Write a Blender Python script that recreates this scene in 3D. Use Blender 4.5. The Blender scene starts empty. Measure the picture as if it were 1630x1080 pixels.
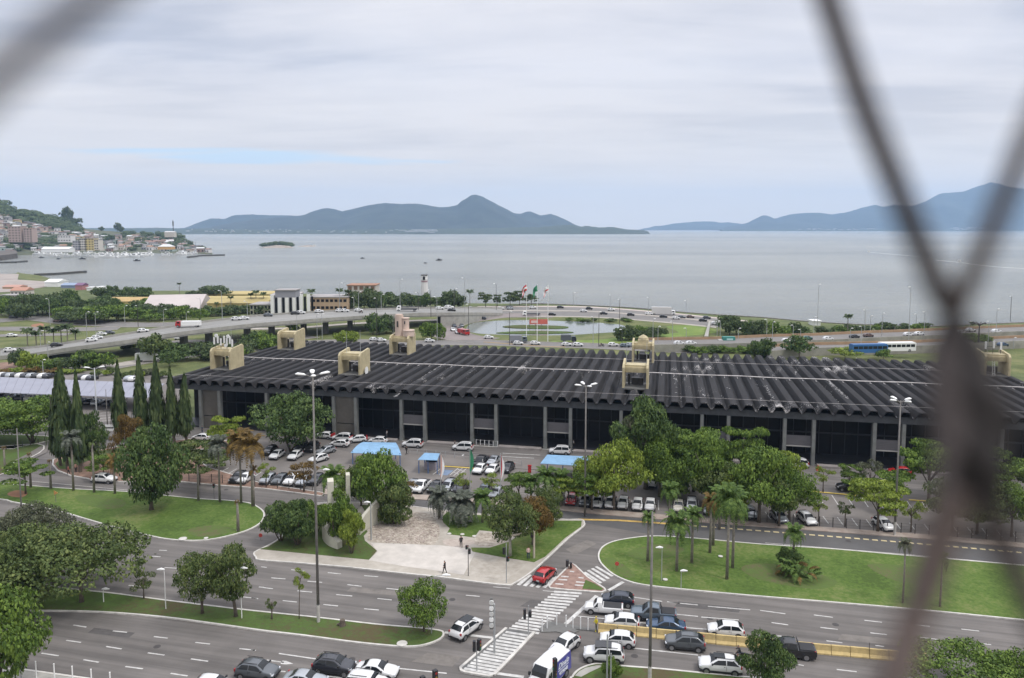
import bpy, bmesh, math, random
from mathutils import Vector, Matrix, noise
from mathutils.geometry import tessellate_polygon

sc = bpy.context.scene
COL = sc.collection
R = math.radians

# ------------------------------------------------------------------ camera, sky, sun, exposure
F = 1200.0; CX = 815.0; CY = 467.0; TH = R(5.0); CAMZ = 45.0
cam_d = bpy.data.cameras.new('camera'); cam = bpy.data.objects.new('camera', cam_d); COL.objects.link(cam)
cam.location = (0, 0, CAMZ); cam.rotation_euler = (R(85.0), 0, 0)
cam_d.sensor_width = 36; cam_d.lens = F / 1630 * 36; cam_d.shift_y = -(540 - CY) / 1630
cam_d.clip_start = 0.01; cam_d.clip_end = 40000
cam_d.dof.use_dof = True; cam_d.dof.focus_distance = 170; cam_d.dof.aperture_fstop = 4.7
sc.camera = cam

world = bpy.data.worlds.new('World'); sc.world = world; world.use_nodes = True
SUN_EL, SUN_AZ = R(58), R(-120)
def build_world():
    nt = world.node_tree; N = nt.nodes; L = nt.links; N.clear()
    out = N.new('ShaderNodeOutputWorld'); bg = N.new('ShaderNodeBackground')
    sky = N.new('ShaderNodeTexSky'); sky.sky_type = 'NISHITA'; sky.sun_disc = False
    sky.sun_elevation = SUN_EL; sky.sun_rotation = SUN_AZ
    tc = N.new('ShaderNodeTexCoord'); sep = N.new('ShaderNodeSeparateXYZ')
    L.new(tc.outputs['Generated'], sep.inputs[0])
    def math_(op, a, b=None, c=None, clamp=False):
        n = N.new('ShaderNodeMath'); n.operation = op; n.use_clamp = clamp
        for i, v in enumerate((a, b, c)):
            if v is None: continue
            if isinstance(v, (int, float)): n.inputs[i].default_value = v
            else: L.new(v, n.inputs[i])
        return n.outputs[0]
    x, y, z = sep.outputs
    zz = math_('ADD', math_('MAXIMUM', z, 0.0), 0.07)
    cx = math_('DIVIDE', x, zz); cy = math_('DIVIDE', y, zz)
    comb = N.new('ShaderNodeCombineXYZ'); L.new(cx, comb.inputs[0]); L.new(cy, comb.inputs[1])
    def nz(scale, detail, sx, sy, off=0.0, dist=0.0):
        mp = N.new('ShaderNodeMapping'); mp.inputs['Scale'].default_value = (sx, sy, 1); mp.inputs['Location'].default_value = (off, off * .7, 0)
        mp.inputs['Rotation'].default_value = (0, 0, R(8))
        L.new(comb.outputs[0], mp.inputs[0])
        n = N.new('ShaderNodeTexNoise'); n.inputs['Scale'].default_value = scale; n.inputs['Detail'].default_value = detail
        n.inputs['Distortion'].default_value = dist; n.inputs['Roughness'].default_value = .55
        L.new(mp.outputs[0], n.inputs['Vector']); return n.outputs['Fac']
    n1 = nz(0.55, 6, .8, .9, 3.1, .6); n2 = nz(1.5, 5, .45, 1.2, 8.2, .3); n3 = nz(.16, 3, 1, 1, 1.7)
    def ramp(v, p0, c0, p1, c1, mid=None):
        r = N.new('ShaderNodeValToRGB'); e = r.color_ramp.elements
        e[0].position = p0; e[0].color = (*c0, 1); e[1].position = p1; e[1].color = (*c1, 1)
        if mid: m = e.new(mid[0]); m.color = (*mid[1], 1)
        L.new(v, r.inputs[0]); return r.outputs[0]
    mixn = math_('ADD', math_('MULTIPLY', n1, .5), math_('MULTIPLY', n2, .5))
    cloud = ramp(mixn, .38, (4.3, 4.5, 5.2), .6, (6.5, 6.45, 6.8), (.48, (5.6, 5.65, 6.15)))
    # towards the horizon the deck thins into a pale blue
    lowf = ramp(z, .02, (0, 0, 0), .2, (1, 1, 1))
    mixh = N.new('ShaderNodeMix'); mixh.data_type = 'RGBA'
    L.new(lowf, mixh.inputs['Factor']); mixh.inputs['A'].default_value = (7.3, 6.6, 5.85, 1); L.new(cloud, mixh.inputs['B'])
    # brighter towards the zenith as an overcast sky is
    zen = ramp(z, .28, (1, 1, 1), .95, (2.6, 2.6, 2.6))
    mulz = N.new('ShaderNodeMix'); mulz.data_type = 'RGBA'; mulz.blend_type = 'MULTIPLY'; mulz.inputs['Factor'].default_value = 1
    L.new(mixh.outputs['Result'], mulz.inputs['A']); L.new(zen, mulz.inputs['B'])
    # the gap of clear sky low in the deck, left of centre
    az = math_('ARCTAN2', x, y)
    u = math_('DIVIDE', math_('ADD', az, .31), .21); w = math_('DIVIDE', math_('SUBTRACT', z, .0865), .0085)
    u2 = math_('MULTIPLY', u, u); w2 = math_('MULTIPLY', w, w)
    g = math_('SUBTRACT', 1.25, math_('ADD', math_('ADD', u2, w2), math_('MULTIPLY', math_('SUBTRACT', n2, .5), 4.0)), None, True)
    gap = math_('MULTIPLY', math_('MINIMUM', g, 1.0), .75)
    # a little more clear air scattered elsewhere
    thin = math_('MULTIPLY', ramp(n3, .52, (0, 0, 0), .72, (1, 1, 1)), .12)
    gap = math_('MAXIMUM', gap, thin)
    skb = N.new('ShaderNodeMix'); skb.data_type = 'RGBA'; skb.inputs['Factor'].default_value = .35
    L.new(sky.outputs[0], skb.inputs['A']); skb.inputs['B'].default_value = (4.6, 7.6, 10.5, 1)
    mixg = N.new('ShaderNodeMix'); mixg.data_type = 'RGBA'; L.new(gap, mixg.inputs['Factor'])
    L.new(mulz.outputs['Result'], mixg.inputs['A']); 
    skc = N.new('ShaderNodeMix'); skc.data_type = 'RGBA'; skc.inputs['Factor'].default_value = .85
    L.new(skb.outputs['Result'], skc.inputs['A']); skc.inputs['B'].default_value = (5.0, 6.6, 8.0, 1)
    L.new(skc.outputs['Result'], mixg.inputs['B'])
    L.new(mixg.outputs['Result'], bg.inputs['Color']); bg.inputs['Strength'].default_value = 0.1
    L.new(bg.outputs[0], out.inputs[0])
build_world()
sun_d = bpy.data.lights.new('sun', 'SUN'); sun_d.energy = 1.5; sun_d.angle = R(11); sun_d.color = (1, .96, .9)
sun = bpy.data.objects.new('sun', sun_d); COL.objects.link(sun)
sun.rotation_euler = (R(32), 0, R(60))
sc.view_settings.view_transform = 'Standard'; sc.view_settings.look = 'None'; sc.view_settings.exposure = 0.42
sc.view_settings.gamma = 1.0; sc.view_settings.use_curve_mapping = False
sc.render.engine = 'CYCLES'
sc.cycles.use_denoising = True
sc.cycles.max_bounces = 5; sc.cycles.diffuse_bounces = 3; sc.cycles.glossy_bounces = 3; sc.cycles.transparent_max_bounces = 6
sc.cycles.volume_bounces = 2
sc.render.use_persistent_data = False

# ------------------------------------------------------------------ maths: a pixel of the photograph -> a point of the place
def ray(px, py):
    dx = (px - CX) / F; dy = (CY - py) / F
    return Vector((dx, math.cos(TH) + dy * math.sin(TH), -math.sin(TH) + dy * math.cos(TH)))
def G(px, py, z=0.0):
    d = ray(px, py); t = (z - CAMZ) / d.z
    return Vector((d.x * t, d.y * t, z))
def at_dist(px, py, dist):
    d = ray(px, py); t = dist / d.y
    return Vector((d.x * t, dist, CAMZ + d.z * t))
def top_z(P, px, py): return at_dist(px, py, P.y).z
def proj_x(P):
    v = Vector(P) - Vector((0, 0, CAMZ)); dep = v.y * math.cos(TH) - v.z * math.sin(TH)
    return CX + F * v.x / max(dep, .01)
def heading(a, b):
    p, q = G(*a), G(*b); return math.atan2(q.y - p.y, q.x - p.x)
def spline(pts, n=4, closed=False):
    P = [Vector(p) for p in pts]; m = len(P); out = []
    rng = range(m) if closed else range(m - 1)
    for i in rng:
        p1, p2 = P[i], P[(i + 1) % m]
        p0 = P[i - 1] if (i > 0 or closed) else p1; p3 = P[(i + 2) % m] if (i + 2 < m or closed) else p2
        for k in range(n):
            t = k / n
            out.append(.5 * ((2 * p1) + (p2 - p0) * t + (2 * p0 - 5 * p1 + 4 * p2 - p3) * t * t + (3 * p1 - p0 - 3 * p2 + p3) * t ** 3))
    if not closed: out.append(P[-1])
    return out

# ------------------------------------------------------------------ materials
def lin(h):
    h = h.lstrip('#'); v = [int(h[i:i + 2], 16) / 255 for i in (0, 2, 4)]
    return tuple(c / 12.92 if c <= .04045 else ((c + .055) / 1.055) ** 2.4 for c in v)
MATS = {}
def mat(name, col, rough=.7, metal=0.0, var=0.0, vscale=1.0, bump=0.0, bscale=None, coat=0.0, spec=.5, col2=None, detail=5, emit=None, stretch=None, turn=0):
    if name in MATS: return MATS[name]
    m = bpy.data.materials.new(name); m.use_nodes = True; nt = m.node_tree; N = nt.nodes; L = nt.links
    b = N['Principled BSDF']; b.inputs['Roughness'].default_value = rough; b.inputs['Metallic'].default_value = metal
    b.inputs['Specular IOR Level'].default_value = spec; b.inputs['Coat Weight'].default_value = coat
    b.inputs['Base Color'].default_value = (*col, 1)
    if var or bump or col2:
        tc = N.new('ShaderNodeTexCoord'); src = tc.outputs['Object']
        if stretch:
            mp = N.new('ShaderNodeMapping'); mp.inputs['Scale'].default_value = stretch; mp.inputs['Rotation'].default_value = (0, 0, turn); L.new(src, mp.inputs[0]); src = mp.outputs[0]
        n = N.new('ShaderNodeTexNoise'); n.inputs['Scale'].default_value = vscale; n.inputs['Detail'].default_value = detail; n.inputs['Roughness'].default_value = .65
        L.new(src, n.inputs['Vector'])
        r = N.new('ShaderNodeValToRGB'); e = r.color_ramp.elements
        c2 = col2 or tuple(c * (1 + var) for c in col); c1 = col if col2 else tuple(c * (1 - var) for c in col)
        e[0].position = .33; e[0].color = (*c1, 1); e[1].position = .67; e[1].color = (*c2, 1)
        L.new(n.outputs['Fac'], r.inputs[0]); L.new(r.outputs[0], b.inputs['Base Color'])
        if bump:
            n2 = N.new('ShaderNodeTexNoise'); n2.inputs['Scale'].default_value = bscale or vscale * 6; n2.inputs['Detail'].default_value = 4
            L.new(src, n2.inputs['Vector'])
            bp = N.new('ShaderNodeBump'); bp.inputs['Strength'].default_value = bump; bp.inputs['Distance'].default_value = .05
            L.new(n2.outputs['Fac'], bp.inputs['Height']); L.new(bp.outputs[0], b.inputs['Normal'])
    MATS[name] = m; return m
def leafmat(name, a, b_, c=None, trans=.25):
    if name in MATS: return MATS[name]
    m = bpy.data.materials.new(name); m.use_nodes = True; nt = m.node_tree; N = nt.nodes; L = nt.links
    N.clear(); out = N.new('ShaderNodeOutputMaterial'); pb = N.new('ShaderNodeBsdfPrincipled'); tr = N.new('ShaderNodeBsdfTranslucent'); mx = N.new('ShaderNodeMixShader')
    geo = N.new('ShaderNodeNewGeometry'); tc = N.new('ShaderNodeTexCoord'); ns = N.new('ShaderNodeTexNoise'); ns.inputs['Scale'].default_value = 2.6; ns.inputs['Detail'].default_value = 3
    oi = N.new('ShaderNodeObjectInfo')
    va = N.new('ShaderNodeVectorMath'); va.operation = 'ADD'; L.new(tc.outputs['Object'], va.inputs[0]); L.new(oi.outputs['Random'], va.inputs[1]); L.new(va.outputs[0], ns.inputs['Vector'])
    ad = N.new('ShaderNodeMath'); ad.operation = 'MULTIPLY_ADD'; ad.inputs[1].default_value = .5; L.new(geo.outputs['Random Per Island'], ad.inputs[0])
    m2 = N.new('ShaderNodeMath'); m2.operation = 'MULTIPLY_ADD'; m2.inputs[1].default_value = 1.15; m2.inputs[2].default_value = -.27; L.new(ns.outputs['Fac'], m2.inputs[0]); L.new(m2.outputs[0], ad.inputs[2])
    r = N.new('ShaderNodeValToRGB'); e = r.color_ramp.elements; e[0].position = .12; e[0].color = (*a, 1); e[1].position = .92; e[1].color = (*(c or tuple(k * 1.35 for k in b_)), 1)
    k = e.new(.55); k.color = (*b_, 1)
    L.new(ad.outputs[0], r.inputs[0]); L.new(r.outputs[0], pb.inputs['Base Color']); L.new(r.outputs[0], tr.inputs['Color'])
    pb.inputs['Roughness'].default_value = .62; pb.inputs['Specular IOR Level'].default_value = .25
    mx.inputs[0].default_value = trans; L.new(pb.outputs[0], mx.inputs[1]); L.new(tr.outputs[0], mx.inputs[2]); L.new(mx.outputs[0], out.inputs[0])
    MATS[name] = m; return m

# ------------------------------------------------------------------ mesh building
class MB:
    def __init__(s): s.v = []; s.f = []; s.m = []
    def add(s, vs, fs, mi=0):
        o = len(s.v); s.v += [tuple(p) for p in vs]; s.f += [tuple(i + o for i in f) for f in fs]; s.m += [mi] * len(fs); return s
    def box(s, c, d, mi=0, M=None):
        x, y, z = d[0] / 2, d[1] / 2, d[2] / 2
        vs = [Vector((sx * x, sy * y, sz * z)) + Vector(c) for sx in (-1, 1) for sy in (-1, 1) for sz in (-1, 1)]
        if M: vs = [M @ v for v in vs]
        return s.add(vs, [(0, 1, 3, 2), (4, 6, 7, 5), (0, 4, 5, 1), (2, 3, 7, 6), (0, 2, 6, 4), (1, 5, 7, 3)], mi)
    def tube(s, pts, rads, n=6, mi=0, cap=True):
        pts = [Vector(p) for p in pts]; 
        if not hasattr(rads, '__len__'): rads = [rads] * len(pts)
        vs = []; fs = []
        for i, p in enumerate(pts):
            t = (pts[min(i + 1, len(pts) - 1)] - pts[max(i - 1, 0)]).normalized()
            a = t.cross(Vector((0, 0, 1)) if abs(t.z) < .9 else Vector((1, 0, 0))).normalized(); b = t.cross(a)
            for k in range(n):
                an = 2 * math.pi * k / n; vs.append(p + (a * math.cos(an) + b * math.sin(an)) * rads[i])
        for i in range(len(pts) - 1):
            for k in range(n): fs.append((i * n + k, i * n + (k + 1) % n, (i + 1) * n + (k + 1) % n, (i + 1) * n + k))
        if cap: fs.append(tuple(range(n - 1, -1, -1))); fs.append(tuple((len(pts) - 1) * n + k for k in range(n)))
        return s.add(vs, fs, mi)
    def cyl(s, c, r, h, n=12, mi=0, axis='Z'):
        c = Vector(c); d = {'Z': Vector((0, 0, h)), 'X': Vector((h, 0, 0)), 'Y': Vector((0, h, 0))}[axis]
        return s.tube([c, c + d], r, n, mi)
    def prism(s, pts, z0, z1, mi=0, sides=True, bottom=False):
        n = len(pts); tri = tessellate_polygon([[Vector((p[0], p[1], 0)) for p in pts]])
        a = sum(pts[i][0] * pts[(i + 1) % n][1] - pts[(i + 1) % n][0] * pts[i][1] for i in range(n))
        top = [(p[0], p[1], z1) for p in pts]; fs = []
        for t in tri:
            p, q, r_ = (Vector(top[k]) for k in t)
            fs.append(tuple(t) if (q - p).cross(r_ - p).z > 0 else tuple(reversed(t)))
        s.add(top, fs, mi)
        if sides:
            vs = [(p[0], p[1], z0) for p in pts] + top
            s.add(vs, [((i, (i + 1) % n, n + (i + 1) % n, n + i) if a > 0 else (i, n + i, n + (i + 1) % n, (i + 1) % n)) for i in range(n)], mi)
        return s
    def ribbon(s, pts, w, z0, z1, closed=False, mi=0, off=0.0):
        P = [Vector((p[0], p[1], 0)) for p in pts]; n = len(P); Lf = []; Rt = []
        for i in range(n):
            a = P[(i - 1) % n] if (closed or i > 0) else P[i]; b = P[(i + 1) % n] if (closed or i < n - 1) else P[i]
            t = (b - a).normalized(); nn = Vector((-t.y, t.x, 0))
            Lf.append(P[i] + nn * (off + w / 2)); Rt.append(P[i] + nn * (off - w / 2))
        zz0 = z0 if hasattr(z0, '__len__') else [z0] * n; zz1 = z1 if hasattr(z1, '__len__') else [z1] * n
        vs = []
        for i in range(n):
            l, r_ = Lf[i], Rt[i]
            vs += [(l.x, l.y, zz0[i]), (l.x, l.y, zz1[i]), (r_.x, r_.y, zz1[i]), (r_.x, r_.y, zz0[i])]
        fs = []
        for i in range(n if closed else n - 1):
            j = (i + 1) % n; a, b = i * 4, j * 4
            fs += [(a, a + 1, b + 1, b), (a + 1, a + 2, b + 2, b + 1), (a + 2, a + 3, b + 3, b + 2)]
        if not closed: fs += [(0, 3, 2, 1), ((n - 1) * 4, (n - 1) * 4 + 1, (n - 1) * 4 + 2, (n - 1) * 4 + 3)]
        return s.add(vs, fs, mi)
    def flat(s, pts, z, mi=0): return s.prism(pts, z, z, mi, sides=False)
    def mesh(s, name, mats=(), smooth=False):
        me = bpy.data.meshes.new(name); me.from_pydata(s.v, [], s.f)
        for m in (mats if isinstance(mats, (list, tuple)) else [mats]): me.materials.append(m)
        if any(s.m): me.polygons.foreach_set('material_index', s.m)
        if smooth: me.polygons.foreach_set('use_smooth', [True] * len(me.polygons))
        me.update(); return me
    def build(s, name, mats, parent=None, loc=None, rot=None, smooth=False):
        return obj(name, s.mesh(name, mats, smooth), parent, loc, rot)
def obj(name, me, parent=None, loc=None, rot=None, scale=None):
    o = bpy.data.objects.new(name, me); COL.objects.link(o)
    if parent: o.parent = parent; CH.setdefault(parent.name, []).append(o)
    if loc is not None: o.location = loc
    if rot is not None: o.rotation_euler = rot
    if scale is not None: o.scale = scale
    return o
def tag(o, label=None, cat=None, group=None, kind=None):
    if label: o['label'] = label
    if cat: o['category'] = cat
    if group: o['group'] = group
    if kind: o['kind'] = kind
    return o
def thing(name, label, cat, loc=(0, 0, 0), rz=0, group=None):
    o = obj(name, None, None, loc, (0, 0, rz)); o.empty_display_size = .3
    return tag(o, label, cat, group)
CH = {}
def copy_tree(o, parent=None):
    c = o.copy(); COL.objects.link(c); c.parent = parent
    if parent is not None: CH.setdefault(parent.name, []).append(c)
    for ch in list(CH.get(o.name, [])): copy_tree(ch, c)
    return c
def struct(name, mb, mats, **k): return tag(mb.build(name, mats, **k), kind='structure')
def px(pts, z=0): return [G(a, b, z) for a, b in pts]
def recolor(o, m, slot=0):
    o.material_slots[slot].link = 'OBJECT'; o.material_slots[slot].material = m
# ------------------------------------------------------------------ shared materials
ASPH = mat('asphalt', (.132, .12, .11), .9, var=.15, vscale=.12, bump=.25, bscale=9, detail=9)
def tracks(m, turn, k=.22):   # tyre wear drawn out along the lanes
    nt = m.node_tree; N = nt.nodes; L = nt.links; p = N['Principled BSDF']; src = p.inputs['Base Color'].links[0].from_socket
    tc = N.new('ShaderNodeTexCoord'); rt = N.new('ShaderNodeMapping'); rt.inputs['Rotation'].default_value = (0, 0, turn); mp = N.new('ShaderNodeMapping'); mp.inputs['Scale'].default_value = (.03, .85, 1)
    L.new(tc.outputs['Object'], rt.inputs[0]); L.new(rt.outputs[0], mp.inputs[0]); n = N.new('ShaderNodeTexNoise'); n.inputs['Scale'].default_value = 1; n.inputs['Detail'].default_value = 5; n.inputs['Roughness'].default_value = .6; L.new(mp.outputs[0], n.inputs['Vector'])
    r = N.new('ShaderNodeValToRGB'); e = r.color_ramp.elements; e[0].position = .34; e[0].color = (1 - k,) * 3 + (1,); e[1].position = .66; e[1].color = (1 + k * .6,) * 3 + (1,); L.new(n.outputs['Fac'], r.inputs[0])
    mx = N.new('ShaderNodeMix'); mx.data_type = 'RGBA'; mx.blend_type = 'MULTIPLY'; mx.inputs['Factor'].default_value = 1; L.new(src, mx.inputs['A']); L.new(r.outputs[0], mx.inputs['B']); L.new(mx.outputs['Result'], p.inputs['Base Color'])
tracks(ASPH, R(14), .3)
ASPH2 = mat('asphalt_new', (.085, .082, .08), .9, var=.15, vscale=.2, bump=.25, bscale=9, detail=9)
LOTM = mat('lot_paving', (.15, .135, .122), .92, var=.18, vscale=.15, bump=.2, bscale=8, detail=9)
KERB = mat('kerb_paint', (.5, .48, .44), .8, var=.2, vscale=1.2, detail=8)
PAINT = mat('road_paint', (.33, .32, .3), .8, col2=(.58, .57, .54), vscale=1.6, detail=12)
YEL = mat('yellow_paint', (.5, .33, .09), .75, var=.2, vscale=2.0, detail=8)
CONC = mat('concrete', (.3, .29, .26), .85, var=.15, vscale=.5, bump=.2)
CONCD = mat('concrete_dark', (.13, .128, .12), .85, var=.2, vscale=.5, bump=.2)
STEEL = mat('galvanised', (.36, .37, .37), .5, metal=.3)
DSTEEL = mat('dark_steel', (.045, .04, .038), .6)
RUST = mat('weathered_mast', (.15, .14, .13), .7, var=.3, vscale=.8)
WHITE = mat('white_paint', (.72, .72, .7), .5)
BLACK = mat('black_plastic', (.02, .02, .022), .5)
SOIL = mat('red_soil', (.2, .125, .09), .95, var=.3, vscale=.5, bump=.3)
BARK = mat('bark', (.1, .08, .062), .95, var=.35, vscale=3)
BARKP = mat('palm_bark', (.2, .18, .15), .95, var=.3, vscale=3)
BARKG = mat('pale_bark', (.3, .29, .24), .9, var=.25, vscale=3)

def grass_mat(name, a, b, c):
    m = bpy.data.materials.new(name); m.use_nodes = True; nt = m.node_tree; N = nt.nodes; L = nt.links
    p = N['Principled BSDF']; p.inputs['Roughness'].default_value = .9; p.inputs['Specular IOR Level'].default_value = .15
    tc = N.new('ShaderNodeTexCoord')
    n1 = N.new('ShaderNodeTexNoise'); n1.inputs['Scale'].default_value = .09; n1.inputs['Detail'].default_value = 10; n1.inputs['Roughness'].default_value = .68
    n2 = N.new('ShaderNodeTexNoise'); n2.inputs['Scale'].default_value = 2.2; n2.inputs['Detail'].default_value = 8; n2.inputs['Roughness'].default_value = .7
    L.new(tc.outputs['Object'], n1.inputs['Vector']); L.new(tc.outputs['Object'], n2.inputs['Vector'])
    ad = N.new('ShaderNodeMath'); ad.operation = 'MULTIPLY_ADD'; ad.inputs[1].default_value = .45
    L.new(n2.outputs['Fac'], ad.inputs[0]); mm = N.new('ShaderNodeMath'); mm.operation = 'MULTIPLY'; mm.inputs[1].default_value = .6; L.new(n1.outputs['Fac'], mm.inputs[0]); L.new(mm.outputs[0], ad.inputs[2])
    r = N.new('ShaderNodeValToRGB'); e = r.color_ramp.elements; e[0].position = .43; e[0].color = (*a, 1); e[1].position = .62; e[1].color = (*c, 1); k = e.new(.52); k.color = (*b, 1)
    L.new(ad.outputs[0], r.inputs[0]); L.new(r.outputs[0], p.inputs['Base Color'])
    bp = N.new('ShaderNodeBump'); bp.inputs['Strength'].default_value = .7; bp.inputs['Distance'].default_value = .12
    L.new(n2.outputs['Fac'], bp.inputs['Height']); L.new(bp.outputs[0], p.inputs['Normal'])
    MATS[name] = m; return m
GRASS = grass_mat('lawn', (.055, .088, .02), (.08, .13, .027), (.14, .165, .055))
GRASSD = grass_mat('lawn_dry', (.085, .07, .036), (.07, .1, .03), (.075, .125, .03))
GRASSF = grass_mat('far_lawn', (.075, .088, .035), (.11, .13, .048), (.17, .165, .075))

# ------------------------------------------------------------------ ground, water, roads
def smooth_px(pts, n=3, closed=True): 
    return spline([G(a, b) for a, b in pts], n, closed)
shore = [(-900, 452), (-300, 440), (-60, 436), (0, 437), (30, 435.5), (78, 446), (98, 452), (150, 459), (190, 463), (330, 463), (430, 466), (560, 470), (640, 476), (740, 483), (830, 484), (880, 485),
         (1000, 490.5), (1100, 499), (1160, 503), (1210, 506), (1290, 513), (1360, 517), (1420, 519), (1470, 521), (1560, 517), (1640, 514), (2000, 512), (2700, 512)]
land = [G(a, b) for a, b in shore]
land += [Vector((520, 20, 0)), Vector((520, -120, 0)), Vector((-520, -120, 0)), Vector((-700, 200, 0))]
struct('ground', MB().prism(land, -3, 0), grass_mat('ground_mix', (.075, .085, .04), (.1, .125, .05), (.14, .145, .07)))
# sea wall of stones along the curve
sw = spline([G(a, b - .4) for a, b in shore[14:26]], 4)
struct('sea_wall', MB().ribbon(sw, 1.6, -2.0, .3), mat('riprap', (.16, .15, .14), .95, var=.5, vscale=.7, bump=1.0, bscale=1.2))

def water_mat():
    m = bpy.data.materials.new('sea_water'); m.use_nodes = True; nt = m.node_tree; N = nt.nodes; L = nt.links
    p = N['Principled BSDF']; p.inputs['Roughness'].default_value = .22; p.inputs['IOR'].default_value = 1.33
    tc = N.new('ShaderNodeTexCoord')
    mp = N.new('ShaderNodeMapping'); mp.inputs['Scale'].default_value = (.4, 1.0, 1); mp.inputs['Rotation'].default_value = (0, 0, R(6)); L.new(tc.outputs['Object'], mp.inputs[0])
    a = N.new('ShaderNodeTexNoise'); a.inputs['Scale'].default_value = .0016; a.inputs['Detail'].default_value = 9; a.inputs['Roughness'].default_value = .62; L.new(mp.outputs[0], a.inputs['Vector'])
    r = N.new('ShaderNodeValToRGB'); e = r.color_ramp.elements; e[0].position = .42; e[0].color = (.175, .184, .168, 1); e[1].position = .58; e[1].color = (.26, .265, .235, 1)
    L.new(a.outputs['Fac'], r.inputs[0]); L.new(r.outputs[0], p.inputs['Base Color'])
    w = N.new('ShaderNodeTexNoise'); w.inputs['Scale'].default_value = .06; w.inputs['Detail'].default_value = 9; w.inputs['Roughness'].default_value = .68; L.new(mp.outputs[0], w.inputs['Vector'])
    bp = N.new('ShaderNodeBump'); bp.inputs['Strength'].default_value = 1.0; bp.inputs['Distance'].default_value = 7
    L.new(w.outputs['Fac'], bp.inputs['Height']); L.new(bp.outputs[0], p.inputs['Normal'])
    return m
WATER = water_mat()
struct('sea', MB().add([(-13000, -160, -1.2), (13000, -160, -1.2), (13000, 14300, -1.2), (-13000, 14300, -1.2)], [(0, 1, 2, 3)]), WATER)

# near paving: everything in front of the terminal is road until islands are laid on it
road_zone = px([(-500, 700), (-60, 690), (120, 672), (300, 672), (470, 674), (640, 700), (1000, 712), (1435, 732), (1900, 752)]) + [Vector((160, -60, 0)), Vector((-160, -60, 0))]
struct('road', MB().prism(road_zone, 0, .03), ASPH)
Z0 = .03
def island(name, pts, m, n=3, h=.15, kerb=True, kw=.22, sp=True, close=True):
    P = spline([G(a, b) for a, b in pts], n, True) if sp else [G(a, b) for a, b in pts]
    a = sum(P[i].x * P[(i + 1) % len(P)].y - P[(i + 1) % len(P)].x * P[i].y for i in range(len(P)))
    if a < 0: P.reverse()
    o = struct(name, MB().prism(P, 0, h), m)
    if kerb: struct('kerb', MB().ribbon(P, kw, 0, h + .035, True, off=-.0), KERB)
    return P
# the sheet of the inner road by the car park is newer and darker
struct('inner_road', MB().prism(px([(640, 793), (720, 799), (885, 812), (960, 820), (1060, 828), (1210, 838), (1470, 858), (1640, 873), (1900, 895), (1900, 925), (1630, 901), (1430, 884), (1330, 875), (1210, 867), (1111, 858), (1046, 853), (960, 838), (890, 827), (760, 819), (640, 812)]), Z0, Z0 + .006), ASPH2)

# long median of the avenue
island('grass_median', [(-700, 1010), (-300, 940), (0, 925), (100, 938), (176, 946), (259, 957), (340, 967), (400, 974), (505, 985), (600, 996), (670, 1002), (700, 1006), (706, 1010), (703, 1017), (690, 1024), (668, 1030), (640, 1031),
       (600, 1028), (555, 1023), (480, 1013), (420, 1006), (350, 996), (259, 984), (160, 976), (65, 974), (-40, 974), (-250, 1000), (-600, 1080)], GRASSD)
# left round lawn
island('round_lawn', [(-220, 775), (-100, 770), (0, 772), (52, 775), (119, 780), (197, 784), (311, 795), (360, 798), (395, 802), (411, 809), (420, 818), (417, 831), (400, 843), (370, 853), (330, 861), (295, 862), (262, 859), (233, 853), (180, 840), (135, 827), (101, 817), (60, 808), (18, 800), (0, 796), (-100, 790)], GRASS)
# strip with conifers and palms between the roads
island('planted_strip', [(85, 733), (100, 728), (190, 712), (300, 700), (360, 703), (420, 718), (300, 716), (300, 720), (330, 745), (420, 772), (516, 786), (512, 791), (420, 779), (350, 774), (288, 768), (190, 768), (145, 764), (112, 758), (92, 750), (84, 741)], SOIL, sp=False)
# grass nose of the strip
struct('strip_grass', MB().prism(px([(88, 740), (96, 732), (140, 722), (200, 713), (240, 710), (215, 720), (140, 735), (112, 748), (96, 748)]), .15, .16), GRASSD)
# plaza island
PL = [(415, 893), (408, 889), (405, 881), (425, 871), (446, 858), (452, 846), (462, 815), (500, 803), (560, 801), (640, 806), (700, 813), (760, 819), (885, 828), (924, 828.5), (930, 834), (928, 840), (904, 859), (871, 890), (845, 913), (818, 930.5), (806, 933), (760, 928), (700, 920), (640, 914), (560, 905), (480, 898)]
island('plaza', PL, mat('portuguese_paving', (.29, .26, .215), .85, col2=(.42, .385, .33), vscale=.35, bump=.4, bscale=7, detail=10), n=3)
def lawn(pts, m=GRASS, n=1, name='plaza_lawn', h=.19, z0=.15): struct(name, MB().prism(spline([G(a, b) for a, b in pts], n, True) if n > 1 else px(pts), z0, h), m)
lawn([(413, 876), (587, 893), (592, 888), (600, 879), (592, 872), (581, 863), (579, 855), (585, 848), (575, 838), (560, 815), (560, 804), (502, 806), (466, 818), (456, 846), (448, 859), (428, 872)], GRASSD)
lawn([(703, 826), (706, 834), (716, 843), (711, 852), (755, 857.5), (763, 846), (795, 849), (803, 838), (822, 826), (760, 822), (712, 817)])
lawn([(750, 874), (752, 880), (800, 889), (850, 897), (868, 888), (900, 858), (925, 840), (926, 831), (886, 831), (850, 829), (838, 846), (812, 864), (780, 874)])
lawn([(602, 832), (616, 822), (625, 812), (600, 806), (575, 806), (590, 830)], GRASSD)
BROKEN = mat('broken_paving', (.19, .155, .12), .95, col2=(.47, .42, .35), vscale=1.6, bump=1.0, bscale=3, detail=12)
lawn([(585, 860), (590, 845), (612, 832), (640, 818), (675, 818), (692, 828), (700, 845), (692, 868), (660, 868), (620, 866), (590, 864)], BROKEN, 3, 'broken_paving', .156)
lawn([(755, 868), (764, 850), (794, 852), (812, 855), (800, 868), (775, 872)], BROKEN, 2, 'broken_paving', .156)
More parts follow.
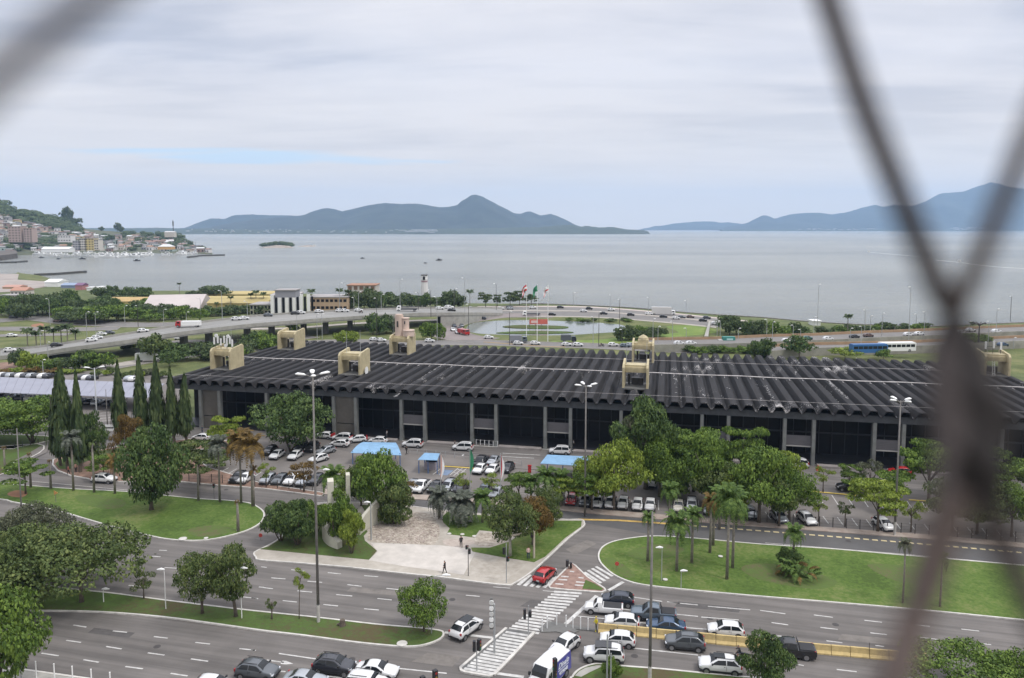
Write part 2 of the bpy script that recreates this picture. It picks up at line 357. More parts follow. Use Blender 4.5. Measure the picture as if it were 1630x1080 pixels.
lawn([(705, 866), (712, 860), (756, 862), (745, 872), (720, 872)], mat('patched_paving', (.3, .25, .21), .95, col2=(.44, .38, .33), vscale=1.1, bump=.7, bscale=3, detail=12), 2, 'patched_paving', .156)
lawn([(758, 882), (840, 897), (806, 926), (760, 920), (740, 918)], mat('worn_paving', (.29, .26, .215), .95, col2=(.41, .375, .325), vscale=.9, bump=.7, bscale=3, detail=12), 1, 'worn_paving', .156)
lawn([(587, 894), (601, 880), (590, 866), (700, 870), (740, 874), (757, 881), (738, 917), (700, 911), (640, 903)], mat('pale_paving', (.4, .37, .33), .85, col2=(.52, .48, .43), vscale=.5, bump=.3, bscale=5, detail=10), 1, 'pale_paving', .157)
# loose stones lying on the broken areas (nobody could count them)
rs = random.Random(4); mb = MB()
for i in range(900):
    a, b = rs.uniform(592, 698), rs.uniform(822, 866)
    if (a - 645) ** 2 / 54 ** 2 + (b - 845) ** 2 / 23 ** 2 > 1: continue
    p = G(a, b, .156); s_ = rs.uniform(.05, .2)
    mb.box((0, 0, 0), (s_ * 1.4, s_, s_ * .5), M=Matrix.Translation((p.x, p.y, .156 + s_ * .15)) @ Matrix.Rotation(rs.uniform(0, 6), 4, 'Z'))
tag(mb.build('loose_stones', mat('stone', (.36, .3, .26), .9, var=.35, vscale=.6)), kind='stuff')

# right lawn
island('right_lawn', [(953, 884), (957, 875), (966, 868), (981, 862.5), (1010, 857.5), (1046, 855), (1111, 859), (1210, 868), (1330, 876), (1430, 885), (1630, 902), (1950, 930), (2150, 985), (2150, 1040), (1900, 1015), (1630, 989), (1500, 976), (1390, 966), (1220, 952), (1130, 944), (1059, 937), (1020, 932), (995, 925), (975, 915), (960, 902), (954, 893)], GRASS)
# traffic island, brick with a grass corner
T = [(909.5, 898), (915, 901), (935, 920), (950, 930), (962, 938), (964, 941.5), (958, 944), (940, 943), (905, 940.5), (876, 937.5), (874, 935), (880, 928), (900, 908)]
island('traffic_island', T, mat('brick_paving', (.17, .1, .08), .9, col2=(.3, .2, .16), vscale=1.2, bump=.5, bscale=4), n=1, h=.12, sp=False)
struct('island_grass', MB().prism(px([(932, 925), (945, 930), (960, 939), (957, 941.5), (927, 939)]), .12, .15), GRASSD)
mb = MB()
for a, b, c, d in ((893, 919, 905, 920), (889, 924, 903, 925), (884, 931, 897, 932), (917, 928, 931, 929), (915, 933, 930, 934), (907, 911, 914, 912), (921, 921, 929, 922)):
    mb.ribbon(px([(a, b), (c, d)]), .3, .12, .126)
struct('faded_crossing', mb, PAINT)
# island at the bottom right
island('corner_island', [(908, 1090), (911, 1080), (918, 1071), (930, 1064), (945, 1059.5), (960, 1059), (997, 1063), (1050, 1067), (1111, 1073), (1184, 1080), (1400, 1103), (1400, 1200), (905, 1200)], GRASSD)
struct('island_paving', MB().prism(px([(915, 1078), (922, 1071), (932, 1065.5), (950, 1061.5), (962, 1061.5), (940, 1072), (925, 1080)]), .15, .158), CONC)
# lower left pavement edge
island('lower_pavement', [(-100, 1060), (35, 1068), (150, 1084), (300, 1106), (300, 1200), (-200, 1200)], CONC, sp=False)
# road behind the round lawn: left side island
island('left_verge', [(-120, 742), (-40, 752), (0, 757), (14, 748), (22, 737), (50, 729), (70, 716), (60, 708), (0, 712), (-100, 716)], GRASSD, n=2)
struct('ramp_paving', MB().prism(px([(16, 738), (40, 726), (64, 712), (78, 712), (74, 722), (50, 733), (24, 741)]), .15, .16), LOTM)
island('grove_verge', [(-150, 704), (0, 716), (30, 713), (80, 702), (82, 697), (40, 694), (-150, 690)], GRASSD, n=2)
# car park paving
lot = px([(300, 716), (360, 700), (480, 700), (560, 722), (640, 722), (830, 738), (1000, 752), (1210, 776), (1400, 790), (1900, 830), (1900, 884), (1640, 866), (1470, 851), (1210, 832), (1060, 822), (960, 814), (885, 806), (760, 794), (640, 787), (516, 782), (420, 768), (345, 748)])
struct('car_park', MB().prism(lot, Z0, Z0 + .006), LOTM)
# pavement between the car park and the inner road
pav = px([(516, 780), (640, 787), (760, 795), (885, 805), (960, 813), (1060, 821), (1210, 833), (1470, 852), (1640, 867), (1900, 888), (1900, 899), (1640, 874), (1470, 859), (1210, 839.5), (1060, 829), (960, 820.5), (885, 813), (760, 802), (640, 795), (516, 788)])
struct('pavement', MB().prism(pav, 0, .15), mat('pavement_slabs', (.26, .2, .165), .9, col2=(.36, .31, .26), vscale=.7, bump=.3))
# forecourt of the terminal and its kerbs
fore = px([(470, 676), (640, 702), (1000, 712), (1435, 732), (1900, 755), (1900, 768), (1435, 742), (1000, 724), (700, 709), (470, 690)])

# ------------------------------------------------------------------ markings
ZM = Z0 + .012
def dashes(name, segs, w=.16, m=PAINT, z=ZM):
    mb = MB()
    for a, b, c, d in segs: mb.ribbon(px([(a, b), (c, d)]), w, z - .004, z)
    return struct(name, mb, m)
def Z(u, v, i=0):  # zoom coordinates of the three bottom crops
    return (i * 400 + u * .25926, 800 + v * .25926)
segs = []
for i, L_ in ((0, [(450, 755, 530, 768), (693, 791, 780, 800), (945, 826, 1030, 836), (1200, 862, 1290, 872), (1470, 900, 1568, 910), (407, 849, 497, 862), (652, 887, 747, 902), (908, 926, 1010, 940), (1172, 963, 1278, 978),
                   (255, 928, 360, 944), (512, 968, 607, 984), (770, 1010, 877, 1024), (1048, 1052, 1152, 1068), (978, 295, 1025, 297), (935, 332, 985, 336), (790, 511, 860, 519), (1490, 582, 1580, 592), (1010, 402, 1085, 406), (1590, 520, 1620, 523)]),
              (1, [(60, 397, 95, 401), (122, 465, 210, 472), (245, 415, 325, 424), (470, 433, 550, 441), (693, 452, 780, 458), (47, 522, 133, 532), (345, 486, 435, 493), (590, 507, 677, 517), (830, 530, 910, 538), (1318, 572, 1402, 579),
                   (283, 545, 373, 553), (522, 568, 620, 577), (775, 592, 862, 601), (193, 605, 280, 614), (443, 629, 532, 638), (693, 655, 783, 663), (0, 588, 42, 594), (0, 905, 28, 912)]),
              (2, [(780, 580, 980, 610), (1020, 615, 1200, 632), (1260, 640, 1520, 662), (720, 655, 800, 665), (1060, 688, 1200, 702), (1220, 706, 1450, 724), (460, 700, 640, 717), (820, 738, 905, 745), (1090, 768, 1260, 782), (1010, 612, 1090, 622)])):
    for a, b, c, d in L_: segs.append((*Z(a, b, i), *Z(c, d, i)))
for a, b, c, d in [(0, 665, 155, 686), (70, 740, 172, 754), (330, 693, 447, 708), (370, 770, 477, 782), (640, 726, 747, 738), (677, 803, 777, 814), (932, 752, 1040, 763), (980, 830, 1090, 844), (1235, 780, 1345, 792), (1295, 862, 1418, 876), (407, 852, 505, 864), (95, 820, 210, 834), (708, 881, 760, 887), (1028, 914, 1085, 921), (235, 998, 268, 1005), (470, 1028, 592, 1042), (805, 1062, 935, 1078), (1430, 953, 1475, 960)]:
    segs.append((1210 + a * .25926, 800 + b * .25926, 1210 + c * .25926, 800 + d * .25926))
dashes('lane_markings', segs, .17)
solid = []
for i, L_ in ((1, [(170, 930, 400, 964), (610, 985, 670, 992), (890, 1020, 1200, 1052), (95, 970, 200, 985), (90, 1030, 210, 1042), (420, 1064, 560, 1080)]), (2, [(740, 890, 1200, 940), (1220, 942, 1500, 970)])):
    for a, b, c, d in L_: solid.append((*Z(a, b, i), *Z(c, d, i)))
dashes('solid_lane_line', solid, .18)
dashes('stop_line', [(708, 1007.5, 784, 1016)], .42); dashes('stop_line', [(950, 949, 896, 998)], .5); dashes('stop_line', [(992, 927, 969, 940.5)], .45); dashes('stop_line', [(786, 1072, 834, 1078.5)], .42)
# arrow on the lane
mbx = MB().flat(px([(447, 1055), (450, 1052.5), (456, 1053), (467, 1057.5), (456, 1058.5), (447, 1058)]), ZM)
struct('lane_arrow', mbx, PAINT)
# big zebra, two stretches
mb = MB(); W_ = .46
n = 15
for k in range(n):
    t = k / (n - 1)
    a = (882 + (810 - 882) * t, 942.5 + (1001 - 942.5) * t); b = (926 + (858 - 926) * t, 945.5 + (1009 - 945.5) * t)
    mb.ribbon(px([a, b]), W_ * (1 - .08 * t), ZM - .004, ZM)
struct('zebra_crossing', mb, PAINT)
mb = MB()
mb.ribbon(px([(735, 1067.5), (789, 1077)]), 4.2, 0, 0.001)
mb = MB().prism(px([(808, 1003), (850, 1009), (787, 1075), (779, 1077), (738, 1070), (733, 1066)]), Z0, Z0 + .14)
struct('crossing_refuge', mb, CONCD)
mb = MB(); n = 14
for k in range(n):
    t = (k + .6) / n
    a = (808 + (737 - 808) * t, 1003.5 + (1066 - 1003.5) * t); b = (848 + (785 - 848) * t, 1010 + (1074.5 - 1010) * t)
    mb.ribbon(px([a, b], .17), .4, .17, .176)
struct('zebra_crossing', mb, PAINT)
mb = MB()
mb.ribbon(px([(806, 1001.5), (733, 1065), (734, 1069), (740, 1071.5), (778, 1078), (784, 1076.5)]), .3, Z0, .19)
mb.ribbon(px([(850.5, 1008), (817, 1044), (786, 1076)]), .34, Z0, .19)
struct('crossing_edge', mb, KERB)
dashes('zebra_crossing', [(844, 915.5, 825, 932), (853, 917, 835, 933.5), (858, 923, 845, 934.5), (867, 925, 855, 936), (885, 918, 866, 936)], .5)
dashes('zebra_crossing', [(924, 915, 950, 932), (930, 911.5, 957, 929), (936, 908.5, 963, 925.5), (942.5, 905.5, 969, 922), (948.5, 902.5, 975, 918)], .42)
dashes('edge_line', [(785, 935, 812, 937), (864, 941, 882, 942.5)], .12)
# refuge tip in the avenue with white bollards
struct('refuge_tip', MB().prism(px([(858, 1003), (872, 990), (937, 1001), (950, 1003), (948, 1006), (915, 1003), (922, 1006), (905, 1012), (885, 1007), (862, 1008)]), Z0, .12), CONCD)
# yellow centre line of the inner road
dashes('yellow_line', [(920, 827.5, 985, 829), (985, 829, 1046, 833), (1046, 833, 1075, 835.5)], .6, YEL, Z0 + .016)
segs = []
t = 0
for k in range(45):
    x0 = 1088 + k * 14.3
    y = lambda x: 836.5 + (x - 1088) * .0735 + (x - 1088) ** 2 * .0000155
    segs.append((x0, y(x0), x0 + 9, y(x0 + 9)))
dashes('yellow_dashes', segs, .42, mat('cream_paint', (.55, .46, .26), .8, var=.2), Z0 + .016)
dashes('edge_line', [(1218, 864.8, 1445, 883.3), (1445, 883.3, 1640, 901), (205, 781, 20, 764)], .1, KERB)
# car park bays
segs = []
for k in range(26):
    x0 = 1224 + k * 23 - k * k * .0; y0 = 826.5 + (x0 - 1224) * .076
    segs.append((x0 - 6, y0 - 11, x0 + 3, y0 + 1))
for x0 in (1006, 1028, 1048, 1069, 1090, 1112): segs.append((x0, 797, x0 + .5, 813))
for k in range(14):
    x0 = 1300 + k * 24; segs.append((x0, 787 + k * 1.9, x0 + 10, 802 + k * 1.9))
segs += [(689, 756, 708, 742), (694, 748, 697, 745), (716, 757, 730, 745), (722, 758, 737, 745), (729, 758, 743, 746), (722, 752, 733, 757), (728, 747, 740, 752), (706, 748, 700, 757)]
for k in range(9): segs.append((300 + k * 14, 752 + k * 1.7, 325 + k * 13, 740 + k * 1.7))
dashes('parking_bay_lines', segs, .13, PAINT, Z0 + .014)
dashes('yellow_kerb', [(700, 743, 745, 746), (745, 746, 756, 747), (1060, 766, 1091, 769), (1293, 783.5, 1362, 790), (1447, 797, 1475, 799)], .45, mat('kerb_yellow', (.55, .4, .08), .75, var=.15), .14)
struct('disabled_bay', MB().flat(px([(707, 748), (722, 749.5), (712, 757.5), (698, 756)]), Z0 + .014), mat('blue_bay', (.14, .19, .27), .8, var=.2))
dashes('kerb_line', [(690, 707.5, 1000, 723), (640, 703, 690, 707.5), (1000, 723, 1440, 745), (1440, 745, 1800, 764)], .3, KERB, .12)
segs = [(738, 724, 729, 733), (800, 722, 860, 725), (796, 727, 850, 730), (822, 745, 838, 747), (820, 740, 838, 741)]
dashes('forecourt_line', segs, .25)
struct('forecourt_paving', MB().prism(px([(700, 725), (860, 733), (858, 749), (800, 746), (700, 742)]), Z0, .12), LOTM)

# repair patches, manholes
for i, q in enumerate(([(150, 1000), (215, 1008), (205, 1016), (140, 1008)], [(560, 935), (640, 942), (632, 949), (552, 942)], [(1080, 958), (1180, 968), (1176, 976), (1074, 966)], [(1340, 1010), (1450, 1020), (1446, 1030), (1334, 1019)], [(845, 955), (905, 962), (890, 974), (828, 966)], [(680, 1040), (735, 1046), (720, 1062), (655, 1054)], [(300, 890), (372, 892), (366, 901), (292, 898)], [(900, 875), (935, 860), (950, 866), (915, 884)])):
    struct('asphalt_patch', MB().flat(px(q), Z0 + .004), mat('patch_%d' % (i % 2), ((.08, .074, .07), (.15, .135, .12))[i % 2], .9, var=.2, vscale=.8, bump=.3, bscale=9))
mh = MB()
for x, y in ((250, 1030), (470, 925), (720, 955), (830, 990), (1130, 985), (1330, 995), (560, 1050), (400, 905), (1010, 1045), (360, 780), (1350, 862)):
    p = G(x, y); mh.cyl((p.x, p.y, Z0), .38, .008, 14)
tag(mh.build('manhole_covers', DSTEEL), kind='structure')

WG = grass_mat('worn_grass', (.11, .1, .05), (.085, .12, .035), (.09, .135, .035))
for q in ([(120, 792), (160, 790), (200, 800), (185, 812), (140, 806)], [(300, 845), (340, 838), (375, 845), (340, 855), (310, 855)], [(1180, 905), (1230, 900), (1330, 925), (1300, 940), (1210, 925)], [(1000, 880), (1050, 868), (1090, 876), (1060, 890), (1015, 892)], [(1380, 900), (1450, 905), (1500, 925), (1430, 928)], [(960, 895), (975, 890), (1010, 915), (1000, 922), (975, 910)]):
    lawn(q, WG, 4, 'worn_grass', .157)
# ------------------------------------------------------------------ mountains, headland, islands
def interp(pr, x):
    if x <= pr[0][0]: return pr[0][1]
    for (x0, y0), (x1, y1) in zip(pr, pr[1:]):
        if x <= x1: return y0 + (y1 - y0) * (x - x0) / (x1 - x0)
    return pr[-1][1]
FOREST = mat('forest_slopes', (.007, .014, .013), .95, col2=(.03, .042, .03), vscale=.006, bump=.6, bscale=.03, detail=10)
FORESTD = mat('shore_forest', (.02, .034, .02), .95, col2=(.045, .06, .032), vscale=.02, bump=.5, bscale=.05, detail=8)
def mountains(name, prof, dist, depth, m, step=3, rows=18, rough=1.9, seed=0, jag=.6):
    xs = []; x = prof[0][0]
    while x <= prof[-1][0]: xs.append(x); x += step
    xs.append(prof[-1][0]); nr = rows * 2; mb = MB(); vs = []
    for xx in xs:
        py = interp(prof, xx) + (noise.noise(Vector((xx * .11, seed, 0))) * jag + noise.noise(Vector((xx * .4, seed, 3))) * jag * .5)
        dR = dist + depth; Hr = max(0.0, CAMZ + (362 - py) * dR / F * 1.003)
        for r in range(nr + 1):
            t = r / rows; d = dist + depth * t
            if t <= 1: h = Hr * (t ** 1.15) * (.55 + .45 * t)
            else: h = Hr * max(0, 1 - (t - 1)) ** 1.1
            X = (xx - CX) * dR / F * (1 + (d / dR - 1) * .8)
            if 0 < t < 1:
                s = noise.noise(Vector((X / depth * 2.6, d / depth * 1.1, seed * 7.0))) + .5 * noise.noise(Vector((X / depth * 6, d / depth * 3, seed)))
                h *= 1 + rough * s * (1 - t) * .9
                h = min(h, (CAMZ + (Hr - CAMZ) * (d / dR)) * .985 if Hr > CAMZ else h)
            vs.append((X, d, max(h, 0) - (1.5 if t == 0 or r == nr else 0)))
    n = nr + 1; fs = [(i * n + r, (i + 1) * n + r, (i + 1) * n + r + 1, i * n + r + 1) for i in range(len(xs) - 1) for r in range(nr)]
    mb.add(vs, fs); return struct(name, mb, m, smooth=True)
A2 = [(-900, 345), (-500, 352), (-200, 356), (100, 364), (240, 365), (285, 364), (297, 363), (320, 354), (338, 348), (360, 349), (374, 343), (390, 342.3), (400, 342), (430, 343), (467, 343.5), (485, 347), (500, 352), (520, 358)]
A1 = [(330, 363), (345, 360), (365, 356), (400, 350), (440, 347), (467, 344.5), (485, 343), (500, 337), (515, 332.5), (524, 332), (536, 334), (546, 337), (560, 334), (581, 329), (600, 325.5), (615, 324), (640, 325.5), (664, 325), (680, 327), (698, 330.5), (715, 330), (729, 327), (735, 321), (745, 315.5), (750, 312), (757, 310.5), (768, 314), (780, 320), (789, 325), (803, 332), (815, 338), (828, 346), (845, 354), (870, 359), (900, 362)]
A3 = [(790, 345), (800, 341), (815, 339.5), (828, 341), (836, 338), (843, 337), (852, 340), (860, 344), (868, 342), (876, 341), (888, 345), (904, 352), (915, 358), (930, 363)]
A4 = [(250, 366), (300, 366), (500, 366), (700, 364.5), (860, 362), (890, 359), (911, 358.5), (924, 361), (937, 360), (953, 362.5), (976, 361.7), (997, 365.5), (1015, 366.5), (1024, 366.5), (1031, 369)]
A0 = [(-900, 356), (-300, 360), (100, 363), (200, 363.5), (253, 363), (300, 364), (330, 364), (420, 366), (450, 368)]
B1 = [(1018, 366), (1024, 364), (1044, 360), (1058, 359), (1072, 356), (1090, 354.5), (1111, 353), (1134, 353), (1146, 355), (1158, 354), (1173, 356), (1190, 360), (1230, 363)]
B2 = [(1140, 366), (1147, 364), (1160, 361), (1176, 358), (1189, 354.7), (1204, 347), (1210, 344), (1217, 343), (1232, 348.7), (1243, 345), (1254, 342), (1277, 339.6), (1301, 339), (1321, 342), (1347, 338), (1370, 331), (1389, 326.7), (1402, 330), (1420, 326.7), (1434, 328), (1448, 329), (1469, 321.5), (1480, 315), (1493, 308.5), (1526, 306.7), (1550, 298), (1570, 291.7), (1585, 294), (1596, 298), (1640, 304), (1700, 300), (1850, 312), (2100, 330), (2600, 340)]
mountains('mountains', A2, 7200, 1400, FOREST, seed=1)
mountains('mountains', A1, 5600, 1500, FOREST, seed=2)
mountains('mountains', A3, 6600, 1300, FOREST, seed=3)
mountains('mountains', B1, 11500, 1500, FOREST, seed=4)
mountains('mountains', B2, 9400, 1800, FOREST, seed=5, step=5)
mountains('low_shore', A0, 5500, 500, FORESTD, rows=4, seed=6, jag=.5)
mountains('low_shore', A4, 5000, 450, FORESTD, rows=4, seed=7, jag=.9)
mountains('low_shore', [(1146, 366), (1200, 365.3), (1290, 365.8), (1400, 365.4), (1640, 365.2), (2200, 365), (2600, 366)], 9000, 250, FORESTD, rows=3, seed=8, jag=.3)
# pale flecks of far towns at the foot of the mountains
rs = random.Random(11)
TOWN = [mat('far_wall_%s' % n, c, .8) for n, c in (('white', (.36, .37, .37)), ('cream', (.55, .5, .42)), ('brick', (.35, .2, .14)))]
def far_town(n, xr, yr, dist, label, sz=(8, 30)):
    mb = MB()
    for _ in range(n):
        x, y = rs.uniform(*xr), rs.uniform(*yr); p = at_dist(x, y, dist + (yr[1] - y) * 60)
        mb.box((p.x, p.y, max(p.z, 3)), (rs.uniform(*sz), 12, rs.uniform(3, 8)))
    tag(mb.build('far_town', TOWN[0]), label, 'town', kind='stuff')
far_town(34, (400, 690), (365, 370.5), 4960, None, (6, 20)); far_town(14, (290, 400), (365, 370), 4960, None, (6, 20))
far_town(34, (1270, 1400), (364, 366.5), 9000, None, (15, 50)); far_town(30, (1510, 1570), (362, 366.5), 9000, None, (20, 70)); far_town(20, (640, 690), (366, 369), 4950, None, (20, 70))

# headland
HR = [(-900, 250), (-500, 275), (-300, 290), (-150, 303), (-60, 314), (0, 323), (20, 329), (30, 334), (50, 340), (80, 348), (100, 353), (118, 360), (140, 364), (170, 367), (200, 369), (240, 371), (270, 374), (290, 378), (305, 387), (322, 396), (334, 402), (341, 406)]
def hill_d(x): # shore distance, ridge distance
    d0 = F * CAMZ / (interp([(-900, 420), (-300, 412), (0, 406), (60, 404.5), (150, 403.5), (230, 402.5), (300, 402.5), (341, 404)], x) - 362)
    return d0, d0 + interp([(-900, 520), (200, 460), (280, 300), (341, 20)], x)
def hill_pt(x, t):
    d0, d1 = hill_d(x); dd = d0 + (d1 - d0) * t
    Hr = max(1.0, CAMZ + (362 - interp(HR, x)) * d1 / F)
    if t <= 1: h = Hr * (t ** 1.05) if t > .06 else Hr * .03
    else: h = Hr * max(0, 1 - (t - 1)) ** .8
    h += 1.5 * noise.noise(Vector((x * .05, t * 4, 0))) * min(1, t * 3) * (1 if t < .98 else 0)
    return Vector(((x - CX) * dd / F, dd, max(h, .6)))
mb = MB(); vs = []; xs = [-900 + 40 * i for i in range(20)] + [-100 + 6 * i for i in range(74)]; nr = 22
for x in xs:
    for r in range(nr + 1):
        p = hill_pt(min(x, 341), r / nr * 1.9); vs.append((p.x, p.y, p.z if 0 < r < nr else -1.5))
n = nr + 1
mb.add(vs, [(i * n + r, (i + 1) * n + r, (i + 1) * n + r + 1, i * n + r + 1) for i in range(len(xs) - 1) for r in range(nr)])
struct('headland', mb, mat('headland_ground', (.045, .06, .03), .95, col2=(.12, .12, .07), vscale=.04, bump=.5, bscale=.1), smooth=True)

# island with rocks
def rocky(name, x0, x1, yb, top, m, kind='structure'):
    P0, P1 = G(x0, yb, -1), G(x1, yb, -1); mb = MB(); vs = []; nx, ny = 26, 10
    for i in range(nx + 1):
        for j in range(ny + 1):
            u, v = i / nx, j / ny; p = P0.lerp(P1, u); e = max(0, 1 - (2 * u - 1) ** 2 - (2 * v - 1) ** 2) ** .6
            prof = interp([(0, .25), (.25, .7), (.5, 1), (.8, .9), (1, .3)], u)
            vs.append((p.x, p.y + (v - .5) * 50, -1.5 + e * prof * top * (1 + .25 * noise.noise(Vector((u * 9, v * 5, top))))))
    n = ny + 1; mb.add(vs, [(i * n + j, (i + 1) * n + j, (i + 1) * n + j + 1, i * n + j + 1) for i in range(nx) for j in range(ny)])
    return tag(mb.build(name, m, smooth=False), kind=kind)
ROCK = mat('pale_rock', (.16, .13, .1), .95, col2=(.38, .33, .28), vscale=.12, bump=.5)
rocky('islet', 414, 469, 394.3, 6, ROCK); rocky('rock_ledge', 473, 504, 392.4, 3, ROCK)

# breakwaters, spit
for pts, w in (([(55, 437.5), (90, 436), (136, 432.5)], 3.5), ([(300, 409.5), (320, 407), (357, 406)], 5), ([(-60, 420), (0, 418), (25, 417.5), (42, 416)], 3.5)):
    struct('breakwater', MB().ribbon(px(pts), w, -2, .9), mat('breakwater_stone', (.07, .065, .055), .95, var=.4, vscale=.3))
struct('grass_spit', MB().prism(smooth_px([(28, 434), (36, 436), (60, 438.5), (80, 444), (84, 449), (60, 449), (45, 447), (30, 445), (26, 440)]), -1, .15), GRASSF)
struct('quay', MB().prism(px([(-120, 440), (0, 436.5), (30, 437), (28, 446), (75, 449), (88, 455), (20, 465), (-120, 470)]), -2, .3), mat('quay_concrete', (.3, .26, .23), .9, var=.2, vscale=.05))
struct('mud_bank', MB().prism(px([(-200, 406), (0, 402), (26, 403), (28, 410), (0, 414), (-200, 424)]), -2, 6), mat('bank', (.1, .085, .07), .95, var=.4, vscale=.1))

# ------------------------------------------------------------------ the bus terminal
DK_ROOF = mat('roof_membrane', (.018, .017, .018), .82, var=.45, vscale=.5, bump=.5, bscale=5, detail=12, stretch=(1.6, .14, 1), spec=.3)
def flaky(name, thr, c=(.42, .4, .38)):
    m = DK_ROOF.copy(); m.name = name; nt = m.node_tree; N = nt.nodes; L = nt.links; p = N['Principled BSDF']
    src = p.inputs['Base Color'].links[0].from_socket
    tc = N.new('ShaderNodeTexCoord'); mp = N.new('ShaderNodeMapping'); mp.inputs['Scale'].default_value = (1.1, .9, 1); L.new(tc.outputs['Object'], mp.inputs[0])
    oi = N.new('ShaderNodeObjectInfo'); va = N.new('ShaderNodeVectorMath'); va.operation = 'MULTIPLY_ADD'; va.inputs[1].default_value = (1, 1, 1); L.new(mp.outputs[0], va.inputs[0]); L.new(oi.outputs['Location'], va.inputs[2])
    n = N.new('ShaderNodeTexNoise'); n.inputs['Scale'].default_value = 3.2; n.inputs['Detail'].default_value = 6; n.inputs['Roughness'].default_value = .7; L.new(va.outputs[0], n.inputs['Vector'])
    n2 = N.new('ShaderNodeTexNoise'); n2.inputs['Scale'].default_value = .11; n2.inputs['Detail'].default_value = 1; L.new(va.outputs[0], n2.inputs['Vector'])
    mu = N.new('ShaderNodeMath'); mu.operation = 'MULTIPLY'; L.new(n.outputs['Fac'], mu.inputs[0]); L.new(n2.outputs['Fac'], mu.inputs[1])
    r = N.new('ShaderNodeValToRGB'); e = r.color_ramp.elements; e[0].position = thr; e[0].color = (0, 0, 0, 1); e[1].position = thr + .02; e[1].color = (1, 1, 1, 1); L.new(mu.outputs[0], r.inputs[0])
    mx = N.new('ShaderNodeMix'); mx.data_type = 'RGBA'; L.new(r.outputs[0], mx.inputs['Factor']); L.new(src, mx.inputs['A']); mx.inputs['B'].default_value = (*c, 1)
    L.new(mx.outputs['Result'], p.inputs['Base Color']); return m
FLAKY = flaky('roof_membrane_flaking', .366); FLAKY2 = flaky('roof_membrane_worn', .38)
BEAMM = mat('fascia_concrete', (.062, .066, .072), .85, var=.25, vscale=.6)
COLM = mat('column_concrete', (.16, .165, .155), .85, var=.2, vscale=.6)
GLASSD = mat('dark_glass', (.005, .0055, .008), .3, spec=.25)
MUL = mat('mullion', (.03, .033, .04), .5)
YW = mat('cream_render', (.42, .36, .22), .8, var=.14, vscale=.8, bump=.3)
E0, E1 = G(426, 618, 10.1), G(1438, 666, 10.1)
du = (E1 - E0).normalized(); ang = math.atan2(du.y, du.x); dv = Vector((-du.y, du.x, 0))
ZR = 10.1
L0 = G(284, 604, ZR); O = E0 + du * ((L0 - E0).dot(du)); O.z = 0
def loc_uv(P): q = Vector((P[0], P[1], 0)) - O; return q.dot(du), q.dot(dv)
def W(u, v, z=0): return O + du * u + dv * v + Vector((0, 0, z))
T_ = thing('bus_terminal', 'long low bus terminal with a dark ribbed roof and wide shaded bays', 'building', O, ang)
PITCH = 2.76; NP = 68; LU = PITCH * NP; DEPTH = 59.0
def fold():
    prof = [(0, 0), (.2, .0), (.44, .5), (.7, 1.08), (.8, 1.2), (1.2, 1.24), (1.56, 1.24), (1.96, 1.2), (2.06, 1.08), (2.32, .5), (2.56, .0), (PITCH - .01, 0)]
    vst = [0, .25, 20, 40, DEPTH - .2, DEPTH]; vs = []; fs = []; n = len(prof)
    for k, v in enumerate(vst):
        for (u, z) in prof:
            drop = .0
            if k == 0: drop = .06
            if k == len(vst) - 1: drop = .06
            vs.append((u, v - (.45 * (z / 1.27)) * (1 if k <= 1 else 0), ZR + z - drop))
    for k in range(len(vst) - 1):
        for i in range(n - 1): fs.append((k * n + i, k * n + i + 1, (k + 1) * n + i + 1, (k + 1) * n + i))
    o = len(vs)
    for k, v in ((0, 0), (1, DEPTH)):
        for (u, z) in prof: vs.append((u * .94 + .08, v - (.45 * (z / 1.27)) * (1 - k), ZR + z - .17))
    for i in range(n - 1):
        fs.append((i + 1, i, o + i, o + i + 1)); fs.append(((len(vst) - 1) * n + i, (len(vst) - 1) * n + i + 1, o + n + i + 1, o + n + i)); fs.append((o + i, o + n + i, o + n + i + 1, o + i + 1))
    mb = MB().add(vs, fs); me = mb.mesh('roof_panel', [DK_ROOF]); return me
fm = fold()
flk = set(); rs = random.Random(21)
for i in range(NP):
    o = obj('roof_panel', fm, T_, (i * PITCH, 0, rs.uniform(-.012, .012)))
    xw = proj_x(W(i * PITCH, 0, ZR))
    if 590 < xw < 660 or 1040 < xw < 1100 or 1220 < xw < 1480: recolor(o, FLAKY)
    elif i % 5 == 2 or 1100 < xw < 1220: recolor(o, FLAKY2)
# fascia beams front, back, ends
MB().box((LU / 2, .95, 9.45), (LU, .5, 1.3)).build('fascia_beam', BEAMM, T_); MB().box((LU / 2, DEPTH - .9, 9.45), (LU, .5, 1.3)).build('fascia_beam', BEAMM, T_)
MB().box((.9, DEPTH / 2, 9.45), (.5, DEPTH - 2.3, 1.3)).build('fascia_beam', BEAMM, T_)
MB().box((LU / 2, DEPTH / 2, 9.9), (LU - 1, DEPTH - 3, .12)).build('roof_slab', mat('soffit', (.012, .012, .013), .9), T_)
def u_base(pxx):
    py = 701 + (pxx - 640) * .039
    for _ in range(3):
        p = G(pxx, py, 0); r_ = ray(pxx, py); k = r_.x / r_.y
        # W(u,.95).x / .y == k
        a = O + dv * .95; u = (k * a.y - a.x) / (du.x - k * du.y)
        q = W(u, .95, 0); dep = q.y * math.cos(TH) + CAMZ * math.sin(TH); py = CY + F * (CAMZ * math.cos(TH) - q.y * math.sin(TH)) / dep
    return u
cols_px = [322, 352, 427, 462, 533, 568, 640, 677, 752, 790, 868, 908, 988, 1028, 1116, 1158, 1247, 1293, 1389, 1435, 1541, 1590, 1704, 1757]
CU = [u_base(p) for p in cols_px]
print('DBG columns', [round(c, 1) for c in CU], 'LU', LU, 'O', O, 'ang', math.degrees(ang))
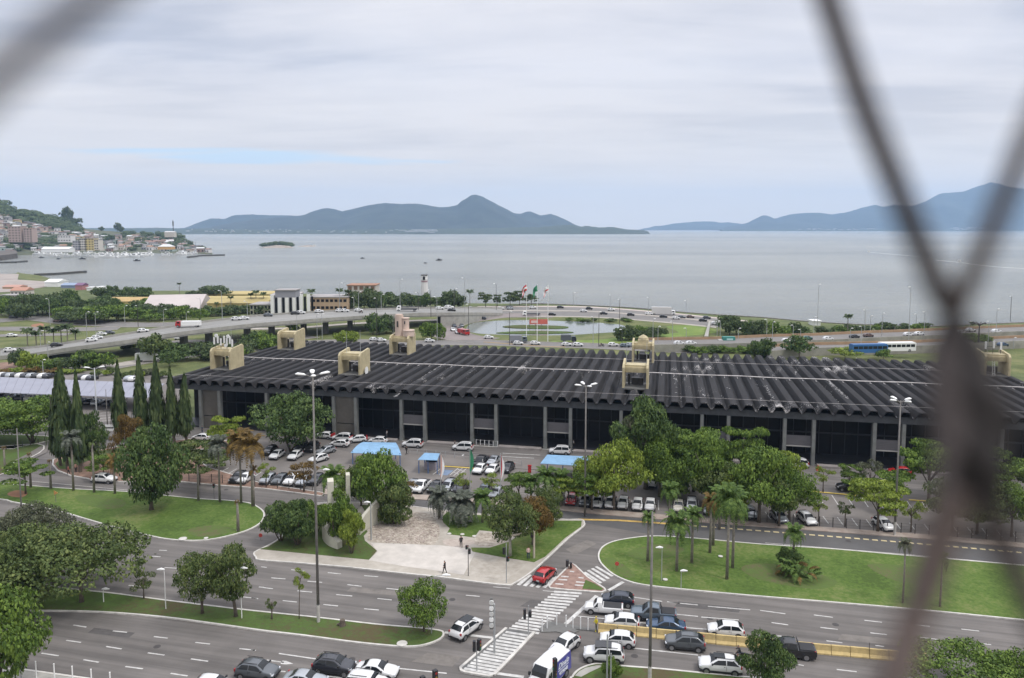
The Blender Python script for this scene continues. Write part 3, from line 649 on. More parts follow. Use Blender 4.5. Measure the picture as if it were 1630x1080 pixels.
cm = MB().box((0, 0, 4.4), (.62, 1.1, 8.79)).box((0, -.02, .5), (.7, 1.2, 1.0)).mesh('column', [COLM])
for u in CU:
    if u < LU: obj('column', cm, T_, (u, .95, 0))
    if u < LU: obj('column', cm, T_, (u, DEPTH - .9, 0))
PANEL = mat('lintel_panel', (.1, .095, .1), .85, var=.15, vscale=2, stretch=(.3, 1, 4))
for a, b in zip(CU[::2], CU[1::2]):
    if b > LU: break
    if a < CU[4] - 1:   # left pairs: blank dark wall
        continue
    if abs(a - CU[4]) < 1: continue
    MB().box(((a + b) / 2, 1.1, 4.6), (b - a - .64, .3, 1.9)).build('lintel_panel', PANEL, T_)
    MB().box(((a + b) / 2, 1.02, 3.55), (b - a - .64, .5, .18)).build('lintel_edge', mat('pale_edge', (.32, .31, .29), .8), T_)
BL = mat('blank_wall', (.11, .1, .085), .9, var=.15, vscale=.5)
for a, b in ((CU[4], CU[5]), (CU[0], CU[1])):
    MB().box(((a + b) / 2, 1.2, 5.9), (b - a - .64, .3, 5.8)).build('blank_wall', BL, T_); MB().box(((a + b) / 2, 1.2, 1.4), (b - a - .64, .3, 2.8)).build('blank_wall', BL, T_)
# recessed glass hall wall, pane by pane, in each wide bay
pm = MB().box((0, 0, 0), (2.2, .06, 3.6)).mesh('window_pane', [GLASSD])
hall_v = 7.5
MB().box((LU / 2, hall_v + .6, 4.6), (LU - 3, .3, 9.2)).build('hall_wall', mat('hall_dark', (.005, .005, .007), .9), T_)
MB().box((1.8, DEPTH / 2 + 3, 4.6), (.3, DEPTH - 12, 9.2)).build('end_wall', BL, T_)
mull = MB(); 
u = 3.0
while u < LU - 3:
    for z in (2.6, 6.6): obj('window_pane', pm, T_, (u + 1.15, hall_v + .3, z))
    mull.box((u, hall_v + .22, 4.6), (.12, .16, 8.4)); u += 2.4
mull.box((LU / 2, hall_v + .2, 4.6), (LU - 6, .2, .25)); mull.build('mullions', MUL, T_)
MB().box((LU / 2, 4.6, .2), (LU - 2, 6.2, .4)).build('hall_floor', mat('hall_tiles', (.02, .02, .024), .5, var=.2, vscale=.5), T_)
for a, b in zip(CU[5::2], CU[6::2]):
    if b > LU: break
    MB().box(((a + b) / 2, -.1, .2), (b - a - 1.4, 1.5, .44)).build('bay_plinth', mat('plinth', (.24, .215, .2), .85, var=.2, vscale=.6), T_)
# the service pipes along the roof
PIPE = mat('white_pipe', (.5, .47, .45), .6, var=.3, vscale=1)
_, vpipe = loc_uv(G(900, 587.5, ZR + 1.9))
pp = MB().tube([(-.5 + i * LU / 40, vpipe, ZR + 1.75 + .06 * math.sin(i * 1.7)) for i in range(41)], .11, 6)
for i in range(int(LU / (PITCH * 1))): pp.tube([(i * PITCH + 1.38, vpipe, ZR + 1.2), (i * PITCH + 1.38, vpipe, ZR + 1.75)], .05, 4); pp.box((i * PITCH + 1.38, vpipe - .5, ZR + 1.45), (.07, 1.3, .07))
pp.build('roof_pipe', PIPE, T_)
_, v2 = loc_uv(G(1300, 582, ZR + 1.6))
MB().tube([(LU * .3, v2, ZR + 1.45), (LU, v2, ZR + 1.45)], .04, 5).build('roof_cable', PIPE, T_)
MB().tube([(0, 3.2, ZR + 1.45), (LU, 3.2, ZR + 1.45)], .025, 5).build('roof_cable', PIPE, T_)
rs = random.Random(77); fl_ = MB()
def flash(a, b, n, w=.5, L_=(.2, .7)):
    (u0, v0), (u1, v1) = loc_uv(G(*a, ZR + 1.2)), loc_uv(G(*b, ZR + 1.2))
    for i in range(n):
        s_ = (i + rs.random()) / n; u = u0 + (u1 - u0) * s_ + rs.gauss(0, w * .4); v = v0 + (v1 - v0) * s_ + rs.gauss(0, w * .4); uu = (u % PITCH); z = ZR + interp([(0, 0), (.22, .02), (.5, .45), (.74, 1.0), (.92, 1.2), (1.2, 1.27), (1.56, 1.27), (1.84, 1.2), (2.02, 1.0), (2.26, .45), (2.54, .02), (2.8, 0)], uu)
        fl_.box((0, 0, 0), (rs.uniform(*L_), rs.uniform(.03, .09), .03), M=Matrix.Translation((u, v, z + .05)) @ Matrix.Rotation(rs.uniform(-.8, .8) + .6, 4, 'Z') @ Matrix.Rotation(rs.uniform(-.4, .4), 4, 'Y'))
for a, b, n in (((628, 623), (660, 606), 60), ((672, 600), (706, 580), 45), ((740, 600), (758, 588), 14), ((1308, 606), (1342, 640), 60), ((1316, 605), (1350, 636), 60), ((1216, 612), (1232, 640), 30), ((1308, 570), (1345, 604), 70), ((1416, 572), (1470, 605), 70), ((1540, 592), (1580, 612), 40), ((480, 575), (520, 560), 24), ((1074, 596), (1082, 634), 16), ((985, 596), (1030, 612), 14)): flash(a, b, n)
for k in range(34):
    a = rs.uniform(1110, 1440); b = rs.uniform(563, 640) if k % 3 == 0 else rs.uniform(563, 598); flash((a, b), (a + rs.uniform(-4, 6), b + rs.uniform(1, 5)), rs.randint(3, 9), .3, (.15, .5))
tag(fl_.build('loose_flashing', mat('flashing', (.5, .49, .48), .6), T_), kind='stuff')
# cream roof housings: two side slabs and a beam between
slab = MB(); q = [(0, 0), (5.8, 0), (5.8, 5.3), (5.4, 5.7), (.6, 5.2), (0, 4.6)]
slab.add([(x, y, z) for x in (-.22, .22) for y, z in q], [tuple(range(6)), tuple(range(11, 5, -1))] + [(i, 6 + i, 6 + (i + 1) % 6, (i + 1) % 6) for i in range(6)])
slab_m = slab.mesh('side_slab', [YW])
bmz = MB().box((0, 2.9, 4.0), (4.5, 3.6, 1.1))
for k in range(12): bmz.box((-2.0 + k * .365, 1.06, 3.9), (.12, .1, .9))
bmz.box((0, 3.0, 4.75), (4.5, 3.0, .4)); beam_m = bmz.mesh('housing_beam', [YW])
gear_m = MB().box((0, 3.2, .9), (1.6, 1.2, 1.6)).cyl((1.2, 2.4, .2), .5, 1.6, 10).cyl((-1.3, 2.2, .2), .25, 2.4, 8).mesh('roof_machinery', [DSTEEL])
housings = [(336, 590), (443, 558), (540, 598), (621, 566), (992, 620), (1007, 579), (1568, 600)]
HU = []
for (a, b) in housings:
    u, v = loc_uv(G(a, b, ZR + 1.0)); HU.append((u, v))
    h = obj('roof_housing', MB().box((2.45, 3.0, .16), (5.6, 6.2, .3)).mesh('roof_housing', [CONCD]), T_, (u, v, ZR + 1.0))
    for s_ in (0, 4.94): obj('side_slab', slab_m, h, (s_, 0, 0))
    obj('housing_beam', beam_m, h, (2.47, 0, 0)); obj('roof_machinery', gear_m, h, (2.3, 1.6, 0))
def on_roof(i, name, label, cat, du_=2.45, dv_=3.0, dz=6.0): 
    u, v = HU[i]; return thing(name, label, cat, W(u + du_, v + dv_, ZR + dz), ang)
# antennas on the leftmost housing
an = on_roof(0, 'antenna_array', 'cluster of white mobile phone antennas on the leftmost cream roof housing', 'antenna', dz=5.95)
fr = MB()
for x in (-2.3, -.8, .8, 2.3):
    for y in (-1.2, 1.2): fr.tube([(x, y, 0), (x, y, 3.2)], .06, 5)
for z in (.8, 1.9, 3.0):
    for y in (-1.2, 1.2): fr.tube([(-2.5, y, z), (2.5, y, z)], .05, 5)
fr.build('frame', DSTEEL, an)
am = MB().box((0, 0, 0), (.34, .22, 1.7)).mesh('antenna', [WHITE])
for x, z in ((-2.45, 1.9), (-1.5, 2.2), (-.7, 1.7), (.2, 2.3), (.9, 1.8), (1.7, 2.2), (2.3, 1.5)): obj('antenna', am, an, (x, -1.35, z))
dm = MB().cyl((0, 0, 0), .42, .18, 12, axis='Y').mesh('dish', [WHITE])
for x, z in ((-1.9, 3.2), (.6, .9), (1.2, 3.1)): obj('dish', dm, an, (x, -1.45, z))
an = on_roof(6, 'antenna_array', 'small cluster of white antennas on the right cream roof housing with a ladder', 'antenna', dz=5.95)
fr = MB()
for x in (-1.6, 0, 1.6): fr.tube([(x, 0, 0), (x, 0, 2.6)], .06, 5)
fr.tube([(-1.8, 0, 1.6), (1.8, 0, 1.6)], .05, 5); fr.build('frame', DSTEEL, an)
for x, z in ((-1.6, 1.9), (.1, 2.1), (1.6, 1.8)): obj('antenna', am, an, (x, -.2, z))
ld = on_roof(6, 'ladder', 'white steel ladder leaning in the right cream roof housing', 'ladder', 2.0, .6, .9)
lm = MB(); 
for s_ in (-.25, .25): lm.tube([(s_, 0, 0), (s_, .6, 3.6)], .05, 4)
for k in range(9): lm.tube([(-.25, k * .067, k * .4), (.25, k * .067, k * .4)], .035, 4)
lm.build('rails', WHITE, ld)
# pink cylindrical roof tower
PK = mat('pink_render', (.52, .41, .34), .8, var=.1, vscale=.5)
tw = on_roof(3, 'roof_tower', 'pale pink round stair tower standing on the cream housing at the back of the roof', 'tower', dz=5.95)
MB().cyl((-.9, 0, 0), 1.15, 5.4, 20).cyl((-.9, 0, 5.4), 1.0, .35, 20).build('tall_drum', PK, tw); MB().cyl((.75, .3, 0), 1.0, 4.6, 18).cyl((.75, .3, 4.6), 1.15, .2, 18).build('drum', PK, tw)
MB().cyl((1.9, -.4, 0), 1.5, 1.4, 18).cyl((1.9, -.4, 1.4), 1.6, .25, 18).build('low_drum', PK, tw)
MB().box((-.95, -1.15, 3.2), (.45, .12, 1.6)).box((.9, -.75, 3.6), (.3, .12, .8)).build('opening', DSTEEL, tw)
dmz = on_roof(5, 'roof_cupola', 'small cream stepped cupola on the back roof housing', 'cupola', dz=5.95)
MB().box((0, 0, .4), (2.6, 2.4, .8)).build('base', YW, dmz); MB().tube([(0, 0, .8), (0, 0, 1.3), (0, 0, 1.7), (0, 0, 2.0)], [1.3, 1.2, .7, .15], 12).build('dome', YW, dmz)
for i, (a, b) in enumerate(((0, 4.0), (1, 4.4), (2, .8), (2, 4.2), (4, .5), (4, 4.7), (3, 0.0))):
    t = on_roof(a, 'lightning_rod', 'thin lightning rod on a cream roof housing', 'rod', b, 2.5, 5.3)
    MB().tube([(0, 0, 0), (0, 0, 5.5 if i != 3 else 6)], [.07, .04], 5).build('rod', STEEL, t)
ddd = on_roof(2, 'satellite_dish', 'round pale dish on the side of the cream roof housing third from the left', 'dish', 5.25, 2.4, 1.9)
MB().tube([(0, 0, 0), (.25, 0, 0), (.45, 0, 0)], [.1, .75, .95], 16).build('dish', WHITE, ddd)

# ------------------------------------------------------------------ solar parking roof at the left
SH = mat('shed_roof', (.25, .255, .3), .55, var=.08, vscale=.2)
def quad_roof(pts, z): return [G(a, b, z) for a, b in pts]
carp = thing('carport', 'long flat lavender grey parking roof at the left edge with cars beneath', 'carport', G(100, 640))
A_, B_, C_, D_ = quad_roof([(-140, 596), (250, 609), (215, 636), (-140, 614)], 4.2)
A_, B_, C_, D_ = G(-160, 594, 4.6), G(262, 611, 4.6), G(235, 634, 3.8), G(-160, 619, 3.8)
base = Vector(carp.location)
npan = 30
for k in range(npan):
    t0, t1 = k / npan, (k + 1) / npan - .0008
    a, b, c, d = A_.lerp(B_, t0), A_.lerp(B_, t1), D_.lerp(C_, t1), D_.lerp(C_, t0)
    vs = [p - base for p in (a, b, c, d)] + [p - base - Vector((0, 0, .12)) for p in (a, b, c, d)]
    MB().add(vs, [(3, 2, 1, 0), (4, 5, 6, 7), (0, 1, 5, 4), (1, 2, 6, 5), (2, 3, 7, 6), (3, 0, 4, 7)]).build('roof_panel', SH, carp)
pm_ = MB()
for k in range(9):
    for P, Q in ((A_, B_), (D_, C_)):
        p = P.lerp(Q, .02 + k / 8.3) - base; pm_.tube([(p.x, p.y, 0), (p.x, p.y, p.z)], .12, 6)
pm_.build('posts', DSTEEL, carp)
struct('car_park', MB().prism(px([(-300, 590), (-20, 594), (120, 590), (300, 600), (300, 690), (160, 692), (80, 700), (-60, 708), (-300, 715)]), 0, .02), LOTM)
segs = []
for k in range(9): segs.append((150 + k * 3, 655 + k * 4, 190 + k * 1, 651 + k * 4))
dashes('parking_bay_lines', segs, .16, PAINT, .03)
# blue canopies of the taxi rank
BLU = mat('blue_sheet', (.17, .31, .46), .6, var=.14, vscale=.8); POST = mat('blue_post', (.05, .12, .28), .5)
def canopy(pts, z, label, arch=True):
    P = [G(a, b, z) for a, b in pts]  # back-left, back-right, front-right, front-left
    c = sum(P, Vector()) / 4; c.z = 0
    t = thing('blue_canopy', label, 'canopy', c); n = 6; vs = []
    for i in range(n + 1):
        s_ = i / n; zz = .55 * math.sin(math.pi * min(1, s_ * .75 + .25)) if arch else 0
        for Pp, Qp in ((P[0], P[3]), (P[1], P[2])):
            q = Pp.lerp(Qp, s_); vs.append((q.x - c.x, q.y - c.y, z + zz - (.25 if arch else 0) - (.35 * s_ if arch else 0)))
    m0 = len(vs); vs += [(x, y, zz - .07) for x, y, zz in vs]
    fs = []
    for i in range(n): fs += [(2 * i, 2 * i + 2, 2 * i + 3, 2 * i + 1), (m0 + 2 * i, m0 + 2 * i + 1, m0 + 2 * i + 3, m0 + 2 * i + 2), (2 * i, m0 + 2 * i, m0 + 2 * i + 2, 2 * i + 2), (2 * i + 1, 2 * i + 3, m0 + 2 * i + 3, m0 + 2 * i + 1)]
    fs += [(0, 1, m0 + 1, m0), (2 * n, m0 + 2 * n, m0 + 2 * n + 1, 2 * n + 1)]
    MB().add(vs, fs).build('canopy_sheet', BLU, t)
    for a, b in ((0, 3), (1, 2)):
        for s_ in (.08, .92):
            q = P[a].lerp(P[b], s_) - c; q2 = (P[1 - a] if a < 2 else P[a]) ; MB().tube([(q.x * .96, q.y, 0), (q.x * .96, q.y, z - .35)], .09, 6).build('post', POST, t)
    q = P[0].lerp(P[1], .5).lerp(P[3].lerp(P[2], .5), .9) - c; MB().tube([(q.x, q.y, 0), (q.x, q.y, z - .35)], .09, 6).build('post', POST, t)
    return t
canopy([(578, 705), (630, 706), (639, 720), (558, 716)], 3.0, 'large curved blue canopy with a rounded edge beside the taxis')
canopy([(676, 721), (700, 722), (696, 733), (665, 732)], 2.7, 'small blue canopy over a ticket booth at the end of the parking bays', False)
canopy([(871, 724), (938, 727), (930, 742), (860, 738)], 2.9, 'flat blue canopy among the trees in front of the two column entrance', False)
bt = thing('ticket_booth', 'small white ticket booth under the small blue canopy', 'booth', G(686, 747), ang)
MB().box((0, 0, .65), (2.2, 1.2, 1.3)).build('counter', mat('booth_wall', (.3, .27, .3), .7), bt); MB().box((0, .4, 1.7), (2.2, .4, .8)).build('window', GLASSD, bt)
# ------------------------------------------------------------------ middle distance: lawns, roads, pond, flyover
FROAD = mat('far_road', (.16, .15, .14), .9, var=.12, vscale=.1)
FKERB = mat('far_pavement', (.33, .3, .26), .9, var=.15, vscale=.2)
struct('far_lawn', MB().prism(px([(-300, 700), (-300, 520), (-60, 505), (60, 500), (250, 498), (420, 500), (560, 494), (740, 489), (840, 489), (1000, 497), (1140, 507), (1250, 530), (1500, 530), (1900, 525), (1900, 590), (1400, 600), (1050, 590), (700, 575), (300, 612), (0, 620)]), 0, .01), GRASSF)
SZ = [.03]
def strip(name, pts, w, m=FROAD, z=None, n=4, edge=True):
    SZ[0] += .006; z = SZ[0]
    P = spline([G(a, b) for a, b in pts], n)
    struct(name, MB().ribbon(P, w, 0, z), m)
    if edge:
        mb = MB(); mb.ribbon(P, .35, z, z + .12, off=w / 2); mb.ribbon(P, .35, z, z + .12, off=-w / 2); struct('kerb', mb, FKERB)
    return P
def band(name, far, near, z, m, n=4): # a sheet between two pixel lines
    SZ[0] += .006; z += SZ[0] - .03
    f, g = spline([G(a, b) for a, b in far], n), spline([G(a, b) for a, b in near], n)
    return struct(name, MB().prism([*f, *reversed(g)], 0, z), m)
band('coast_road', [(640, 487.5), (740, 489), (870, 488.5), (950, 490.5), (1050, 498), (1150, 508), (1210, 514)], [(640, 497), (740, 500), (870, 503.5), (950, 505), (1050, 512), (1150, 522), (1200, 528)], .03, FROAD)
for pts in ([(760, 489), (870, 488.3), (950, 490), (1050, 497.6), (1150, 507.6), (1200, 513)],): band('seaside_path', [(a, b - .9) for a, b in pts], [(a, b + .8) for a, b in pts], .08, mat('pale_path', (.42, .36, .32), .9))
band('median_strip', [(780, 494.5), (870, 494.5), (950, 496), (1050, 503.2), (1140, 512)], [(780, 495.7), (870, 496), (950, 497.6), (1050, 505), (1140, 514)], .12, FKERB)
band('verge', [(850, 503), (950, 505), (1050, 512), (1140, 520.5)], [(850, 504.3), (950, 506.3), (1050, 513.6), (1140, 522.5)], .05, FKERB)
P_ = strip('ring_road', [(880, 503), (800, 503), (755, 508), (722, 514), (706, 521), (712, 530), (735, 538), (775, 543)], 17, mat('ring_asphalt', (.2, .17, .16), .9, var=.1, vscale=.1))
strip('back_road', [(430, 560), (480, 548), (560, 545), (640, 547), (760, 546), (860, 549), (940, 551), (1040, 556), (1130, 560)], 13)
strip('lower_road', [(160, 588), (230, 576), (300, 567), (350, 560), (430, 545), (500, 536)], 9)
strip('lower_road', [(240, 549), (290, 544), (340, 545), (380, 548)], 6)
strip('lower_road', [(400, 524), (470, 523), (560, 516), (640, 512), (700, 510)], 6, FKERB)
strip('lower_road', [(-80, 515), (0, 511), (60, 507), (130, 514), (220, 518), (300, 516)], 16)
strip('lower_road', [(-80, 528), (0, 524), (60, 525), (130, 525), (190, 523)], 12)
strip('lower_road', [(-80, 536), (0, 535), (60, 534), (110, 533)], 7)
strip('lower_road', [(-60, 596), (60, 590), (160, 584), (260, 572)], 7, FKERB, edge=False)
strip('yellow_edge', [(770, 545), (860, 551.5), (900, 553)], 1.0, mat('ochre', (.3, .2, .08), .9), edge=False)
struct('soil_patch', MB().prism(smooth_px([(0, 578), (30, 577), (52, 580), (48, 586), (20, 588), (-20, 586)]), 0, .05), SOIL)
struct('soil_patch', MB().prism(smooth_px([(52, 517), (66, 515), (70, 519), (60, 522), (50, 520)]), 0, .05), mat('bare_soil', (.26, .13, .07), .95, var=.2, vscale=.2))
struct('soil_patch', MB().prism(smooth_px([(12, 787), (28, 782), (44, 786), (36, 793), (18, 792)]), .15, .17), mat('bare_soil2', (.22, .11, .06), .95, var=.2, vscale=.5))
# pond
struct('pond', MB().prism(smooth_px([(742, 524), (752, 515), (790, 511), (850, 510), (900, 512), (950, 514), (985, 517), (998, 522), (990, 528), (950, 531), (900, 534), (830, 534), (770, 532), (748, 529)]), 0, .06), mat('pond_water', (.16, .18, .17), .12, bump=.15, bscale=1.5))
for pts in ([(800, 521), (830, 518.5), (880, 519.5), (905, 521.5), (890, 524), (830, 523.5)], [(790, 531), (830, 528.3), (890, 528.5), (913, 530), (890, 531.6), (830, 532.3)]):
    struct('pond_bank', MB().prism(smooth_px(pts), 0, .3), GRASSD)
struct('bright_lawn', MB().prism(smooth_px([(880, 543), (960, 541), (1010, 533), (1080, 530), (1060, 520), (1110, 518), (1128, 522), (1140, 530), (1060, 538), (1000, 546), (900, 547)]), .01, .04), grass_mat('bright_lawn', (.1, .15, .04), (.14, .2, .05), (.2, .24, .07)))

# flyover
fl = [(0, 558, 570, .6), (50, 555, 566, 1.5), (100, 548.5, 558, 3.0), (150, 541, 551.5, 4.4), (200, 533, 545, 5.6), (250, 525, 537, 6.4), (300, 517, 530, 7), (350, 510.5, 524, 7), (400, 504.8, 518.5, 7), (450, 501, 514.5, 7), (500, 498, 510.5, 7), (560, 495, 506.5, 6.8), (620, 493, 503, 6.5), (680, 491.5, 500.7, 6), (740, 491, 500.3, 5), (770, 491, 500.3, 2.5), (800, 492, 501, .4)]
t = thing('flyover', 'grey concrete flyover curving up from the left over the lawns', 'bridge', G(400, 530))
base = Vector(t.location); Fa = [G(a, b, z) - base for a, b, c, z in fl]; Ne = [G(a, c, z) - base for a, b, c, z in fl]
Fa, Ne = spline(Fa, 3), spline(Ne, 3)
vs = []; n = len(Fa)
for f, g in zip(Fa, Ne): vs += [f, g, g - Vector((0, 0, 1.1)), f - Vector((0, 0, 1.1))]
fs = []
for i in range(n - 1): a, b = 4 * i, 4 * i + 4; fs += [(a, b, b + 1, a + 1)[::-1], (a + 1, b + 1, b + 2, a + 2)[::-1], (a + 2, b + 2, b + 3, a + 3), (a + 3, b + 3, b, a)]
MB().add(vs, fs).build('deck', mat('deck_asphalt', (.22, .215, .2), .9, var=.12, vscale=.06), t)
for L_ in (Fa, Ne):
    MB().ribbon(L_, .25, [p.z - .6 for p in L_], [p.z + .75 for p in L_]).build('parapet', CONC, t)
ab = [g + Vector((0, .4, 0)) for g in Ne if proj_x(g + base) > 694]; MB().ribbon(ab, .5, 0, [max(.1, p.z - 1.12) for p in ab]).build('abutment', CONC, t)
mid = [f.lerp(g, .5) for f, g in zip(Fa, Ne)]
MB().ribbon(mid, .14, [p.z for p in mid], [p.z + .015 for p in mid]).build('lane_line', PAINT, t)
pier = []
for pxx in (222, 292, 332, 393, 432, 483, 518, 557, 640, 700):
    e = [(a, b) for a, b, c, z in fl]; pz = interp([(a, z) for a, b, c, z in fl], pxx); py = interp([(a, c) for a, b, c, z in fl], pxx) - 4
    q = G(pxx, py, pz) - base
    MB().box((0, 0, (pz - 1.1) / 2), (1.7, 3.2, pz - 1.1)).box((0, 0, pz - 1.5), (2.6, 5.5, .7)).build('pier', CONCD, t, (q.x, q.y, 0))

# raised roads behind the terminal on the right
BAR = mat('ochre_barrier', (.33, .22, .13), .85, var=.15, vscale=.3); WALLC = mat('road_wall', (.26, .25, .21), .85, var=.2, vscale=.3)
def raised(pts, w, h, label, piers=0):
    P = [G(a, b, h) for a, b in pts]; P = spline(P, 4); c = P[len(P) // 2].copy(); c.z = 0
    t = thing('raised_road', label, 'bridge', c); L_ = [p - c for p in P]
    MB().ribbon(L_, w, h - 1.4, h, off=w / 2).build('deck', FROAD, t)
    MB().ribbon(L_, .3, 0.02 if not piers else h - 1.6, h + .7).build('near_wall', WALLC, t); MB().ribbon(L_, .3, h - 1.4, h + 1.0, off=w).build('far_barrier', BAR, t)
    return t
raised([(1035, 552), (1100, 551), (1180, 549.5), (1250, 546), (1330, 543.5), (1420, 539), (1500, 536), (1650, 529), (1900, 520)], 15, 2.2, 'longer raised road with a brownish barrier running behind the terminal to the right')
raised([(1225, 562), (1300, 557), (1400, 555), (1500, 552), (1640, 545), (1900, 535)], 10, 2.2, 'nearer raised road with a pale wall where the buses drive')
gg = thing('wall_ramp', 'pale concrete ramp wall slanting down beside the roundabout lawn', 'wall', G(1124, 541))
a, b, c_, d = G(1121, 541, .2), G(1127, 541, .2), G(1131, 517, .2), G(1128, 517, .2); B_ = Vector(gg.location)
MB().prism([p - B_ for p in (a, b, c_, d)], 0, 1.6).build('wall', CONC, gg)

# banner on the pond
bn = thing('red_banner', 'long red billboard standing on posts in the pond between flagpoles', 'billboard', G(858, 522)); B_ = Vector(bn.location)
a, b = at_dist(843, 516.5, B_.y) - B_, at_dist(872, 516.5, B_.y) - B_; z1 = at_dist(850, 508.5, B_.y).z
MB().box(((a.x + b.x) / 2, 0, (a.z + z1) / 2), (b.x - a.x, .3, z1 - a.z)).build('board', mat('banner_red', (.55, .13, .1), .6, var=.2, vscale=.4), bn)
MB().box((a.x * .5, -.17, (a.z + z1) / 2), ((b.x - a.x) * .36, .03, (z1 - a.z) * .5)).build('pale_band', mat('banner_pale', (.7, .5, .46), .6), bn)
m_ = MB()
for k in range(4): m_.tube([(a.x + (b.x - a.x) * k / 3, .2, 0), (a.x + (b.x - a.x) * k / 3, .2, z1)], .12, 5)
m_.build('posts', RUST, bn)
# flags
def flagpole(x, yb, yt, label, cols, s=1.0, fall=0, pole=WHITE, big=False):
    p = G(x, yb); H = top_z(p, x, yt); t = thing('flagpole', label, 'flagpole', p)
    MB().tube([(0, 0, 0), (0, 0, H)], [.14 * s, .08 * s], 8).build('pole', pole, t)
    wd, hg = (3.4 * s, 4.6 * s); mb = MB(); vs = []; nn = 6; nm = len(cols)
    # a drooping flag: hangs in folds from the top
    for i in range(nn + 1):
        for j in range(nm * 2 + 1):
            u, v = i / nn, j / (nm * 2)
            vs.append((-wd * .55 * u + .25 * s * math.sin(u * 7 + v * 3), .35 * s * math.sin(u * 9 + v * 4), H - .2 - hg * v * .55 - wd * u * u * .95))
    k = nm * 2 + 1
    for i in range(nn):
        for j in range(nm * 2): mb.m.append(j // 2); mb.f.append((i * k + j, (i + 1) * k + j, (i + 1) * k + j + 1, i * k + j + 1))
    mb.v = vs; mb.build('flag', cols, t, smooth=True)
FR, FG, FW = mat('flag_red', (.5, .03, .04), .7), mat('flag_green', (.03, .2, .1), .7), mat('flag_white', (.75, .75, .75), .7); FY = mat('flag_yellow', (.5, .4, .05), .7)
flagpole(838, 545, 452, 'tall white pole with a drooping red and white flag by the pond', [FR, FW, FR], 1.0)
flagpole(855, 545, 453, 'tall white pole with a drooping green flag by the pond', [FG, FG, FG], 1.0)
flagpole(872, 545, 454, 'tall white pole with a drooping white flag by the pond', [FW, FW, FR, FW], 1.0)
def plaza_flag(x, yb, yt, label, cols):
    p = G(x, yb, .19); H = top_z(p, x, yt); t = thing('flagpole', label, 'flagpole', p)
    MB().tube([(0, 0, 0), (0, 0, H - .19)], [.08, .05], 8).build('pole', STEEL, t); MB().cyl((0, 0, 0), .3, .12, 8).build('base', CONC, t)
    mb = MB(); nm = len(cols); nn = 7; vs = []; k = nm + 1
    for i in range(nn + 1):
        for j in range(k):
            u, v = i / nn, j / nm; w_ = .5 * math.sin(math.pi * min(1, u * .9 + .12)) + .08
            vs.append((w_ * (v - .15) * 1.2, .15 * math.sin(v * 5 + u * 4), H - .3 - 3.6 * u - .5 * v))
    for i in range(nn):
        for j in range(nm): mb.m.append(j); mb.f.append((i * k + j, (i + 1) * k + j, (i + 1) * k + j + 1, i * k + j + 1))
    mb.v = vs; mb.build('flag', cols, t, smooth=True)
plaza_flag(702, 826, 721, 'flagpole with a limp pale orange and pink flag at the edge of the plaza', [mat('flag_pink', (.6, .3, .25), .7), FW])
plaza_flag(748.5, 830, 712, 'flagpole with a limp green flag in the middle of the plaza lawn', [FG, FG])
plaza_flag(797, 843, 722, 'flagpole with a limp white and red flag beside the plaza trees', [FW, FR, FW, FW])

# ------------------------------------------------------------------ buildings in the middle distance
def house_box(name, label, cat, x0, x1, yb, yt, depth, wall, roofm, roof='flat', rise=1.5, rz=0.0, windows=None, wm=None, over=.4, group=None, dist=None, zb=0):
    p0, p1 = (G(x0, yb, zb), G(x1, yb, zb)) if dist is None else (at_dist(x0, yb, dist), at_dist(x1, yb, dist))
    w = (p1 - p0).length; c = (p0 + p1) / 2; H = at_dist((x0 + x1) / 2, yt, c.y).z - c.z
    t = thing(name, label, cat, c, rz, group)
    MB().box((0, depth / 2, H / 2), (w, depth, H)).build('wall', wall, t)
    if roof == 'flat': MB().box((0, depth / 2, H + .2), (w + over * 2, depth + over * 2, .4)).build('roof', roofm, t)
    else:
        a, b = w / 2 + over, depth / 2 + over; k = a * .55 if roof == 'hip' else 0; y0 = depth / 2
        if roof == 'gable': vs = [(-a, y0 - b, H), (a, y0 - b, H), (a, y0 + b, H), (-a, y0 + b, H), (-a, y0, H + rise), (a, y0, H + rise)]
        else: vs = [(-a, y0 - b, H), (a, y0 - b, H), (a, y0 + b, H), (-a, y0 + b, H), (-a + k, y0, H + rise), (a - k, y0, H + rise)]
        MB().add(vs, [(0, 1, 5, 4), (2, 3, 4, 5), (1, 2, 5), (3, 0, 4), (3, 2, 1, 0)]).build('roof', roofm, t)
    if windows:
        nx, nz, ww, wh = windows; me = MB().box((0, 0, 0), (ww, .2, wh)).mesh('window', [wm or GLASSD])
        for i in range(nx):
            for j in range(nz): obj('window', me, t, (-w / 2 + w * (i + .5) / nx, -.02, H * (j + .55) / nz))
    return t
GW = mat('grey_white_wall', (.42, .42, .44), .8, var=.12, vscale=.1); BG = mat('beige_wall', (.42, .3, .2), .8, var=.12, vscale=.1); YR = mat('yellow_roof', (.36, .29, .12), .7, var=.2, vscale=.15, stretch=(.1, 1, 1))
TR = mat('tile_roof', (.3, .16, .1), .85, var=.2, vscale=.2); GR = mat('grey_roof', (.3, .28, .27), .8, var=.15, vscale=.1); YWL = mat('yellow_wall', (.45, .36, .14), .8, var=.2, vscale=.1)
b = house_box('office_building', 'pale grey office block with tall white piers beside the palms', 'building', 432, 475, 502, 471, 18, GW, GR, rz=R(8))
me = MB().box((0, -.5, 5.3), (1.6, .9, 10.6)).mesh('pier', [WHITE]); md = MB().box((0, -.12, 5), (1.1, .2, 9)).mesh('window', [GLASSD])
for k in range(6): obj('pier', me, b, (-6 + k * 3.6, 0, 0)); obj('window', md, b, (-4.2 + k * 3.6, 0, 0))
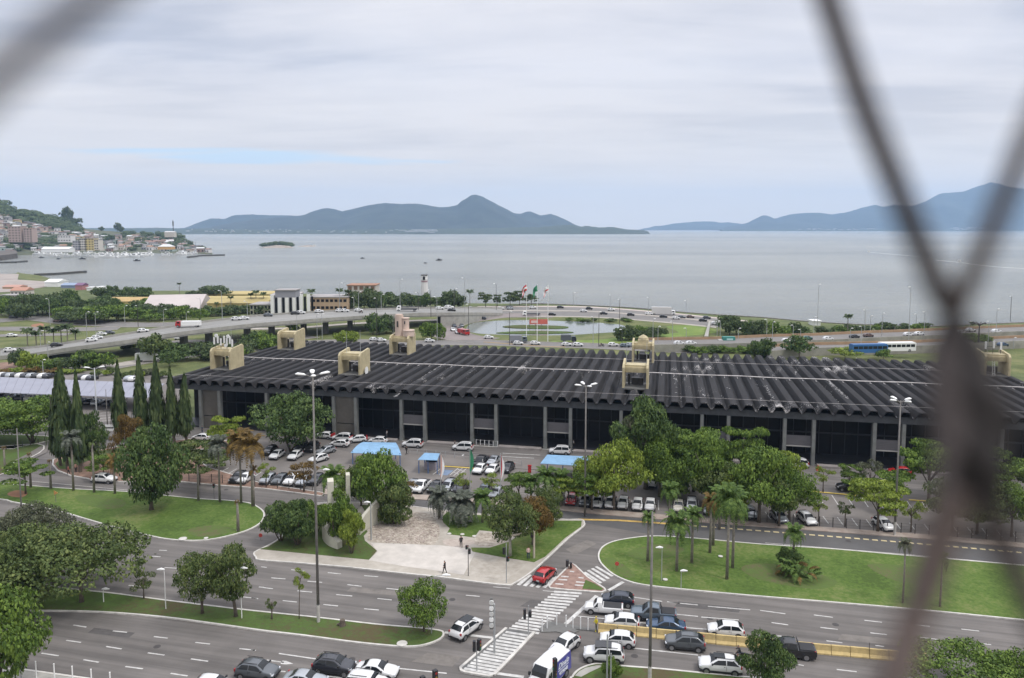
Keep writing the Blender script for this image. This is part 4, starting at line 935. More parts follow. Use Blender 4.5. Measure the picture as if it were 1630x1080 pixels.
house_box('roof_block', 'grey plant room standing on the pale office block', 'building', 438, 470, 474, 463, 8, mat('plant', (.25, .25, .28), .8), GR, zb=11)
b = house_box('beige_building', 'low beige brick building with a flat pale roof under the palms', 'building', 489, 553, 496, 474, 16, BG, GR, windows=(9, 2, 1.6, 1.4))
house_box('bare_frame_building', 'unfinished white and brown concrete building above the trees behind the palms', 'building', 553, 598, 480, 455, 14, mat('pale_wall', (.45, .42, .38), .8), TR, windows=(5, 3, 2.2, 2.2), wm=mat('brown_void', (.16, .1, .07), .9))
# yellow roofed warehouses
t = house_box('warehouse', 'yellow warehouse with a wide pale grey gabled roof', 'warehouse', 229, 311, 499, 494.5, 44, YWL, mat('pale_metal_roof', (.42, .37, .35), .6, var=.1, vscale=.08), 'gable', 6.5, R(12), over=1.0)
t = house_box('warehouse', 'lower yellow roofed wing in front of the grey gabled warehouse', 'warehouse', 238, 302, 500.5, 497, 9, YWL, YR, 'gable', 1.2, R(12), over=1.0)
t = house_box('warehouse', 'long yellow and ochre roofed warehouse behind the round tree', 'warehouse', 312, 425, 484, 479, 14, YWL, YR, 'gable', 2.2, R(3))
t = house_box('warehouse', 'long ochre roofed sheds left of the grey gabled warehouse', 'warehouse', 172, 300, 484, 480, 14, YWL, mat('ochre_roof', (.4, .28, .12), .8, var=.2, vscale=.1), 'gable', 2, R(2))
t = house_box('warehouse', 'farthest yellow roofed warehouse near the water', 'warehouse', 330, 436, 472.5, 469, 18, YWL, YR, 'gable', 1.5, R(2))
t = house_box('warehouse', 'yellow walled sheds behind small palms near the office block', 'warehouse', 330, 425, 496, 483, 14, YWL, YR, 'gable', 2.5)
t = house_box('low_building', 'pale olive building with small openings left of the office block', 'building', 398, 432, 502, 486, 14, mat('olive_wall', (.3, .3, .22), .8), GR, windows=(6, 2, 1, 1.6))
t = house_box('white_shed', 'white roofed shed by the water at the far left', 'shed', 71, 92, 457, 449.5, 14, WHITE, WHITE, 'gable', 2)
t = house_box('blue_building', 'small blue building beside a red shed by the left shore', 'building', 97, 122, 459, 454.5, 10, mat('blue_wall', (.2, .24, .34), .7), mat('blue_roof', (.22, .28, .38), .6), 'gable', 1.5)
t = house_box('red_shed', 'small pink and red shed beside the blue building', 'shed', 120, 131, 462, 454.5, 8, mat('pinkred_wall', (.4, .18, .18), .7), mat('purple_roof', (.16, .08, .15), .7), 'gable', 1.5)
t = house_box('white_house', 'white and terracotta house behind the left grove', 'house', 17, 41, 473, 463, 9, mat('cream_wall', (.5, .46, .42), .8), mat('terracotta', (.38, .2, .14), .8), 'gable', 2, windows=(4, 1, 1.2, 1.4))
t = house_box('low_shed', 'low terracotta roofed shed on the quay at the left edge', 'shed', 4, 30, 461, 457, 10, BG, mat('terracotta2', (.42, .24, .19), .8), 'gable', 1.2)
t = house_box('white_house', 'low pale house with a grey roof between the left grove and the shore', 'house', 0, 38, 478, 471, 9, mat('cream_wall', (.5, .46, .42), .8), GR, windows=(8, 1, 1.0, 1.8))
t = house_box('beach_kiosk', 'small white kiosk on the shore behind the right hedge', 'kiosk', 1294, 1306, 518.5, 512, 5, WHITE, WHITE)
for i, (a, b, y) in enumerate(((138, 146, 463), (150, 157, 464), (154, 163, 462))): house_box('white_shed', 'tiny white shed beside the dark shore trees', 'shed', a, b, y, y - 4.5, 6, WHITE, WHITE)
# striped lighthouse like beacon
p = G(676, 487); H = top_z(p, 676, 436); t = thing('white_beacon', 'tall slim white beacon tower rising above the round dark trees', 'tower', p)
MB().tube([(0, 0, 0), (0, 0, H * .82)], [2.6, 1.7], 12).build('shaft', mat('beacon_white', (.62, .6, .58), .7), t); MB().cyl((0, 0, H * .74), 1.9, .8, 12).build('gallery', mat('beacon_band', (.3, .2, .22), .7), t)
MB().cyl((0, 0, H * .82), 1.9, H * .12, 12).build('lantern', WHITE, t); MB().box((0, 0, H * .96), (3.6, 3.6, .4)).build('cap', DSTEEL, t); MB().box((0, -2, H * .87), (1.2, .3, 2)).build('window', GLASSD, t)

# ------------------------------------------------------------------ houses of the headland, boats
rs = random.Random(5)
WALLS = [('white', (.6, .58, .56)), ('cream', (.5, .46, .4)), ('salmon', (.38, .29, .25)), ('grey', (.32, .31, .31)), ('brick', (.26, .18, .15)), ('pale green', (.33, .4, .36)), ('yellow', (.5, .4, .18)), ('pink', (.46, .36, .34))]
ROOFS = [('terracotta', (.25, .16, .13)), ('grey', (.24, .23, .22)), ('dark', (.1, .095, .095)), ('orange', (.34, .21, .14)), ('white', (.55, .55, .54))]
WM = {n: mat('hill_%s_wall' % n.replace(' ', '_'), c, .85) for n, c in WALLS}; RM = {n: mat('hill_%s_roof' % n, c, .85) for n, c in ROOFS}
hm = MB().box((0, 0, -.5), (1, 1, 3)).mesh('wall', [WM['white']]); gm = MB().add([(-.56, -.56, 1), (.56, -.56, 1), (.56, .56, 1), (-.56, .56, 1), (-.56, 0, 1.3), (.56, 0, 1.3)], [(0, 1, 5, 4), (2, 3, 4, 5), (1, 2, 5), (3, 0, 4), (3, 2, 1, 0)]).mesh('roof', [RM['grey']])
winm = MB().box((-.25, -.51, .35), (.18, .03, .4)).box((.25, -.51, .35), (.18, .03, .4)).mesh('windows', [GLASSD])
def hillside(nn, xr, tr, seed):
    r_ = random.Random(seed); placed = []
    tries = 0
    while len(placed) < nn and tries < 6000:
        tries += 1; x = r_.uniform(*xr); tmax = .68 if x < 118 else (tr[1] if x < 150 else tr[1] * .9); t_ = r_.uniform(tr[0], tmax)
        p = hill_pt(x, t_)
        if p.z < .8 or any((p - q).length < 12 for q in placed): continue
        placed.append(p); wn = r_.choices([w[0] for w in WALLS], [7, 4, 2, 4, 2, 1, .5, 1.5])[0]; rn = r_.choices([w[0] for w in ROOFS], [4, 5, 3, 1, 1.5])[0]
        sx, sy, sz = r_.uniform(7, 13), r_.uniform(8, 12), r_.uniform(3.5, 7)
        band_ = 'high on hillside' if t_ > .5 else ('mid hillside' if t_ > .25 else 'low behind boats')
        h = thing('hillside_house', '%s house, %s roof, %s' % (wn, rn, band_), 'house', p, r_.uniform(-.5, .5), 'houses on the far headland')
        w = obj('wall', hm, h, (0, 0, 0), None, (sx, sy, sz)); recolor(w, WM[wn]); g = obj('roof', gm, h, (0, 0, 0), None, (sx, sy, sz)); recolor(g, RM[rn]); obj('windows', winm, h, (0, 0, 0), None, (sx, sy, sz))
hillside(175, (-60, 150), (.05, .74), 3); hillside(105, (150, 336), (.06, .72), 4)
for (x0, x1, yb, yt, label, c, nw) in ((14, 34, 386, 361, 'large salmon apartment block on the far left hillside', 'salmon', (4, 6)), (38, 52, 386, 364, 'narrower salmon apartment block beside the large one on the hillside', 'salmon', (3, 6)), (127, 137, 399, 380, 'cream striped apartment block next to the yellow one by the marina', 'cream', (3, 5)), (136, 150, 399, 380, 'bright yellow apartment block above the marina', 'yellow', (3, 5)), (116, 128, 399, 384, 'grey apartment block left of the yellow one above the marina', 'grey', (3, 4)), (150, 157, 398, 382, 'thin cream apartment block right of the yellow one', 'cream', (2, 4)), (92, 113, 386, 375, 'white block with pale green roof on the middle of the hillside', 'white', (5, 2))):
    house_box('apartment_block', label, 'apartment block', x0, x1, yb, yt, 14, WM[c], RM['grey'] if c != 'salmon' else RM['orange'], windows=(*nw, 2.2, 1.5), dist=1190 if yb > 395 else 1300)
house_box('boat_shed', 'long white arched boat shed behind the marina', 'shed', 66, 110, 402, 396.5, 16, WHITE, WHITE, 'gable', 3, dist=1165)
house_box('boat_shed', 'white and grey pavilion with a pyramid roof near the tip of the headland', 'shed', 251, 272, 397.5, 393, 16, mat('orange_wall', (.5, .3, .12), .8), RM['white'], 'hip', 4, dist=1230)
house_box('white_hall', 'white roofed hall on the crest of the headland below a mast', 'hall', 262, 277, 378, 370, 12, WM['cream'], RM['white'], 'gable', 2, dist=1520)
p = at_dist(276, 372, 1530); t = thing('radio_mast', 'slim radio mast on the crest of the headland', 'mast', p); MB().tube([(0, 0, -5), (0, 0, 27)], [.9, .5], 6).build('mast', DSTEEL, t); MB().box((0, 0, 20), (2.2, 2.2, 9)).build('antenna_head', CONCD, t)
hull = MB(); st = [(-1, .8, .35), (-.6, 1, .34), (.2, 1, .38), (.7, .6, .46), (1, .05, .55)]; vs = []
for x, w, z in st: vs += [(x, -w * .28, z), (x, -w * .18, -.1), (x, w * .18, -.1), (x, w * .28, z)]
fs = [(i * 4 + j, i * 4 + 4 + j, i * 4 + 5 + j, i * 4 + 1 + j) for i in range(4) for j in range(3)] + [(i * 4 + 3, i * 4 + 7, i * 4 + 4, i * 4) for i in range(4)] + [(0, 1, 2, 3)]
hull.add(vs, fs); hull.box((-.1, 0, .55), (.8, .34, .4)).box((-.15, 0, .58), (.6, .36, .12), 1); hullm = hull.mesh('boat', [WHITE, GLASSD])
mastm = hull.tube([(0, 0, .5), (0, 0, 3.0)], .025, 4, 1).mesh('sail_boat', [WHITE, GLASSD])
r_ = random.Random(9); marina = thing; k = 0
for i in range(96):
    x = r_.uniform(28, 322); yb = interp([(28, 404), (60, 407), (120, 409), (180, 411), (240, 410), (270, 407), (322, 405)], x) - r_.uniform(0, 5.5) * (1 if x < 260 else .6)
    p = G(x, yb, -1.2); sz = r_.uniform(5, 9.5); sail = r_.random() < .2
    o = obj('moored_boat', mastm if sail else hullm, None, p, (0, 0, r_.uniform(-.6, .6) + (math.pi if r_.random() < .5 else 0)), (sz, sz, sz * .8))
    side = 'at left end of marina' if x < 90 else ('in middle of marina' if x < 200 else 'near headland tip')
    tag(o, ('white bare masted boat ' if sail else 'white motor boat ') + side, 'boat', 'boats moored below the headland')
for (x, y, s_, lab, m_) in ((66, 411, 6, 'dark small boat in front of the marina at the left', 1), (93, 413, 5, 'dark low boat left of the boat pair in open water', 1), (131, 413, 7, 'dark fishing boat alone in front of the yellow block', 1), (218, 416, 7, 'grey boat alone in front of the marina', 1), (500, 391.5, 8, 'white boat beside the rock ledge', 0), (577, 412, 5, 'tiny dark boat in the middle of the bay', 1), (699, 415, 7, 'small dark boat in the bay below the round mountain', 1), (677, 419.5, 3.5, 'tiny dark buoy boat in the bay near the beacon', 1), (1195, 368.4, 22, 'far dark ship in front of the right mountains', 1), (1383, 401, 4, 'small white speedboat left of the wire with a wake', 0), (1527, 416, 5, 'small white speedboat right of the wire with a wake', 0)):
    s_ *= .62; o = obj('boat', hullm, None, G(x, y, -1.2), (0, 0, .3), (s_, s_, s_ * .8)); tag(o, lab, 'boat'); 
    if m_: recolor(o, mat('boat_dark', (.06, .06, .065), .6))
FOAM = mat('foam', (.55, .57, .56), .8)
for pts in ([(1384, 401), (1420, 404), (1470, 408)], [(1490, 413), (1527, 416.5)], [(1530, 417), (1580, 423), (1640, 427)]):
    P = spline([G(a, b) for a, b in pts], 6); struct('boat_wake', MB().ribbon(P, 2.2, -1.2, -1.1), FOAM)
# ------------------------------------------------------------------ trees
LM = dict(
    dark=leafmat('leaf_dark', (.017, .037, .011), (.064, .108, .03), (.155, .215, .06)),
    mid=leafmat('leaf_mid', (.022, .05, .01), (.094, .155, .026), (.22, .31, .055)),
    lime=leafmat('leaf_lime', (.055, .09, .012), (.17, .23, .032), (.33, .39, .065)),
    olive=leafmat('leaf_olive', (.024, .042, .012), (.085, .122, .034), (.19, .225, .07)),
    grey=leafmat('leaf_grey', (.03, .038, .022), (.09, .1, .055), (.17, .18, .11)),
    rust=leafmat('leaf_rust', (.06, .04, .012), (.14, .09, .025), (.25, .16, .04)),
    pine=leafmat('leaf_pine', (.014, .03, .01), (.044, .07, .022), (.1, .13, .045), .1),
    palm=leafmat('leaf_palm', (.028, .058, .012), (.08, .14, .028), (.17, .24, .055)),
    palmg=leafmat('leaf_palm_grey', (.04, .048, .035), (.1, .115, .085), (.2, .21, .17)),
    far=leafmat('leaf_far', (.025, .045, .019), (.066, .098, .036), (.135, .175, .065)))
def leafq(mb, p, nrm, s, r_):
    a = nrm.cross(Vector((r_.uniform(-1, 1), r_.uniform(-1, 1), r_.uniform(-1, 1)))).normalized(); b = nrm.cross(a).normalized()
    s1 = s * r_.uniform(.7, 1.3); s2 = s1 * r_.uniform(.5, .8); o = len(mb.v)
    mb.v += [tuple(p - a * s1), tuple(p + b * s2 - nrm * s1 * .15), tuple(p + a * s1), tuple(p - b * s2 - nrm * s1 * .15)]; mb.f.append((o, o + 1, o + 2, o + 3)); mb.m.append(0)
def crown(kind, seed, n=5200, leaf=.05):
    """unit crown: radius 1 across, z 0..1 (scaled to the tree's size)"""
    r_ = random.Random(seed); mb = MB(); cl = []
    spec = {'round': (30, (.22, .38)), 'broad': (56, (.18, .31)), 'tall': (38, (.2, .36)), 'sparse': (13, (.2, .32)), 'layer': (26, (.2, .34)), 'bush': (18, (.3, .42))}
    if kind == 'cone':
        nb = 300
        for k in range(nb):
            z = (k / nb) ** 1.1; rad = (1 - z) ** .8 * r_.uniform(.62, 1.12) * (1 if z > .12 else .5 + z * 4) + .06; a = k * 2.399 + r_.uniform(-.3, .3)
            if r_.random() < .1: continue
            for i in range(n // nb + int(rad * 14)):
                q = rad * r_.uniform(.12, 1); w = .1 * q + .05
                p = Vector((q * math.cos(a) + r_.uniform(-w, w), q * math.sin(a) + r_.uniform(-w, w), z + .03 * q + r_.uniform(-.008, .008)))
                leafq(mb, p, Vector((math.cos(a) * .5, math.sin(a) * .5, r_.uniform(.2, 1))).normalized(), leaf * r_.uniform(.5, 1.1), r_)
        return mb
    nc, rr = spec[kind]
    for i in range(nc):
        a = r_.uniform(0, 6.283); z = r_.uniform(-1, 1)
        k = math.sqrt(1 - z * z); f = r_.uniform(.45, .9)
        if kind == 'tall': c = Vector((k * math.cos(a) * f * (1.0 if z < .2 else .8), k * math.sin(a) * f * (1.0 if z < .2 else .8), z * .75))
        elif kind == 'broad': z = z * .5 + .25; c = Vector((math.cos(a) * f * 1.02 * math.sqrt(max(.1, 1 - z * z)), math.sin(a) * f * 1.02 * math.sqrt(max(.1, 1 - z * z)), z * .9 - .15 - f * .15))
        elif kind == 'layer': lv = r_.choice((-.55, -.15, .25, .6)); c = Vector((math.cos(a) * f * (1.1 - max(0, lv) * .6), math.sin(a) * f * (1.1 - max(0, lv) * .6), lv))
        else: c = Vector((k * math.cos(a) * f, k * math.sin(a) * f, z * f))
        cl.append((c, r_.uniform(*rr)))
    if kind != 'sparse': cl.append((Vector((0, 0, 0)), .48))
    per = n // len(cl)
    for c, rc in cl:
        tilt = r_.uniform(-.2, .2)
        for i in range(int(per * (rc / .33) ** 1.5)):
            d = Vector((r_.gauss(0, 1), r_.gauss(0, 1), r_.gauss(0, 1))).normalized()
            if d.z < -.5 and r_.random() < .6: continue
            q = c + Vector((d.x, d.y, d.z * (.42 if kind == 'layer' else .8))) * rc * (1.04 - .42 * r_.random() ** 2 + .3 * noise.noise(c * 5 + d * 2.2) + (.25 * r_.random() if r_.random() < .1 else 0))
            # hollow: leaves well inside another clump stay hidden, leave them out
            if any((q - c2).length < r2 * .62 for c2, r2 in cl if c2 is not c): continue
            nn = (d * .7 + Vector((r_.uniform(-.8, .8), r_.uniform(-.8, .8), r_.uniform(-.1, 1.0)))).normalized()
            leafq(mb, Vector((q.x, q.y, (q.z + 1) / 2)), nn, leaf, r_)
    return mb
def with_branches(mb, seed, n=5): return mb
CR = {}
def crown_mesh(kind, seed, hi=True):
    key = (kind, seed, hi)
    if key not in CR:
        n, lf = {'round': (11000, .034), 'broad': (24000, .026), 'tall': (14000, .034), 'sparse': (2600, .042), 'layer': (10000, .037), 'bush': (8000, .042), 'cone': (3000, .13)}[kind]
        if not hi: n, lf = n // 8, lf * 2.7
        CR[key] = crown(kind, seed, n, lf).mesh('crown', [LM['mid']])
    return CR[key]
TK = {}
def trunk_mesh(seed, h_tr, H, rad, spread, lean=0.0, limbs=5):
    r_ = random.Random(seed); mb = MB(); pts = [(0, 0, -.2), (lean * .2, 0, h_tr * .4), (lean * .6, .05, h_tr), (lean, 0, h_tr + (H - h_tr) * .55)]
    mb.tube(pts, [rad * 1.35, rad, rad * .8, rad * .3], 8)
    for k in range(limbs):
        a = k * 6.283 / limbs + r_.uniform(-.4, .4); z0 = h_tr * r_.uniform(.85, 1.15); e = spread * r_.uniform(.45, .75)
        x0 = lean * .6
        mb.tube([(x0, 0, z0), (x0 + e * .45 * math.cos(a), e * .45 * math.sin(a), z0 + (H - z0) * .35), (x0 + e * math.cos(a), e * math.sin(a), z0 + (H - z0) * r_.uniform(.5, .7))], [rad * .5, rad * .33, rad * .12], 6)
    return mb
def tree(x, yb, yt, w, kind, leaf, label, cat='tree', seed=1, hi=True, low=.32, bark=BARK, lean=0.0, z0=.1, group=None, name='tree', multi=1, rad=None, dy=0.0):
    p = G(x, yb, z0); H = max(1.2, top_z(p, x, yt) - z0); sc_ = F / (p.y * math.cos(TH) + CAMZ * math.sin(TH)); rw = w / sc_ / 2
    t = thing(name, label, cat, p, 0, group); hl = H * low
    rad = rad or max(.09, min(.45, H * .022))
    if multi > 1:
        r_ = random.Random(seed); mb = MB()
        for k in range(multi):
            a = k * 6.283 / multi + .4; mb.tube([(0, 0, -.2), (rw * .2 * math.cos(a), rw * .2 * math.sin(a), hl), (rw * .55 * math.cos(a), rw * .55 * math.sin(a), H * .7)], [rad, rad * .7, rad * .25], 6)
        mb.build('trunk', bark, t, smooth=True)
    else: trunk_mesh(seed, hl, H, rad, rw, lean).build('trunk', bark, t, smooth=True)
    c = obj('crown', crown_mesh(kind, (seed * 5 + int(x)) % 6, hi), t, (lean, 0, hl * .8), (0, 0, seed * 1.3), (rw * .93, rw * .93, (H - hl * .8)))
    recolor(c, LM[leaf]); return t
# palms
def frond_mesh(L, droop, seed, n=15, wid=.55, up=.5):
    r_ = random.Random(seed); mb = MB(); pts = []
    for i in range(n + 1):
        s_ = i / n; x = L * (s_ - .18 * droop * s_ * s_); z = up * L * .5 * math.sin(min(1.2, s_ * 1.3)) - droop * L * .72 * s_ ** 2.2
        pts.append(Vector((x, 0, z)))
    mb.tube(pts, [.05 * (1 - .8 * i / n) for i in range(n + 1)], 4)
    for i in range(1, n + 1):
        for sd in (-1, 1):
            for k in range(2):
                p = pts[i - 1].lerp(pts[i], k * .5 + .25); tg = (pts[i] - pts[i - 1]).normalized(); l_ = wid * (math.sin(math.pi * min(.97, (i / n) * .85 + .12)) + .15) * r_.uniform(.8, 1.15)
                q = p + Vector((tg.x * .45 * l_, sd * l_ * .85, -l_ * r_.uniform(.25, .75))); s2 = tg * .09
                o = len(mb.v); mb.v += [tuple(p - s2), tuple(p + s2), tuple(q + s2 * .3), tuple(q - s2 * .3)]; mb.f.append((o, o + 1, o + 2, o + 3)); mb.m.append(0)
    return mb
FRM = [frond_mesh(3.1, 1.25, 1, up=1.0).mesh('frond', [LM['palm']]), frond_mesh(3.0, 1.9, 2, up=1.1, wid=.7).mesh('frond', [LM['palm']]), frond_mesh(2.8, .7, 3, up=1.3).mesh('frond', [LM['palm']])]
def palm(x, yb, yt, w, leaf, label, group=None, nf=24, bark=BARKP, z0=.15, cut=False, droopy=1.0, rad=.17, plume=True, low=False, seed=0):
    p = G(x, yb, z0); H = max(1.5, top_z(p, x, yt) - z0); sc_ = F / (p.y * math.cos(TH) + CAMZ * math.sin(TH)); rw = w / sc_ / 2
    t = thing('palm_tree', label, 'palm tree', p, 0, group); ht = max(.3, H - rw * .62) if not cut else H
    r_ = random.Random(int(x) + seed); MB().tube([(0, 0, -.1), (.03, 0, ht * .5), (.0, .02, ht)], [rad * 1.25, rad, rad * .8], 8).build('trunk', bark, t, smooth=True)
    if cut:
        c = MB(); 
        for k in range(7): a = k * .9; c.tube([(0, 0, ht - .3), (.3 * math.cos(a), .3 * math.sin(a), ht + .1), (.4 * math.cos(a), .4 * math.sin(a), ht - .5)], [.09, .06, .02], 4)
        c.build('stub_fronds', LM['rust'], t); return t
    s_ = rw / 2.75
    for k in range(nf):
        a = k * 2.4 + r_.uniform(-.2, .2); el = r_.uniform(-.15, .75) if k % 3 else .95
        o = obj('frond', FRM[(k + 1) % 2 if k % 3 else 2], t, (0, 0, ht), (0, -el * .8 + .25, a), (s_, s_, s_ * droopy)); recolor(o, LM[leaf])
    return t
def far_palm(x, yb, yt, w, label, leaf='palm', group=None, z0=.05):
    if 'fp' not in CR:
        mb = MB()
        for k in range(14):
            f = frond_mesh(1.0, 1.3 if k % 3 else .5, k, n=7, wid=.28, up=1.2); M = Matrix.Rotation(k * 2.4, 4, 'Z') @ Matrix.Rotation(-.3, 4, 'Y')
            mb.add([M @ Vector(v) for v in f.v], f.f)
        CR['fp'] = mb.mesh('crown', [LM['palm']])
    p = G(x, yb, z0); H = max(2, top_z(p, x, yt) - z0); sc_ = F / (p.y + 5); rw = w / sc_ / 2
    t = thing('palm_tree', label, 'palm tree', p, 0, group); MB().tube([(0, 0, 0), (0, 0, H - rw * .5)], [.22, .15], 6).build('trunk', BARKP, t)
    c = obj('crown', CR['fp'], t, (0, 0, H - rw * .55), (0, 0, x), (rw, rw, rw)); recolor(c, LM[leaf]); return t

